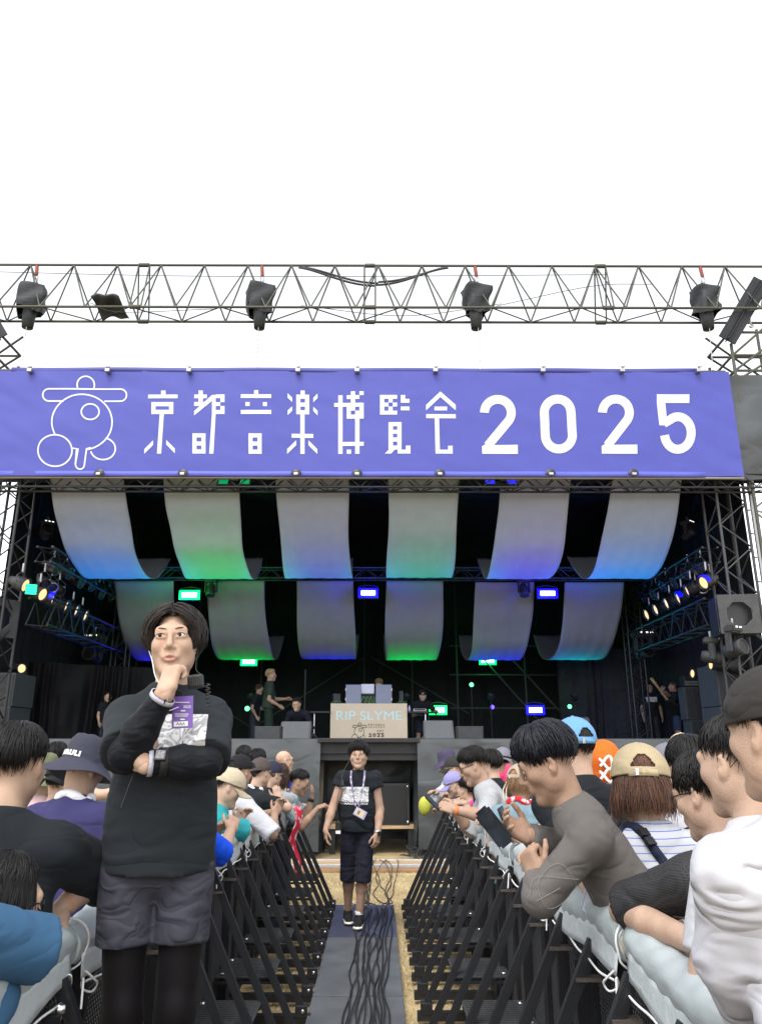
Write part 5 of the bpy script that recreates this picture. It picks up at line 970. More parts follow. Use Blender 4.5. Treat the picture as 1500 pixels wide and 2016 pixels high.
class Person: pass
def person(label, head, yaw=0, lean=10, hd=(0, 0, 0), z0=0.0, skin='light', arms=None, top='tee', topm=None, loose=.0, bottom='pants', botm=None, hair=None, hairm='black', face=False, vox=.012, hvox=.0065, sex='m', hs=1.0, seed=0, cat='person', group=None, mouth=0.0, sh=1.0, gaze=(0, 0), foldamp=.0042, drop=0.0, sleeve=.62, hem=.10, feet=None, flare=0.0, shortcut=.80, shortr=.096, slim=1.0, wide=1.0, s=None, legskin=None, shoem=None):
    """head: world place of the head's middle; yaw 0 faces the stage, 90 faces left, 180 faces the camera"""
    p = Person(); yw = R(yaw); ca, sa = math.cos(yw), math.sin(yw); l = R(lean)
    u, fw = np.array([0, math.sin(l), math.cos(l)]), np.array([0, math.cos(l), -math.sin(l)]); zh = np.array([0, 0, 1.]); nd = nrm(u + zh * .8 + np.array([0, .35, 0]))
    def skel(s):
        P = np.array([0, 0, .92 - drop]) * s; return P, P + u * .450 * s, P + u * .497 * s, P + u * .497 * s + nd * .157 * s
    h1 = skel(1.0)[3]; s = s or (head.z - z0) / h1[2]; P, S, N, Hc = skel(s); z0 = head.z - Hc[2]
    base = Vector((head.x - (ca * Hc[0] - sa * Hc[1]), head.y - (sa * Hc[0] + ca * Hc[1]), z0)); p.base = base; p.s = s
    t = thing('person', label, cat, base, yw, group); p.t = t; W = _W[t.name]; Wi = W.inverted(); p.W = W
    loc = lambda v: np.array(Wi @ Vector(v))
    hk = min(1.06, max(.93, s)) * hs; HR = Matrix.Rotation(R(hd[0]), 4, 'Z') @ Matrix.Rotation(R(-hd[1]), 4, 'X') @ Matrix.Rotation(R(hd[2]), 4, 'Y'); Ml = Matrix.Translation(Hc) @ HR @ Matrix.Scale(hk, 4); Mh = W @ Ml; p.Mh = Mh; p.Ml = Ml
    sk = SKIN[skin]; g = .93 if sex == 'f' else 1.0; shw = .168 * s * sh * g
    # arms
    J = {}
    for sd_, sx in (('R', 1), ('L', -1)):
        a = (arms or {}).get(sd_, {}); sj = S - u * .040 * s + np.array([sx * shw, 0, 0]) + fw * .01; ua, fa = .29 * s, .25 * s
        if 'h' in a: wr = loc(a['h'])
        elif 'hl' in a: wr = np.array(a['hl']) * s
        else: wr = sj + np.array([sx * .07, .05, -.52]) * s
        if 'e' in a: el = loc(a['e'])
        elif 'el' in a: el = np.array(a['el']) * s
        else:
            d = wr - sj; L_ = np.linalg.norm(d); L2 = min(L_, (ua + fa) * .985); wr = sj + d / L_ * L2; d = d / L_; pole = nrm(a.get('pole', (sx * .5, -.6, -.6))); pole = nrm(pole - d * pole.dot(d)); x = (ua * ua - fa * fa + L2 * L2) / (2 * L2); el = sj + d * x + pole * math.sqrt(max(0, ua * ua - x * x))
        J[sd_] = (sj, el, wr, a)
    p.J = J; p.P, p.S, p.N, p.Hc, p.u, p.fw = P, S, N, Hc, u, fw
    pts = np.array([P, N, Hc] + [q for j in J.values() for q in j[:3]])
    # body: torso, shoulders, arms (and bare legs), head and hands, as one mesh
    ra, re_, rw = .050 * s * g, .041 * s * g, .0285 * s * g; legs = []
    hipx = .088 * s
    ft = feet or {}
    for sd_, sx in (('R', 1), ('L', -1)):
        hp = P + np.array([sx * hipx, 0, -.03 * s]); an = loc(ft[sd_]) if sd_ in ft else np.array([sx * .10 * s, -.01, .075 * s]); an = np.array(an)
        kn = (hp + an) / 2 + np.array([0, .035 * s, .005 * s]); legs.append((hp, kn, an))
    p.legs = legs; lo, hi = pts.min(0) - .10 * s, pts.max(0) + .10 * s
    if legskin: q_ = np.array([q for L_ in legs for q in L_]); lo, hi = np.minimum(lo, q_.min(0) - .09), np.maximum(hi, q_.max(0) + .09)
    F = Field(lo, hi, vox); fl = (fw, .62)
    F.cone(P, S - u * .10 * s, .115 * s * g * slim, .132 * s * g * slim, .05, flat=(fw, .58)); [F.cone(N - u * .05 * s, sj, .045 * s, .048 * s, .05) for sj, _, _, _ in J.values()]; F.cone(N - u * .02, N + (Hc - N) * .35, .060 * hk * (.9 if sex == 'f' else 1), .052 * hk * (.9 if sex == 'f' else 1), .03)
    for sj, el, wr, a in J.values(): F.cone(sj, el, ra, re_, .03); F.cone(el, el + (wr - el) * .35, re_, re_ * 1.02, .02); F.cone(el + (wr - el) * .35, wr, re_ * 1.02, rw, .02)
    if legskin:
        for hp, kn, an in legs: F.cone(hp, kn, .08 * s, .052 * s, .03); F.cone(kn, kn + (an - kn) * .35 + np.array([0, -.018, 0]), .05 * s, .053 * s, .03); F.cone(kn + (an - kn) * .35 + np.array([0, -.018, 0]), an, .053 * s, .034 * s, .03)
    AR = [F.mesh(1)]
    nh = np.array(Ml.inverted() @ Vector(N)) ; FH = head_field(hvox, nh, .051 if sex == 'm' else .045, face, wide, .9 if sex == 'f' else 1.0, mouth); VH, QH = FH.mesh(1); nbody = len(AR[0][1]); AR.append((tf(VH, Ml), QH))
    c = VH[QH].mean(1); lips = (np.abs(c[:, 0]) < .0255) & (c[:, 1] > .086) & (np.abs(c[:, 2] + .0670) < .0088 + mouth - np.abs(c[:, 0]) * .32) if face else np.zeros(len(QH), bool)
    for sd_, (sj, el, wr, a) in J.items():
        if a.get('nohand'): continue
        fd = a.get('fd'); fd = nrm(wr - el) if fd is None else np.array(Wi.to_3x3() @ Vector(fd)); bk = a.get('bk'); bk = (np.array([(-1 if sd_ == 'L' else 1) * .8, -.2, .6])) if bk is None else np.array(Wi.to_3x3() @ Vector(bk))
        AR.append(hand_arrays(wr - nrm(fd) * .004, fd, bk, sd_, a.get('curl', .35), a.get('hh', .0058), s * g * .93, a.get('sp', .05), a.get('thumb', 0.0)))
    V, Q = merge(AR); mi = np.zeros(len(Q), int); mi[nbody:nbody + len(QH)][lips] = 1
    p.body = link('body', npmesh('body', V, Q, [sk, LIP], mi), t, W)
    if face:
        for sx in (1, -1):
            ec = Vector((sx * .032, .0815, .012)); a = np.linspace(0, math.pi, 11); gz_ = Matrix.Rotation(R(gaze[0]), 4, 'Z') @ Matrix.Rotation(R(-gaze[1]), 4, 'X')
            nu = 16; ph = np.linspace(0, 2 * math.pi, nu, endpoint=False); Ve = np.concatenate([np.stack([np.sin(x) * np.cos(ph), np.cos(x) + 0 * ph, np.sin(x) * np.sin(ph)], -1) for x in a]) * .0125; Fe = np.array([[j * nu + i, j * nu + (i + 1) % nu, (j + 1) * nu + (i + 1) % nu, (j + 1) * nu + i] for j in range(10) for i in range(nu)])
            link('eye', npmesh('eye', Ve, Fe, [EYEW, IRIS], (np.arange(len(Fe)) // nu < 2).astype(int)), t, Mh @ Matrix.Translation(ec) @ gz_)
            P_ = [Mh @ Vector((sx * x, y, z)) for x, y, z in ((.014, .0955, .0305), (.028, .0955, .0345), (.042, .0885, .0345), (.052, .079, .0295))]; tube('eyebrow', spline(P_, 12), np.concatenate([np.linspace(.0016, .0026, 8), np.linspace(.0024, .0008, 5)])[:len(spline(P_, 12))] * hk, BROW, t, 6)
            P_ = [Mh @ Vector((sx * x, y, z)) for x, y, z in ((.019, .0925, .0135), (.030, .0945, .0172), (.042, .0900, .0158), (.0485, .0845, .0120))]; tube('upper_eyelash', spline(P_, 10), .0011, HAIR['black'], t, 5)
    # clothes
    if topm is not None:
        lz = .010 + loose * .75; lo, hi = pts.min(0) - .16 * s, pts.max(0) + .12 * s; F = Field(lo, hi, vox); fl = (fw, .66)
        hm = P - np.array([0, .01, hem * s]) if lean < 25 else P - u * hem * s
        F.cone(hm + (hm - P) * .5, P + u * .14 * s, (.182 + lz * 1.2) * s * g * slim, (.147 + lz) * s * g * slim, .03, flat=(fw, .72), cut0=.33); F.cone(P + u * .10 * s, S - u * .13 * s, (.143 + lz) * s * g * slim, (.150 + lz) * s * g * slim, .05, flat=fl); [F.cone(N - u * .050 * s, sj, (.066 + lz * .3) * s, (.054 + lz * .6) * s, .06) for sj, _, _, _ in J.values()]
        F.cone(N - u * .045 * s, N + nd * .030 * s, .082 * hk, .064 * hk, .025, cut1=.9)
        for sd_, (sj, el, wr, a) in J.items():
            if top == 'tee':
                e = sj + (el - sj) * 1.15; F.cone(sj + (el - sj) * -.05, e, (.055 + lz * .6) * s * g, (.058 + lz * .95 + flare) * s * g, .035, cut1=sleeve)
            elif top == 'long':
                F.cone(sj, el, (.054 + lz * .5) * s * g, (.047 + lz * .45) * s * g, .035); F.cone(el, el + (wr - el) * 1.0, (.047 + lz * .45) * s * g, (.036 + lz * .3) * s * g, .02, cut1=a.get('cuff', .94))
            else:
                F.cone(sj + (el - sj) * -.1, el, (.068 + lz) * s, (.072 + lz) * s, .03, cut1=.30)
        V, Q = F.mesh(1); V = folds(V, Q, foldamp, seed, 15, (1, 1, 1.7)); p.shirt = link('shirt', npmesh('shirt', V, Q, topm), t, W); p.sV, p.sQ = V, Q
    if botm is not None:
        lo = np.minimum(np.array([q for L_ in legs for q in L_]).min(0), P) - .16 * s; hi = np.maximum(np.array([q for L_ in legs for q in L_]).max(0), P) + .16 * s; F = Field(lo, hi, vox if bottom == 'shorts' else max(vox, .018)); cutk = .86 if bottom == 'shorts' else None
        F.cone(P + np.array([-.04, 0, .05]) * s, P + np.array([.04, 0, .05]) * s, .090 * s, .090 * s, .03, flat=((0, 1, 0), .95)); F.cone(P + np.array([-.055, -.01, -.04]) * s, P + np.array([.055, -.01, -.04]) * s, .090 * s, .090 * s, .04, flat=((0, 1, 0), 1.0))
        for hp, kn, an in legs:
            if bottom == 'shorts': F.cone(hp + np.array([0,0,.0*s]), kn + (kn - hp) * .25, .084 * s, shortr * s, .018, cut1=shortcut)
            else: F.cone(hp, kn, .086 * s, .068 * s, .03); F.cone(kn, an, .075 * s, .062 * s, .02)
        V, Q = F.mesh(1); V = folds(V, Q, .0036, seed + 9, 19, (1, 1, 1.2)); p.bot = link(bottom if bottom == 'shorts' else 'trousers', npmesh(bottom, V, Q, botm), t, W)
        if not ft or shoem:
            for hp, kn, an in legs:
                F = Field(an + [-.07, -.10, -.09], an + [.07, .22, .07], .012); F.cone(an + [0, -.03, -.045], an + [0, .13, -.05], .04, .036, .02); F.cone(an + [0, 0, .0], an + [0, 0, -.03], .038, .042, .02)
                V, Q = F.mesh(1); V[:, 2] = np.maximum(V[:, 2], an[2] - .075); link('shoe', npmesh('shoe', V, Q, shoem or BLACKP), t, W)
    if hair:
        V, Fh = hair_arrays(hair.pop('style', 'short'), seed, **hair); p.hair = link('hair', npmesh('hair', V, Fh, HAIR[hairm]), t, Mh)
    return p
def shirt_print(p, c, w_, h_, m, name='print', n=24, back=False, off=.004, roll=0):
    """sheet laid onto the shirt front; c local (x, z)"""
    bvh = BVHTree.FromPolygons([Vector(v) for v in p.sV], [list(map(int, q)) for q in p.sQ]); dy = -1 if not back else 1; V = np.zeros((n * n, 3)); cr, sr = math.cos(roll), math.sin(roll)
    for i in range(n):
        for j in range(n):
            a, b = (i / (n - 1) - .5) * w_, (j / (n - 1) - .5) * h_; x, z = c[0] + a * cr - b * sr, c[1] + a * sr + b * cr; hit = bvh.ray_cast(Vector((x, -dy * .6, z)), Vector((0, dy, 0))); V[i * n + j] = (x, (hit[0].y if hit[0] else 0) - dy * off, z)
    F = np.array([[i * n + j, (i + 1) * n + j, (i + 1) * n + j + 1, i * n + j + 1] for i in range(n - 1) for j in range(n - 1)]); return link(name, npmesh(name, V, F if not back else F[:, ::-1], m), p.shirt, p.W)
def ribbon(name, pts, wd, m, par, side=(0, 0, 1), thick=.003):
    """flat strap through world points"""
    P = spline([tuple(q) for q in pts], 40); T = np.gradient(P, axis=0); T /= np.linalg.norm(T, axis=1, keepdims=True); s_ = np.array(side, float); B = np.cross(T, s_); B /= np.linalg.norm(B, axis=1, keepdims=True) + 1e-9
    V = np.concatenate([P + B * wd / 2, P - B * wd / 2]); k = len(P); o = link(name, npmesh(name, V, np.array([[i, i + 1, k + i + 1, k + i] for i in range(k - 1)]), m), par, None); q = o.modifiers.new('thickness', 'SOLIDIFY'); q.thickness = thick; q.offset = 0; return o
# ================================================================== PEOPLE IN THE PICTURE
CL = lambda n, c, **k: cloth('cloth_' + n, c, **k)
BTEE = CL('black', (.0135, .0165, .020)); WTEE = CL('white', (.43, .43, .46)); NAVYT = CL('navy_purple', (.036, .034, .10)); TEAL = CL('teal', (.024, .25, .27)); VBLUE = CL('vivid_blue', (.006, .06, .52)); STEELB = CL('steel_blue', (.036, .092, .17)); GREYL = CL('washed_grey', (.115, .105, .098), folds=.6); CYANL = CL('pale_cyan', (.32, .45, .47)); PINKL = CL('pale_pink', (.62, .42, .42)); LGREY = CL('light_grey', (.33, .34, .35)); BLGREY = CL('blue_grey', (.165, .25, .29)); SHORTN = CL('charcoal_nylon', (.048, .048, .062), rough=.6, folds=.5, fs=9, sheen=0); NAVYS = CL('dark_navy', (.018, .019, .030), folds=.7); JEAN = CL('dark_denim', (.03, .035, .05)); TIGHT = CL('black_tights', (.007, .006, .007), folds=.05, rough=.6)
CAPM = {k: CL('cap_' + k, c, folds=.15, fs=12) for k, c in dict(tan=(.35, .285, .18), beige=(.42, .355, .25), sand=(.33, .265, .20), lblue=(.125, .275, .47), black=(.014, .014, .016), charcoal=(.035, .033, .031), brown=(.07, .055, .05), navy=(.025, .027, .045), grey=(.16, .16, .19), lavender=(.245, .23, .44), purple=(.06, .05, .09), olive=(.14, .15, .085), bucket=(.042, .043, .062), orange=(.56, .12, .018)).items()}
def rail(side, y, dz=.0, dx=0): return Vector(((XL + .01 if side < 0 else XR - .01) + dx, y, 1.225 + dz))
def on_rail(side, y, w_=.16, yaw=0):
    """both forearms lying on the padding"""
    near = 'R' if side < 0 else 'L'; far = 'L' if side < 0 else 'R'
    return {near: dict(h=rail(side, y - w_ * .6, .0, -side * .03), fd=(-side * .5, .8, -.1), bk=(0, 0, 1), curl=.4, pole=(0, -.2, -1)), far: dict(h=rail(side, y + w_, 0, -side * .02), fd=(-side * .6, -.6, -.1), bk=(0, 0, 1), curl=.4, pole=(0, -.2, -1))}
def crowd(lab, px, py, Y, side, yaw, **k):
    h = at(px, py, Y); k.setdefault('arms', on_rail(side, Y + .02)); k.setdefault('topm', BTEE); k.setdefault('botm', JEAN); k.setdefault('group', 'audience at the ' + ('left' if side < 0 else 'right') + ' barrier'); k.setdefault('seed', abs(int(px) * 7 + int(py)))
    return person(lab, h, yaw, **k)
H_ = lambda style='short', **k: dict(dict(style=style), **k)
UNDER = lambda **k: dict(dict(style='short', vol=.001, n=300, thick=.003), **k)
GLASS = mat('black_spectacle_frame', (.01, .01, .011), .3, 0, .05, 5, 0)
def glasses(p, temples=True):
    T = p.Mh
    for sx in (1, -1):
        a = np.linspace(0, 2 * math.pi, 17); tube('spectacle_rim', [T @ Vector((sx * .032 + .022 * math.cos(q), .103 - .008 * abs(math.cos(q)), .010 + .016 * math.sin(q))) for q in a], .0022, GLASS, p.t, 5); tube('temple', [T @ Vector((sx * .054, .095, .014)), T @ Vector((sx * .078, .04, .014)), T @ Vector((sx * .081, -.01, .010))], .0022, GLASS, p.t, 5)
    tube('bridge', [T @ Vector((-.010, .104, .012)), T @ Vector((0, .108, .014)), T @ Vector((.010, .104, .012))], .002, GLASS, p.t, 5)
def collar_towel(p, m, rad=.085, thick=.026):
    a = np.linspace(0, 2 * math.pi, 40); c = p.N + p.u * .01; pts = [p.W @ Vector(c + np.array([math.cos(q) * rad, math.sin(q) * rad * .85, .012 * math.sin(3 * q) - .02 * math.sin(q)])) for q in a]; return tube('neck_towel', pts, thick * (1 + .18 * np.sin(a * 5)), m, p.t, 10)
def bag_strap(p, m, side=1, wd=.04):
    """strap over the shoulder and across the back"""
    s = p.s; bvh = BVHTree.FromPolygons([Vector(v) for v in p.sV], [list(map(int, q)) for q in p.sQ]); P = []
    for t in np.linspace(0, 1, 40):
        x = side * (.13 - .28 * t) * s; z = p.N[2] - .02 - .42 * t * s; o = Vector((x, -.8 + p.S[1], z)); hit = bvh.ray_cast(o, Vector((0, 1, 0)))
        if hit[0]: P.append(p.W @ (hit[0] + Vector((0, -.010, 0))))
    if len(P) > 4:
        r_ = ribbon('strap', P, wd, m, p.t, tuple((p.W.to_3x3() @ Vector((0, -1, 0)))), .004); i = len(P) // 2; d = (P[i + 1] - P[i - 1]).normalized(); M = Matrix.Translation(P[i] + p.W.to_3x3() @ Vector((0, -.006, 0))) @ d.to_track_quat('Z', 'Y').to_matrix().to_4x4()
        for k, q in enumerate((-.028, .012, .038)): link('strap_buckle', cubemesh(BLACKP), r_, M @ Matrix.Translation((0, 0, q)) @ Matrix.Diagonal((wd * 1.25, .012, (.03, .03, .008)[k], 1)))
def armband(p, sd_, f, r_, m, name, wd=.02):
    sj, el, wr, a = p.J[sd_]; c = el + (wr - el) * f; d = nrm(wr - el); M = p.W @ Matrix.Translation(c) @ Vector(d).to_track_quat('Z', 'Y').to_matrix().to_4x4(); return lathe(name, [(r_, -wd / 2), (r_ + .003, -wd / 2), (r_ + .003, wd / 2), (r_, wd / 2)], m, p.t, M, 18)
def phone_obj(c, up, face, lab, sz=(.075, .155), scr=None):
    c, up, face = Vector(c), Vector(up).normalized(), Vector(face).normalized(); x = up.cross(face).normalized(); face = x.cross(up).normalized(); M = Matrix((( x.x, face.x, up.x, c.x), (x.y, face.y, up.y, c.y), (x.z, face.z, up.z, c.z), (0, 0, 0, 1))); t = thing('phone', lab, 'phone', c)
    bm = bmesh.new(); bmesh.ops.create_cube(bm, size=1); bmesh.ops.scale(bm, vec=(sz[0], .009, sz[1]), verts=bm.verts); bmesh.ops.bevel(bm, geom=[e for e in bm.edges if abs((e.verts[0].co - e.verts[1].co).y) > .005], offset=.011, segments=4, affect='EDGES'); link('case', bmmesh('case', bm, BLACKP), t, M)
    bm = bmesh.new(); bmesh.ops.create_cube(bm, size=1); bmesh.ops.scale(bm, vec=(sz[0] - .007, .0075, sz[1] - .007), verts=bm.verts); bmesh.ops.bevel(bm, geom=[e for e in bm.edges if abs((e.verts[0].co - e.verts[1].co).y) > .005], offset=.008, segments=4, affect='EDGES'); link('screen', bmmesh('screen', bm, mat('dark_phone_screen', (.03, .035, .045), .06, 0, .3, 20, 0, 0, .6)), t, M @ Matrix.Translation((0, .0014, 0))); return t
BAND = mat('orange_wristband', (.70, .19, .06), .6, 0, .1, 20, .1, 60); REDT = mat('red_white_check', (.60, .02, .03), .9, 0, .1, 8, .3, 90, dirt=((.8, .78, .78), 22, .55)); PINKT = mat('pink_purple_towel', (.80, .06, .16), .95, 0, .1, 8, .6, 120, dirt=((.22, .06, .62), 26, .60)); WTOW = mat('white_towel', (.72, .72, .76), .95, 0, .05, 9, .6, 120)

# ---- staff man on the barrier step (arms crossed, hand at the chin)
YS = 2.68
hd_ = at(343, 1267, YS); eR, wR = at(250, 1484, YS - .19), at(327, 1362, YS - .25); eL, wL = at(404, 1500, YS - .13), at(284, 1502, YS - .20)
LOGO = mat('white_small_print', (.75, .75, .75), .6, 0, .05, 5, 0)
p = person('man in black tee and shorts standing on the barrier step, hand at his chin', hd_, 190, 2, (-3, -4, 3), z0=.398, wide=.86, skin='light', face=True, vox=.0085, hvox=.0034, seed=11, mouth=.0022, gaze=(-14, 2), arms={
    'R': dict(e=eR, h=wR, fd=at(346, 1296, YS - .20) - wR, bk=(-.55, -.8, .1), curl=[1.25, 1.3, 1.35, 1.35], hh=.0034, sp=.02, thumb=.7), 'L': dict(e=eL, h=wL, fd=at(236, 1428, YS - .12) - wL, bk=(-.3, -.9, .3), curl=[.35, .3, .3, .35], hh=.0036, sp=.07)},
    slim=.96, flare=.010, topm=CL('black_staff_tee', (.019, .023, .027)), loose=.006, sleeve=.84, hem=.085, bottom='shorts', botm=SHORTN, shortcut=.42, shortr=.087, hs=.955, hair=dict(style='curtain', n=2000, vol=.018, thick=.0028), hairm='dark', foldamp=.004, sh=.78, group=None, shoem=BLACKP, feet={'R': Vector((-.785, 2.80, .475)), 'L': Vector((-.65, 2.81, .475))})
st = p
F = Field(np.min([q for L_ in p.legs for q in L_], 0) - .14, np.max([q for L_ in p.legs for q in L_], 0) + .14, .010)
for hp, kn, an in p.legs: F.cone(hp, kn, .080, .060, .03); F.cone(kn, kn + (an - kn) * .35 + np.array([0, -.018, 0]), .058, .062, .03); F.cone(kn + (an - kn) * .35 + np.array([0, -.018, 0]), an, .062, .04, .03); F.ell(kn + np.array([0, .035, .03]), (.035, .03, .045), .03)
V, Q = F.mesh(1); link('leggings', npmesh('leggings', V, Q, TIGHT), p.t, p.W)
pts = np.array([q for j in p.J.values() for q in j[:3]]); F = Field(pts.min(0) - .09, pts.max(0) + .09, .007); ASL = CL('black_arm_sleeve', (.0085, .0095, .0125), rough=.6, folds=.25, fs=14)
for sj, el, wr, a in p.J.values():
    d = wr - el; F.cone(sj + (el - sj) * .2, el, .060, .052, .02); F.cone(el, el + d * .35, .052, .052, .02); F.cone(el + d * .35, wr - d * .06, .052, .0365, .02, cut1=.99)
V, Q = F.mesh(1); V = folds(V, Q, .0022, 4, 60); link('arm_sleeves', npmesh('arm_sleeves', V, Q, ASL), p.t, p.W)
CUFF = mat('grey_knit_cuff', (.40, .40, .46), .9, 0, .08, 30, .3, 200)
for sd_ in 'RL': armband(p, sd_, .905, .038, CUFF, 'cuff', .014)
armband(p, 'L', .70, .044, BLACKP, 'watch_strap', .024); sj, el, wr, a = p.J['L']; c = p.W @ Vector(el + (wr - el) * .70); box('watch_face', c + Vector((.004, -.044, .022)), (.036, .016, .036), mat('dark_watch_case', (.05, .05, .055), .25, .5), p.t, .006, Matrix.Rotation(R(-28), 4, 'X'))
# printed panel with ink landscape
def ink_print(name):
    m = mat(name, (.74, .74, .75), .7, 0, .03, 3, 0); nt = m.node_tree; N, L = nt.nodes, nt.links; b = N['Principled BSDF']; tc = N['Texture Coordinate']; n1 = N.new('ShaderNodeTexNoise'); n1.inputs['Scale'].default_value = 8.5; n1.inputs['Detail'].default_value = 3; n1.inputs['Distortion'].default_value = 1.4; L.new(tc.outputs['Object'], n1.inputs['Vector'])
    cr = N.new('ShaderNodeValToRGB'); e = cr.color_ramp.elements; e[0].position = .0; e[0].color = (.75, .75, .76, 1); e[1].position = 1; e[1].color = (.72, .72, .73, 1)
    for pos, c in ((.36, .75), (.372, .05), (.385, .6), (.46, .72), (.468, .03), (.478, .42), (.52, .30), (.53, .70), (.585, .74), (.592, .04), (.602, .66), (.64, .25), (.66, .6)): q = cr.color_ramp.elements.new(pos); q.color = (c, c, c * 1.01, 1)
    n2 = N.new('ShaderNodeTexNoise'); n2.inputs['Scale'].default_value = 55; n2.inputs['Detail'].default_value = 3; L.new(tc.outputs['Object'], n2.inputs['Vector']); c2 = N.new('ShaderNodeValToRGB'); c2.color_ramp.elements[0].position = .60; c2.color_ramp.elements[1].position = .70; c2.color_ramp.elements[1].color = (.45, .45, .45, 1); L.new(n2.outputs[0], c2.inputs[0])
    mx = N.new('ShaderNodeMixRGB'); mx.blend_type = 'SUBTRACT'; mx.inputs[0].default_value = .5; L.new(n1.outputs[0], cr.inputs[0]); L.new(cr.outputs[0], mx.inputs[1]); L.new(c2.outputs[0], mx.inputs[2]); L.new(mx.outputs[0], b.inputs['Base Color']); return m
INKP = ink_print('ink_landscape_print'); Wi = p.W.inverted(); c = Wi @ at(336, 1447, YS - .13)
shirt_print(p, (c.x, c.z), .225, .135, INKP, 'print_panel', 30, off=.005)
def text_on(p, s, x, z, hgt, wid, m, back=False, name='print_text', parent=None):
    me = textmesh(s, 1, .01); V = np.array([v.co for v in me.vertices]); w0, h0 = np.ptp(V[:, 0]), np.ptp(V[:, 1]); bvh = BVHTree.FromPolygons([Vector(v) for v in p.sV], [list(map(int, q)) for q in p.sQ]); sg = -1 if not back else 1
    for v in me.vertices:
        X = x + sg * (v.co.x / w0) * wid; Z = z + v.co.y / h0 * hgt; hit = bvh.ray_cast(Vector((X, -sg * .7, Z)), Vector((0, sg, 0))); v.co = (X, (hit[0].y if hit[0] else 0) - sg * .006, Z)
    setmats(me, m); return link(name, me, parent or p.shirt, p.W)
c2 = Wi @ at(345, 1486, YS - .13); text_on(p, 'CIRCUS 2025', c2.x, c2.z, .020, .17, LOGO)
# lanyard, pass card, shoulder microphone, earphone wires
PASS = mat('purple_pass_card', (.16, .085, .36), .35, 0, .06, 8, 0); PC = at(360, 1402, YS - .185); card = box('pass_card', PC, (.066, .004, .098), PASS, p.t, .001, Matrix.Rotation(R(-3), 4, 'Y'))
box('card_label', PC + Vector((-.002, -.0035, -.036)), (.044, .002, .015), LOGO, card, 0, Matrix.Rotation(R(-3), 4, 'Y'))
def flat_text(s, c, hgt, m, par, width=None, rz=0):
    me = textmesh(s, 1, .004); V = np.array([v.co for v in me.vertices]); h0, w0 = np.ptp(V[:, 1]), np.ptp(V[:, 0]); setmats(me, m); k = hgt / h0; return link('lettering', me, par, Matrix.Translation(c) @ Matrix.Rotation(rz, 4, 'Z') @ Matrix.Rotation(R(90), 4, 'X') @ Matrix.Diagonal((width / w0 if width else k, k, 1, 1)))
flat_text('AAA', PC + Vector((-.002, -.0052, -.036)), .009, INKB, card, .028); flat_text('2025', PC + Vector((.014, -.0032, .016)), .008, LOGO, card, .024)
for k, (dz, wd) in enumerate(((.030, .044), (.004, .014), (-.006, .044), (-.012, .040), (-.022, .014))): box('card_line', PC + Vector((.002 if wd < .02 else -.002, -.0030, dz)), (wd, .0012, .0035 if wd < .02 else .0022), LOGO, card, 0)
box('card_clip', at(352, 1366, YS - .16), (.034, .014, .022), BLACKP, p.t, .004, Matrix.Rotation(R(20), 4, 'Y'))
MC = at(386, 1342, YS - .125); mic = box('shoulder_microphone', MC, (.052, .03, .046), BLACKP, p.t, .010, Matrix.Rotation(R(-8), 4, 'Y'))
for k in range(5): box('grille_slot', MC + Vector((-.014 + .007 * k, -.0155, .001)), (.002, .003, .032), DARKGREY, mic, 0)
tube('coiled_cord', [at(408 + 6 * math.sin(k * 1.7) + k * .2, 1346 + k * 2.1, YS - .15 + .01 * math.cos(k * 1.7)) for k in range(22)], .0022, CABLE, p.t, 5)
hR, hL = p.Mh @ Vector((.083, -.002, -.022)), p.Mh @ Vector((-.083, -.002, -.022))
tube('earphone_wire', spline([hR, at(300, 1300, YS - .07), at(306, 1330, YS - .11), at(318, 1352, YS - .13)], 20), .0016, WHITE, p.t, 5); tube('earphone_wire', spline([hL, at(386, 1316, YS - .04), at(398, 1330, YS - .06), at(396, 1345, YS - .1)], 20), .0013, CABLE, p.t, 5)
tube('earphone_wire', spline([at(330, 1374, YS - .28), at(331, 1398, YS - .23), at(352, 1392, YS - .2)], 16), .0014, WHITE, p.t, 5)
tube('radio_wire', spline([at(326, 1378, YS - .28), at(310, 1425, YS - .24), at(284, 1478, YS - .22), at(262, 1530, YS - .16), at(240, 1590, YS - .13)], 30), .0030, CABLE, p.t, 5)

# ---- staff man walking up the walkway
YW = 7.95
hd_ = at(706, 1489, YW)
p = person('man in sleeveless black tee and cargo shorts walking along the walkway', hd_, 180, -1, (-4, -6, 2), z0=.085, skin='mid', face=True, vox=.010, hvox=.0042, seed=23, arms={
    'R': dict(e=at(655, 1590, YW - .02), h=at(641, 1636, YW - .14), fd=(.1, -.25, -1), bk=(-1, -.3, 0), curl=[.25, .4, .5, .6], hh=.0042, sp=.07), 'L': dict(e=at(748, 1594, YW + .02), h=at(743, 1643, YW - .12), fd=(-.15, -.2, -1), bk=(.7, -.7, .1), curl=.5, hh=.0042)},
    top='none', topm=BTEE, loose=.006, hem=.10, bottom='shorts', botm=NAVYS, shortcut=.98, shortr=.085, legskin=True, feet={'R': gz(685, 1797, .165), 'L': gz(707, 1806, .165)}, hair=H_(n=1100, vol=.036, f=82, sd=106, b=122, mess=1.0, thick=.0036), foldamp=.007, gaze=(-4, 0))
wk = p; Wi = p.W.inverted(); c = Wi @ at(697, 1563, YW); shirt_print(p, (c.x, c.z), .285, .135, INKP, 'print_panel', 24); c = Wi @ at(697, 1581, YW); text_on(p, 'GARAGE-ST_2025', c.x, c.z, .022, .27, LOGO)
LANY = mat('purple_white_lanyard', (.18, .15, .26), .7, 0, .1, 9, 0, dirt=((.55, .5, .48), 26, .52))
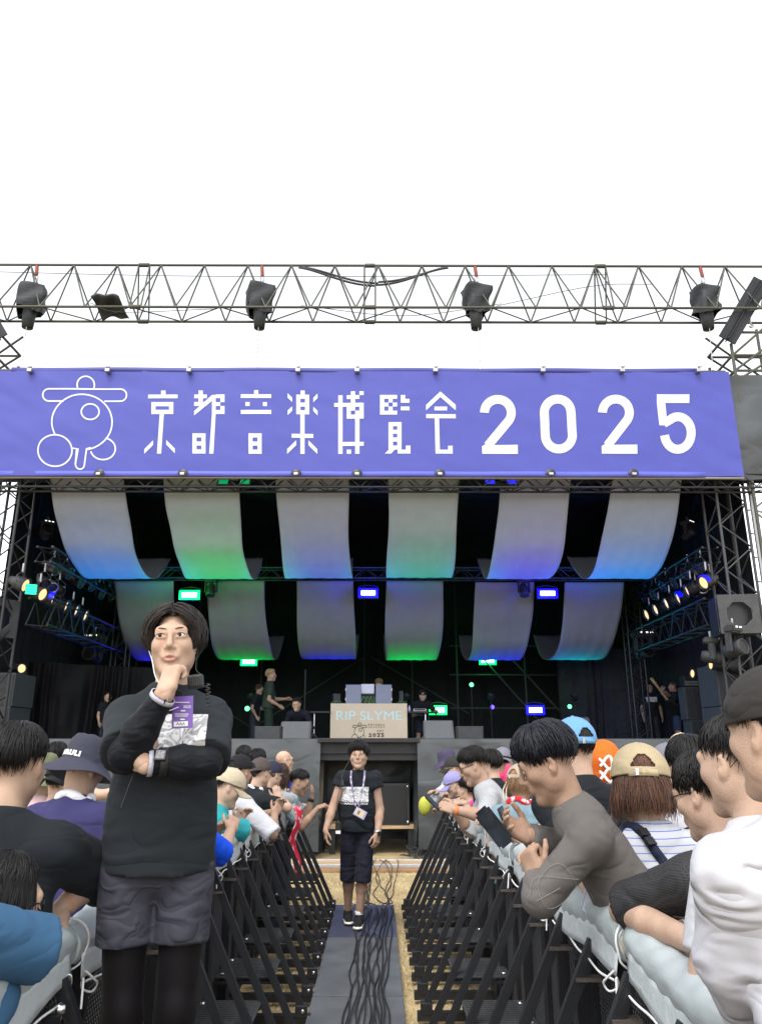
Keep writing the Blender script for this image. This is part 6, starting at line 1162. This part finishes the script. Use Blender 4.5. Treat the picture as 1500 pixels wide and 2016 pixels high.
for q0, q1 in ((691, 700), (717, 707)): ribbon('lanyard', [at(q0 + 1, 1517, YW - .06), at(q0, 1535, YW - .15), at((q0 + q1) / 2, 1562, YW - .17), at(q1, 1588, YW - .165)], .018, LANY, p.t, (0, -1, 0), .002)
BC = at(709, 1601, YW - .175); cd = box('badge', BC, (.115, .006, .078), mat('lilac_badge_holder', (.36, .33, .55), .4), p.t, .002, Matrix.Rotation(R(28), 4, 'Y')); box('badge_paper', BC + Vector((-.004, -.004, .002)), (.086, .003, .058), mat('cream_card', (.62, .53, .36), .6), cd, 0, Matrix.Rotation(R(28), 4, 'Y')); box('badge_photo', BC + Vector((-.014, -.0062, .008)), (.026, .002, .036), mat('badge_portrait', (.25, .18, .11), .6, 0, .5, 60, 0), cd, 0, Matrix.Rotation(R(28), 4, 'Y'))
RC_ = at(666, 1630, YW - .16); rd = box('radio', RC_, (.055, .035, .10), BLACKP, p.t, .006); rod('antenna', RC_ + Vector((-.015, 0, .05)), RC_ + Vector((-.018, 0, .16)), .006, BLACKP, rd, 8); box('radio_label', RC_ + Vector((0, -.019, -.036)), (.045, .004, .028), WHITE, rd, .001)
tube('radio_wire', spline([at(666, 1618, YW - .17), at(664, 1580, YW - .17), at(670, 1548, YW - .17), at(676, 1520, YW - .12), at(689, 1496, YW - .05)], 30), .003, CABLE, p.t, 5); box('lapel_microphone', at(675, 1541, YW - .165), (.02, .02, .05), DARKGREY, p.t, .004)
armband(p, 'L', .93, .031, mat('silver_watch_band', (.5, .5, .5), .35, .6), 'watch_band', .03); sj, el, wr, a = p.J['L']; c = p.W @ Vector(el + (wr - el) * .95); box('watch_case', c + Vector((.016, -.03, 0)), (.036, .014, .040), BLACKP, p.t, .005, Matrix.Rotation(R(30), 4, 'Z'))
SOLE = mat('cream_sole', (.70, .66, .58), .6, 0, .05, 9, .1, 60); UPP = CL('black_knit_upper', (.018, .018, .02), folds=.1, fs=30)
for (hp, kn, an), ty in zip(p.legs, (.10, -.06)):
    M = p.W @ Matrix.Translation(an) @ Matrix.Rotation(ty, 4, 'Z'); dz = an[2] - (.085 - p.base.z) if False else 0
    F = Field((-.07, -.11, -.10), (.07, .23, .09), .006); F.cone((0, -.035, -.03), (0, .12, -.042), .040, .034, .02, flat=((1, 0, 0), .95)); F.cone((0, .0, .028), (0, .005, -.03), .041, .045, .03, cut0=.05); F.cone((0, .12, -.045), (0, .165, -.048), .034, .028, .02)
    V, Q = F.mesh(1); V[:, 2] = np.maximum(V[:, 2], -.062); so = link('shoe', npmesh('shoe', V, Q, UPP), p.t, M)
    F = Field((-.07, -.12, -.11), (.07, .23, -.02), .006); F.cone((0, -.05, -.062), (0, .15, -.060), .046, .041, .02, flat=((0, 0, 1), .40)); F.cone((0, .15, -.06), (0, .185, -.054), .038, .028, .02, flat=((0, 0, 1), .4)); V, Q = F.mesh(1); V[:, 2] = np.maximum(V[:, 2], -.078); link('sole', npmesh('sole', V, Q, SOLE), so, M)
    lathe('sock', [(.036, -.02), (.040, .02), (.040, .032), (.035, .034)], WHITE, so, M @ Matrix.Translation((0, .0, .022)), 16)
    for k in range(4): link('lace', cubemesh(DARKGREY), so, M @ Matrix.Translation((0, .045 + .022 * k, -.001 - .006 * k)) @ Matrix.Rotation(R(-20), 4, 'X') @ Matrix.Diagonal((.035, .006, .004, 1)))
# ---- audience at the left barrier
S_ = -1
def spec(*a, **k): return crowd(*a, **k)
p = spec('man in loose black tee with short black hair leaning on the near left rail', 30, 1508, 2.62, S_, 8, lean=14, hd=(-6, 8, 0), vox=.010, hvox=.005, loose=.028, sleeve=.98, hem=.12, foldamp=.005, hair=H_(n=1300, vol=.012, f=66, sd=94, b=128, thick=.0028, mess=.6), arms={'R': dict(e=at(196, 1722, 2.80), h=atx(118, 1792, -1.0), fd=at(70, 1830, 2.40) - at(118, 1790, 2.5), bk=(.3, 0, 1), curl=.4), 'L': dict(h=rail(S_, 2.25, 0, -.25), fd=(.6, -.5, 0), bk=(0, 0, 1))})
armband(p, 'R', .80, .0305, BAND, 'wristband', .018)
p = spec('person in steel blue tee with an elbow on the padding at lower left', -340, 1560, 1.95, S_, -20, lean=12, loose=.022, sleeve=.98, vox=.010, hair=H_(), topm=STEELB, foldamp=.005, arms={'R': dict(e=atx(46, 1862, -.92), h=atx(-60, 1905, -1.02), bk=(0, 0, 1)), 'L': dict(h=Vector((-1.15, 1.75, 1.2)))})
p = spec('dark haired girl with glasses looking away at the lower left corner', 0, 1778, 2.32, S_, -40, sex='f', lean=12, hd=(-8, 12, 0), hs=1.12, topm=STEELB, face=True, hvox=.005, hair=H_('bob', n=1300, drop=.16, f=58, sd=74, b=100, thick=.0028, vol=.008), arms={'R': dict(hl=(.16, .10, .92)), 'L': dict(hl=(-.16, .12, .92))}, s=.85); glasses(p)
p = spec('person in navy bucket hat and navy purple tee leaning on left rail', 167, 1512, 4.05, S_, -14, lean=16, hd=(-16, 16, 3), topm=NAVYT, vox=.010, hvox=.006, loose=.018, sleeve=.95, hair=UNDER()); bh, hatM = add_bucket(p.t, p.Mh, CAPM['bucket'], .070, 0, 2, 1.0); collar_towel(p, WTOW, .078, .022)
me = textmesh('QURULI', .030, .0022, 0, 1.25); setmats(me, LOGO); q_ = [v.co.copy() for v in me.vertices]
for v in me.vertices: an = math.pi - v.co.x / .094; v.co = (math.sin(an) * .0985, CAPC[1] + math.cos(an) * .1175, .042 + v.co.y)
link('hat_lettering', me, bh, hatM)
p = spec('person in olive bucket hat and pale pink tee behind the black tee man', 84, 1528, 5.3, S_, -8, topm=PINKL, hair=UNDER()); add_bucket(p.t, p.Mh, CAPM['olive'], .06, 0, 4)
p = spec('person in black cap and black tee beside the navy bucket hat', 122, 1540, 4.9, S_, -10, lean=16, hair=UNDER()); add_cap(p.t, p.Mh, CAPM['black'], True, 8, 5)
p = spec('person with curly dark hair before the stage at far left', 112, 1492, 7.4, S_, -5, hair=H_(n=500, vol=.02, mess=1.4))
p = spec('person in pale cyan tee half hidden behind the standing staff man', 262, 1548, 4.7, S_, -55, lean=14, hd=(-10, 14, 0), topm=CYANL, skin='mid', hair=H_(), loose=.02, arms={'R': dict(h=rail(S_, 4.55, 0, -.05)), 'L': dict(h=rail(S_, 4.95))})
p = spec('person in vivid blue tee with raised fist half hidden behind the staff man', 384, 1536, 4.62, S_, -62, lean=18, topm=VBLUE, vox=.010, skin='mid', hair=H_(), loose=.012, sleeve=.9, arms={'R': dict(e=at(438, 1682, 4.66), h=at(456, 1632, 4.82), fd=at(466, 1600, 4.9) - at(456, 1632, 4.82), bk=(.5, -.8, .2), curl=1.1), 'L': dict(h=rail(S_, 4.9))})
p = spec('person in teal tee and beige cap bent over the left rail', 452, 1551, 5.55, S_, -68, lean=26, hd=(-5, 24, 0), topm=TEAL, vox=.010, hair=UNDER(), loose=.012, sleeve=.9, arms={'R': dict(e=at(482, 1636, 5.5), h=at(470, 1618, 5.7), fd=(.2, .5, .8), bk=(.6, -.6, .2), curl=.8), 'L': dict(h=rail(S_, 5.8))}); add_cap(p.t, p.Mh, CAPM['beige'], seed=3)
p = spec('man in black cap and white jersey with clasped hands on left rail', 473, 1520, 6.35, S_, -42, lean=18, hd=(10, 6, 0), topm=WTEE, vox=.010, skin='tan', hair=UNDER(), loose=.010, sleeve=.92, arms={'R': dict(e=at(536, 1642, 6.1), h=at(541, 1602, 6.42), fd=at(553, 1580, 6.5) - at(541, 1602, 6.42), bk=(.7, -.6, .2), curl=.7), 'L': dict(h=at(547, 1597, 6.6), fd=(.3, 0, 1), bk=(-.5, .6, .2), curl=.7)}); add_cap(p.t, p.Mh, CAPM['black'], seed=4)
p = spec('person in brown cap and black tee with white collar on left rail', 513, 1522, 7.1, S_, -48, lean=18, hd=(14, 4, 0), hair=UNDER(n=400), loose=.012, arms={'R': dict(e=at(566, 1590, 7.0), h=at(548, 1570, 7.1), fd=(-.3, .2, 1), bk=(.3, -1, 0), curl=.6), 'L': dict(h=rail(S_, 7.35))}); add_cap(p.t, p.Mh, CAPM['brown'], seed=5); collar_towel(p, WTOW, .07, .014)
p = spec('person in navy cap among the group at the far left rail', 537, 1526, 7.7, S_, -50, lean=16, hd=(8, 8, 0), hair=UNDER()); add_cap(p.t, p.Mh, CAPM['navy'], seed=6)
p = spec('woman with long dark hair among the group at the far left rail', 553, 1528, 8.1, S_, -30, sex='f', lean=12, topm=LGREY, hair=H_('bob', n=500, drop=.2, sd=84, b=100), hairm='brown')
p = spec('bald man in vivid blue tee and black glasses near the stage', 560, 1498, 9.5, S_, -62, lean=4, topm=VBLUE, skin='pale', face=True, hvox=.005, arms={'R': dict(hl=(.1, .3, 1.05)), 'L': dict(hl=(-.1, .3, 1.05))}); glasses(p)
p = spec('young man in pale blue tee reaching over the end of left rail', 590, 1540, 8.15, S_, -88, lean=32, hd=(4, 20, 0), topm=CYANL, skin='tan', face=True, vox=.010, hvox=.005, hair=H_(n=700, f=64, sd=92, b=124, vol=.014), loose=.01, arms={'R': dict(e=at(594, 1628, 8.0), h=at(627, 1590, 8.05), fd=(1, 0, .35), bk=(.2, -.4, 1), curl=1.0, hh=.0048), 'L': dict(e=at(604, 1606, 8.3), h=at(613, 1572, 8.32), fd=(.15, 0, 1), bk=(1, -.3, .1), curl=.3, hh=.0048)}); armband(p, 'L', .9, .032, BLACKP, 'watch_band', .03)
p = spec('person with dark hair before the skirt, left of two', 480, 1492, 9.3, S_, 10, hair=H_(n=500, vol=.02))
p = spec('person with tousled dark hair before the skirt, right of two', 507, 1500, 9.0, S_, -10, hair=H_(n=500, vol=.026, mess=1.2))

# ---- audience at the right barrier
S_ = 1
p = spec('person in purple bucket hat and white shirt leaning at far right rail', 880, 1502, 9.3, S_, 62, lean=22, hd=(0, 10, 0), topm=WTEE, top='long', hair=UNDER(), loose=.012, arms={'L': dict(e=at(850, 1580, 9.0), h=at(842, 1590, 9.2), curl=.5), 'R': dict(h=rail(1, 9.0, 0, -.15))}); add_bucket(p.t, p.Mh, CAPM['purple'], .045, 0, 7)
lp_ = at(836, 1583, 8.95); o = thing('pouch', 'small lime yellow pouch hanging at the end of the right rail', 'pouch', lp_); grid('pouch_body', lambda u, v: (lp_.x + .07 * np.cos(u * 6.283) * np.sin(v * 3.1416), lp_.y + .05 * np.sin(u * 6.283) * np.sin(v * 3.1416), lp_.z - .02 + .10 * np.cos(v * 3.1416)), 20, 12, mat('lime_nylon', (.45, .47, .06), .6, 0, .1, 9, .2, 60), o); tube('pouch_cord', [lp_ + Vector((0, 0, .07)), lp_ + Vector((.06, 0, .12)), lp_ + Vector((.12, .02, .10))], .006, BLACKP, o, 5)
p = spec('man in dark cap and glasses facing the aisle at far right rail', 893, 1514, 8.75, S_, 78, lean=20, hd=(0, 10, 0), topm=WTEE, face=True, hair=UNDER()); add_cap(p.t, p.Mh, CAPM['charcoal'], seed=8); glasses(p)
p = spec('person in lavender cap and black tee bent over far right rail', 893, 1545, 8.1, S_, 80, lean=30, hd=(6, 22, 0), hair=UNDER(), sex='f', arms={'L': dict(e=at(872, 1590, 7.9), h=at(860, 1592, 8.1), curl=.5), 'R': dict(h=rail(1, 8.3))}); add_cap(p.t, p.Mh, CAPM['lavender'], seed=9)
p = spec('person in black tee with red patterned towel at the right rail', 920, 1556, 7.5, S_, 40, lean=24, drop=.08, hair=H_(n=300, vol=.018)); collar_towel(p, PINKT, .08, .03)
p = spec('man in light grey tee and glasses leaning over right rail with phone', 931, 1508, 6.25, S_, 84, lean=30, hd=(0, 22, 0), topm=LGREY, skin='mid', face=True, vox=.010, hvox=.0048, hair=H_(n=900, vol=.022, f=72, sd=98, b=118, thick=.0032), loose=.018, sleeve=.95, arms={'L': dict(e=at(958, 1608, 5.95), h=at(893, 1594, 5.95), fd=at(862, 1582, 5.98) - at(893, 1594, 5.95), bk=(.1, -.8, .3), curl=.8, hh=.0045), 'R': dict(h=at(890, 1590, 6.25), fd=(-1, -.1, .3), bk=(0, .8, .5), curl=.9)}); glasses(p); armband(p, 'L', .92, .031, BAND, 'wristband', .025)
phone_obj(at(853, 1581, 6.05), (-.75, .1, .7), (.6, -.3, .6), 'black phone held by the man in light grey tee')
p = spec('person with dark hair behind the light grey tee man', 966, 1505, 7.3, S_, 30, hair=H_(n=400, vol=.018))
p = spec('person in grey cap with pink towel round the neck at right', 990, 1500, 7.75, S_, 12, lean=6, hd=(-22, 4, 0), hair=UNDER(), topm=LGREY); add_cap(p.t, p.Mh, CAPM['grey'], True, 6, 10); collar_towel(p, PINKT, .09, .036)
P_ = [at(1008, 1512, 7.5), at(1000, 1540, 7.4), at(990, 1580, 7.4)]; ribbon('towel_end', P_, .13, PINKT, p.t, (.3, -1, 0), .014)
p = spec('woman in sand cap and blue grey tee with red towel at right rail', 1024, 1541, 5.75, S_, -28, sex='f', lean=12, hd=(-14, 12, 0), topm=BLGREY, vox=.010, loose=.02, hair=H_('bob', n=800, drop=.13, vol=.001, sd=90, b=98, thick=.0032), hairm='light'); add_cap(p.t, p.Mh, CAPM['sand'], seed=11); collar_towel(p, REDT, .082, .020); bag_strap(p, BLACKP, -1, .045)
for dx in (-.05, -.03): tube('hat_cord', [p.Mh @ Vector((dx, -.105, -.01)), p.Mh @ Vector((dx * 1.4, -.12, -.07)), p.Mh @ Vector((dx * 1.1, -.13, -.14))], .0035, mat('cream_cord', (.6, .52, .42), .8, bump=0), p.t, 5)
p = spec('man in light blue cap and black tee turned toward the stage', 1131, 1472, 3.9, S_, 18, lean=8, hd=(-2, 4, 0), vox=.010, hvox=.0055, loose=.018, hair=dict(style='short', vol=.004, n=900, thick=.003, b=128)); add_cap(p.t, p.Mh, CAPM['lblue'], seed=12); bag_strap(p, BLACKP, 1, .05)
p = spec('person under an orange hooded towel with white squiggles at right', 1190, 1506, 4.75, S_, 0, lean=6, hd=(-24, 0, 0), topm=CL('orange', (.56, .12, .018)), loose=.02)
V, F_, _ = head_shell(lambda ph: np.radians(118 + 22 * (1 - np.cos(ph)) / 2 - 40 * np.exp(-(((ph + math.pi) % (2 * math.pi) - math.pi) / .6) ** 2)), (.098, .118, .112), (0, -.012, .030), 48, 20, 0, 3, .012); V[:, 2] -= np.clip(-.02 - V[:, 2], 0, 1) * 1.0; V[:, :2] *= (1 + np.clip(-.02 - V[:, 2], 0, .2) * 1.1)[:, None]; hood = link('hood', npmesh('hood', V, F_, CAPM['orange']), p.t, p.Mh); s_ = hood.modifiers.new('thickness', 'SOLIDIFY'); s_.thickness = .006
for zc in (.015, -.052): tube('printed_squiggle', [p.Mh @ Vector((.02 + .042 * math.sin(q) , -.146 - .014 * (zc < 0), zc + .028 * math.sin(2 * q) + .01 * math.cos(q))) for q in np.linspace(-.6, 3.9, 26)], .0085, LOGO, hood, 6)
p = spec('man in washed grey long sleeve shirt leaning over right rail with phone', 1076, 1502, 3.05, S_, 82, lean=30, hd=(-2, 25, -4), skin='tan', top='long', topm=GREYL, slim=.92, vox=.009, hvox=.0044, face=True, loose=.008, hair=H_(n=1800, vol=.026, f=80, sd=101, b=117, thick=.0030, mess=.5), hairm='bluish', foldamp=.0015, arms={'L': dict(e=at(1064, 1768, 2.84), h=at(1054, 1728, 2.92), fd=(-.25, .35, 1), bk=(-.9, -.4, .2), curl=1.35, cuff=.99), 'R': dict(e=at(1112, 1668, 3.20), h=at(1040, 1645, 3.12), fd=at(1004, 1626, 3.10) - at(1040, 1645, 3.12), bk=(.2, .6, -.6), curl=[.5, .6, .6, .7], hh=.0045, sp=.08, cuff=.97)})
r6 = p
phone_obj(at(972, 1628, 3.06), (-.62, .15, .78), (-.55, -.7, -.25), 'large dark phone held over the right rail by the grey sleeved man', (.074, .155))
sk_ = mat('pale_thread', (.24, .23, .22), .8, bump=0)
sj, el, wr, a = p.J['L']; c0 = p.W @ Vector(sj + (el - sj) * .78); cx = p.W.to_3x3() @ Vector(nrm(el - sj)); rr_ = Vector((0, -1, 0)); sd2 = cx.cross(rr_).normalized(); rr_ = sd2.cross(cx).normalized()
for pts in ([(.06, -.05), (.075, .03), (.02, .055), (-.05, .04), (-.075, -.02), (-.02, -.05), (.06, -.05)], [(.08, -.04), (-.02, .06), (-.09, .045)], [(.01, -.01), (-.085, .02)]): tube('stitched_line', [c0 + cx * -x * .9 + sd2 * y + rr_ * (.067 - 8 * y * y) for x, y in spline([(a_, b_, 0) for a_, b_ in pts], 26)[:, :2]], .0009, sk_, p.t, 4)
STR = mat('blue_striped_shirting', (.43, .44, .47), .8, 0, .03, 5, .0, 60, .15); nt = STR.node_tree; N, L = nt.nodes, nt.links; tc = N['Texture Coordinate']; sx_ = N.new('ShaderNodeSeparateXYZ'); L.new(tc.outputs['Object'], sx_.inputs[0])
def mnode(op, a, b=None):
    n = N.new('ShaderNodeMath'); n.operation = op
    for i, v in enumerate((a, b)):
        if v is None: continue
        if hasattr(v, 'is_output'): L.new(v, n.inputs[i])
        else: n.inputs[i].default_value = v
    return n.outputs[0]
wob = N.new('ShaderNodeTexNoise'); wob.inputs['Scale'].default_value = 5; L.new(tc.outputs['Object'], wob.inputs['Vector']); wo = mnode('MULTIPLY', wob.outputs[0], .006)
hz = mnode('LESS_THAN', mnode('FRACT', mnode('DIVIDE', mnode('ADD', sx_.outputs[2], wo), .024)), .13); vt = mnode('LESS_THAN', mnode('FRACT', mnode('DIVIDE', mnode('ADD', mnode('ADD', mnode('MULTIPLY', sx_.outputs[0], .8), mnode('MULTIPLY', sx_.outputs[1], .6)), wo), .020)), .13)
yk = mnode('GREATER_THAN', sx_.outputs[2], 1.275); st_ = mnode('ADD', mnode('MULTIPLY', hz, yk), mnode('MULTIPLY', vt, mnode('SUBTRACT', 1.0, yk))); mx = N.new('ShaderNodeMixRGB'); b_ = N['Principled BSDF']; src = b_.inputs['Base Color'].links[0].from_socket; L.new(st_, mx.inputs[0]); L.new(src, mx.inputs[1]); mx.inputs[2].default_value = (.09, .14, .42, 1); L.new(mx.outputs[0], b_.inputs['Base Color'])
p = spec('woman in tan cap and blue striped white shirt at right rail', 1262, 1550, 3.15, S_, 8, sex='f', lean=13, hd=(-20, 14, 0), topm=STR, vox=.009, hvox=.005, loose=.026, sleeve=1.02, foldamp=.004, hs=1.16, hair=H_('bob', n=1900, drop=.125, vol=.008, f=58, sd=92, b=99, thick=.0030, mess=.9), hairm='auburn', arms={'L': dict(e=at(1186, 1785, 3.12), h=rail(1, 3.4, -.02, .02), fd=(-.3, 1, 0), bk=(0, 0, 1)), 'R': dict(h=rail(1, 3.3, 0, .2), bk=(0, 0, 1))}); add_cap(p.t, p.Mh, CAPM['tan'], tilt=0, seed=13, big=1.03)
bv_ = BVHTree.FromPolygons([p.W @ Vector(v) for v in p.sV], [list(map(int, q)) for q in p.sQ]); P_ = []
for px, py, z_ in spline([(1196, 1682, 0), (1212, 1648, 0), (1236, 1628, 0), (1262, 1637, 0), (1290, 1676, 0), (1330, 1728, 0)], 40):
    d_ = ray(px, py).normalized(); hit = bv_.ray_cast(cam.location, d_)
    if hit[0]: P_.append(hit[0] - d_ * .008)
if len(P_) > 6:
    st_o = ribbon('strap', P_, .034, CL('navy_webbing', (.02, .025, .05)), p.t, (-.3, -1, .2), .004); k_ = int(len(P_) * .66); d_ = (P_[k_ + 1] - P_[k_ - 1]).normalized(); Mb = Matrix.Translation(P_[k_] + Vector((.001, -.006, .002))) @ d_.to_track_quat('Z', 'Y').to_matrix().to_4x4()
    for q in (-.02, .018): link('strap_buckle', cubemesh(BLACKP), st_o, Mb @ Matrix.Translation((0, 0, q)) @ Matrix.Diagonal((.040, .012, .030, 1)))
# people standing behind her
p = spec('person in a small beige cap far behind the right audience', 1342, 1480, 6.4, S_, 0, hair=UNDER()); add_cap(p.t, p.Mh, CAPM['beige'], seed=14)
p = spec('person in backward grey cap behind the right audience', 1312, 1504, 5.6, S_, 20, hair=UNDER(), topm=WTEE); add_cap(p.t, p.Mh, CAPM['grey'], seed=15)
p = spec('person with black hair and white tee with black line drawing', 1357, 1512, 3.6, S_, -6, lean=10, vox=.010, hvox=.0055, topm=WTEE, loose=.02, hair=H_(n=1300, vol=.020, sd=98, b=124, thick=.003, mess=.8))
bv_ = BVHTree.FromPolygons([Vector(v) for v in p.sV], [list(map(int, q)) for q in p.sQ])
for pts in ([(-.12, 1.31), (-.06, 1.34), (.0, 1.335), (.06, 1.34)], [(-.02, 1.30), (.0, 1.285), (.015, 1.265), (-.005, 1.26)], [(-.13, 1.24), (-.03, 1.17), (.03, 1.21), (.09, 1.16)], [(-.13, 1.15), (-.04, 1.13), (.05, 1.12), (.12, 1.13)]):
    P_ = []
    for x, z in spline([(x, 0, z) for x, z in pts], 18)[:, [0, 2]]:
        hit = bv_.ray_cast(Vector((x * p.s, -.9, z * p.s)), Vector((0, 1, 0)))
        if hit[0]: P_.append(p.W @ (hit[0] + Vector((0, -.002, 0))))
    if len(P_) > 3: tube('printed_line', P_, .0045, INKB, p.shirt, 5)
MESH = mat('black_sports_mesh', (.018, .018, .02), .6, 0, .1, 9, 0, 0, .3); nt = MESH.node_tree; N, L = nt.nodes, nt.links; tc = N['Texture Coordinate']; vo = N.new('ShaderNodeTexVoronoi'); vo.inputs['Scale'].default_value = 135; vo.inputs['Randomness'].default_value = .05; L.new(tc.outputs['Object'], vo.inputs['Vector']); cr = N.new('ShaderNodeValToRGB'); cr.color_ramp.elements[0].position = .26; cr.color_ramp.elements[0].color = (.003, .003, .003, 1); cr.color_ramp.elements[1].position = .34; cr.color_ramp.elements[1].color = (.026, .026, .028, 1); L.new(vo.outputs['Distance'], cr.inputs[0]); L.new(cr.outputs[0], N['Principled BSDF'].inputs['Base Color']); bp = N.new('ShaderNodeBump'); bp.inputs['Strength'].default_value = .5; bp.inputs['Distance'].default_value = .004; L.new(vo.outputs['Distance'], bp.inputs['Height']); L.new(bp.outputs[0], N['Principled BSDF'].inputs['Normal'])
p = spec('person in black mesh tee and glasses with folded arms on right rail', 1392, 1566, 2.62, S_, 22, lean=20, hd=(12, 14, 0), vox=.009, hvox=.005, face=True, topm=MESH, loose=.022, sleeve=.80, skin='light', hair=H_(n=1500, vol=.018, sd=98, b=122, thick=.0029, mess=.9), arms={'L': dict(e=atx(1226, 1792, .80), h=atx(1392, 1868, .86), bk=(0, 0, 1)), 'R': dict(h=Vector((.98, 2.55, 1.22)), bk=(0, 0, 1))}); glasses(p)
p = spec('man with short dark faded hair behind the man in black cap', 1452, 1506, 2.28, S_, 20, topm=WTEE, sh=.85, slim=.9, lean=8, hd=(10, 6, 0), vox=.010, hvox=.005, hair=H_(n=1500, vol=.012, f=64, sd=90, b=120, thick=.0027, mess=.6), arms={'L': dict(hl=(-.12, .3, 1.0)), 'R': dict(hl=(.12, .3, 1.0))})
LINEN = CL('white_linen', (.46, .46, .50), folds=.9, fs=6)
p = spec('tall man in faded black cap and white linen shirt at right edge', 1536, 1446, 1.70, S_, 14, lean=4, hd=(10, 2, 0), vox=.009, hvox=.005, topm=LINEN, loose=.012, slim=.92, sleeve=1.2, hem=.2, foldamp=.0016, top='long', hair=dict(style='short', vol=.002, n=1300, thick=.0027, b=124, sd=96), arms={'L': dict(e=at(1432, 1890, 1.70), h=at(1470, 2010, 1.86), bk=(-.5, 0, .6)), 'R': dict(hl=(.25, .1, .85))}); add_cap(p.t, p.Mh, CL('faded_black_cap', (.030, .028, .026), folds=.4, fs=10), True, seed=16, big=1.02)

# ---- people on the stage
def onstage(lab, px, py, Y, yaw, **k): k.setdefault('topm', BTEE); k.setdefault('botm', JEAN); k.setdefault('seed', int(px)); return person(lab, at(px, py, Y), yaw, z0=ZD, vox=.016, hvox=.008, group='people on the stage', **k)
onstage('blond man in dark green tee and shorts standing in profile on stage', 534, 1329, 17.7, -80, lean=0, topm=CL('dark_green', (.03, .045, .035)), bottom='shorts', botm=CL('dark_green_shorts', (.022, .036, .028)), legskin=True, skin='mid', loose=.02, face=True, hair=H_(n=400, vol=.016), hairm='blond', arms={'R': dict(hl=(.16, .22, .92), pole=(.2, -1, 0)), 'L': dict(hl=(-.14, .38, 1.08), pole=(-.2, -1, -.3))})
onstage('woman with dark bob and black tee standing behind the blond man', 511, 1357, 18.8, -100, sex='f', lean=8, hd=(0, 14, 0), hair=H_('bob', n=350, drop=.06, sd=92, b=100), hairm='brown', arms={'R': dict(hl=(.25, .15, .85)), 'L': dict(hl=(-.15, .3, 1.1))})
onstage('man in dark long sleeves crouching over gear behind wedge monitor', 584, 1386, 16.4, 170, lean=50, drop=.46, hd=(0, 20, 0), top='long', topm=CL('dark_navy_top', (.014, .016, .026)), hair=H_(n=400), arms={'R': dict(hl=(.25, .45, .35)), 'L': dict(hl=(-.2, .45, .3))})
onstage('brown haired person bending behind the booth screens', 746, 1347, 19.0, 175, lean=16, hd=(0, 34, 0), topm=CL('grey_stage_tee', (.10, .10, .12)), hair=H_(n=400, vol=.018, b=118), hairm='light', arms={'R': dict(hl=(.15, .35, 1.0)), 'L': dict(hl=(-.15, .35, 1.0))})
p = onstage('bearded man in black cap leaning over the right side table', 832, 1369, 18.7, 182, lean=38, drop=.12, hd=(0, 8, 0), skin='light', loose=.015, bottom='shorts', legskin=True, face=True, hair=UNDER(), arms={'R': dict(hl=(.12, .52, .86), bk=(0, 0, 1)), 'L': dict(hl=(-.33, .42, .95), bk=(0, 0, 1))}); add_cap(p.t, p.Mh, CAPM['black'], True, 0, 3)
p = onstage('man in black tee with white print standing at stage right', 1278, 1354, 19.5, 176, lean=0, face=True, loose=.014, skin='tan', hair=H_(n=400, vol=.016), botm=CL('charcoal_trousers', (.03, .032, .035))); shirt_print(p, (0, 1.27 * p.s), .27, .12, INKP, 'print_panel', 14)
onstage('man with short hair tuning a guitar in profile at stage right', 1324, 1352, 18.4, 80, lean=0, face=True, skin='tan', loose=.02, bottom='shorts', botm=CL('denim_shorts', (.03, .045, .09)), legskin=True, hair=H_(n=300, vol=.006, f=60), hairm='grey', arms={'L': dict(h=at(1308, 1370, 18.2), bk=(0, 0, 1), pole=(0, -.3, -1)), 'R': dict(h=at(1293, 1352, 18.1), fd=(0, 0, 1), bk=(0, 1, 0), curl=.9, pole=(0, -.3, -1))})
ga, gb = at(1313, 1378, 18.05), at(1289, 1346, 17.95); gt = thing('guitar', 'dark bodied electric guitar held up by the man in profile', 'guitar', ga); bar('neck', ga, gb, .05, .025, WOOD, gt); bar('headstock', gb, gb + (gb - ga).normalized() * .16, .08, .02, mat('maple_headstock', (.45, .32, .16), .5), gt)
Mg = Matrix.Translation(ga - (gb - ga).normalized() * .2) @ (gb - ga).to_track_quat('Z', 'Y').to_matrix().to_4x4(); bm = bmesh.new(); pr = [(.16 * math.cos(q) * (1 + .18 * math.cos(2 * q)), .21 * math.sin(q)) for q in np.linspace(0, 2 * math.pi, 26)[:-1]]; vs = [bm.verts.new((x, -.02, z)) for x, z in pr]; bm.faces.new(vs); r = bmesh.ops.extrude_face_region(bm, geom=bm.faces[:]); bmesh.ops.translate(bm, vec=(0, .045, 0), verts=[v for v in r['geom'] if isinstance(v, bmesh.types.BMVert)]); link('guitar_body', bmmesh('guitar_body', bm, BLACKP), gt, Mg)
for k in range(3): tube('tuning_peg', [gb + Vector((0, 0, .03 + .03 * k)), gb + Vector((.05, 0, .04 + .03 * k))], .006, CHROME, gt, 5)
onstage('stagehand in black tee standing by the drape at far left', 212, 1372, 16.6, -120, lean=2, loose=.01, hair=H_(n=300))
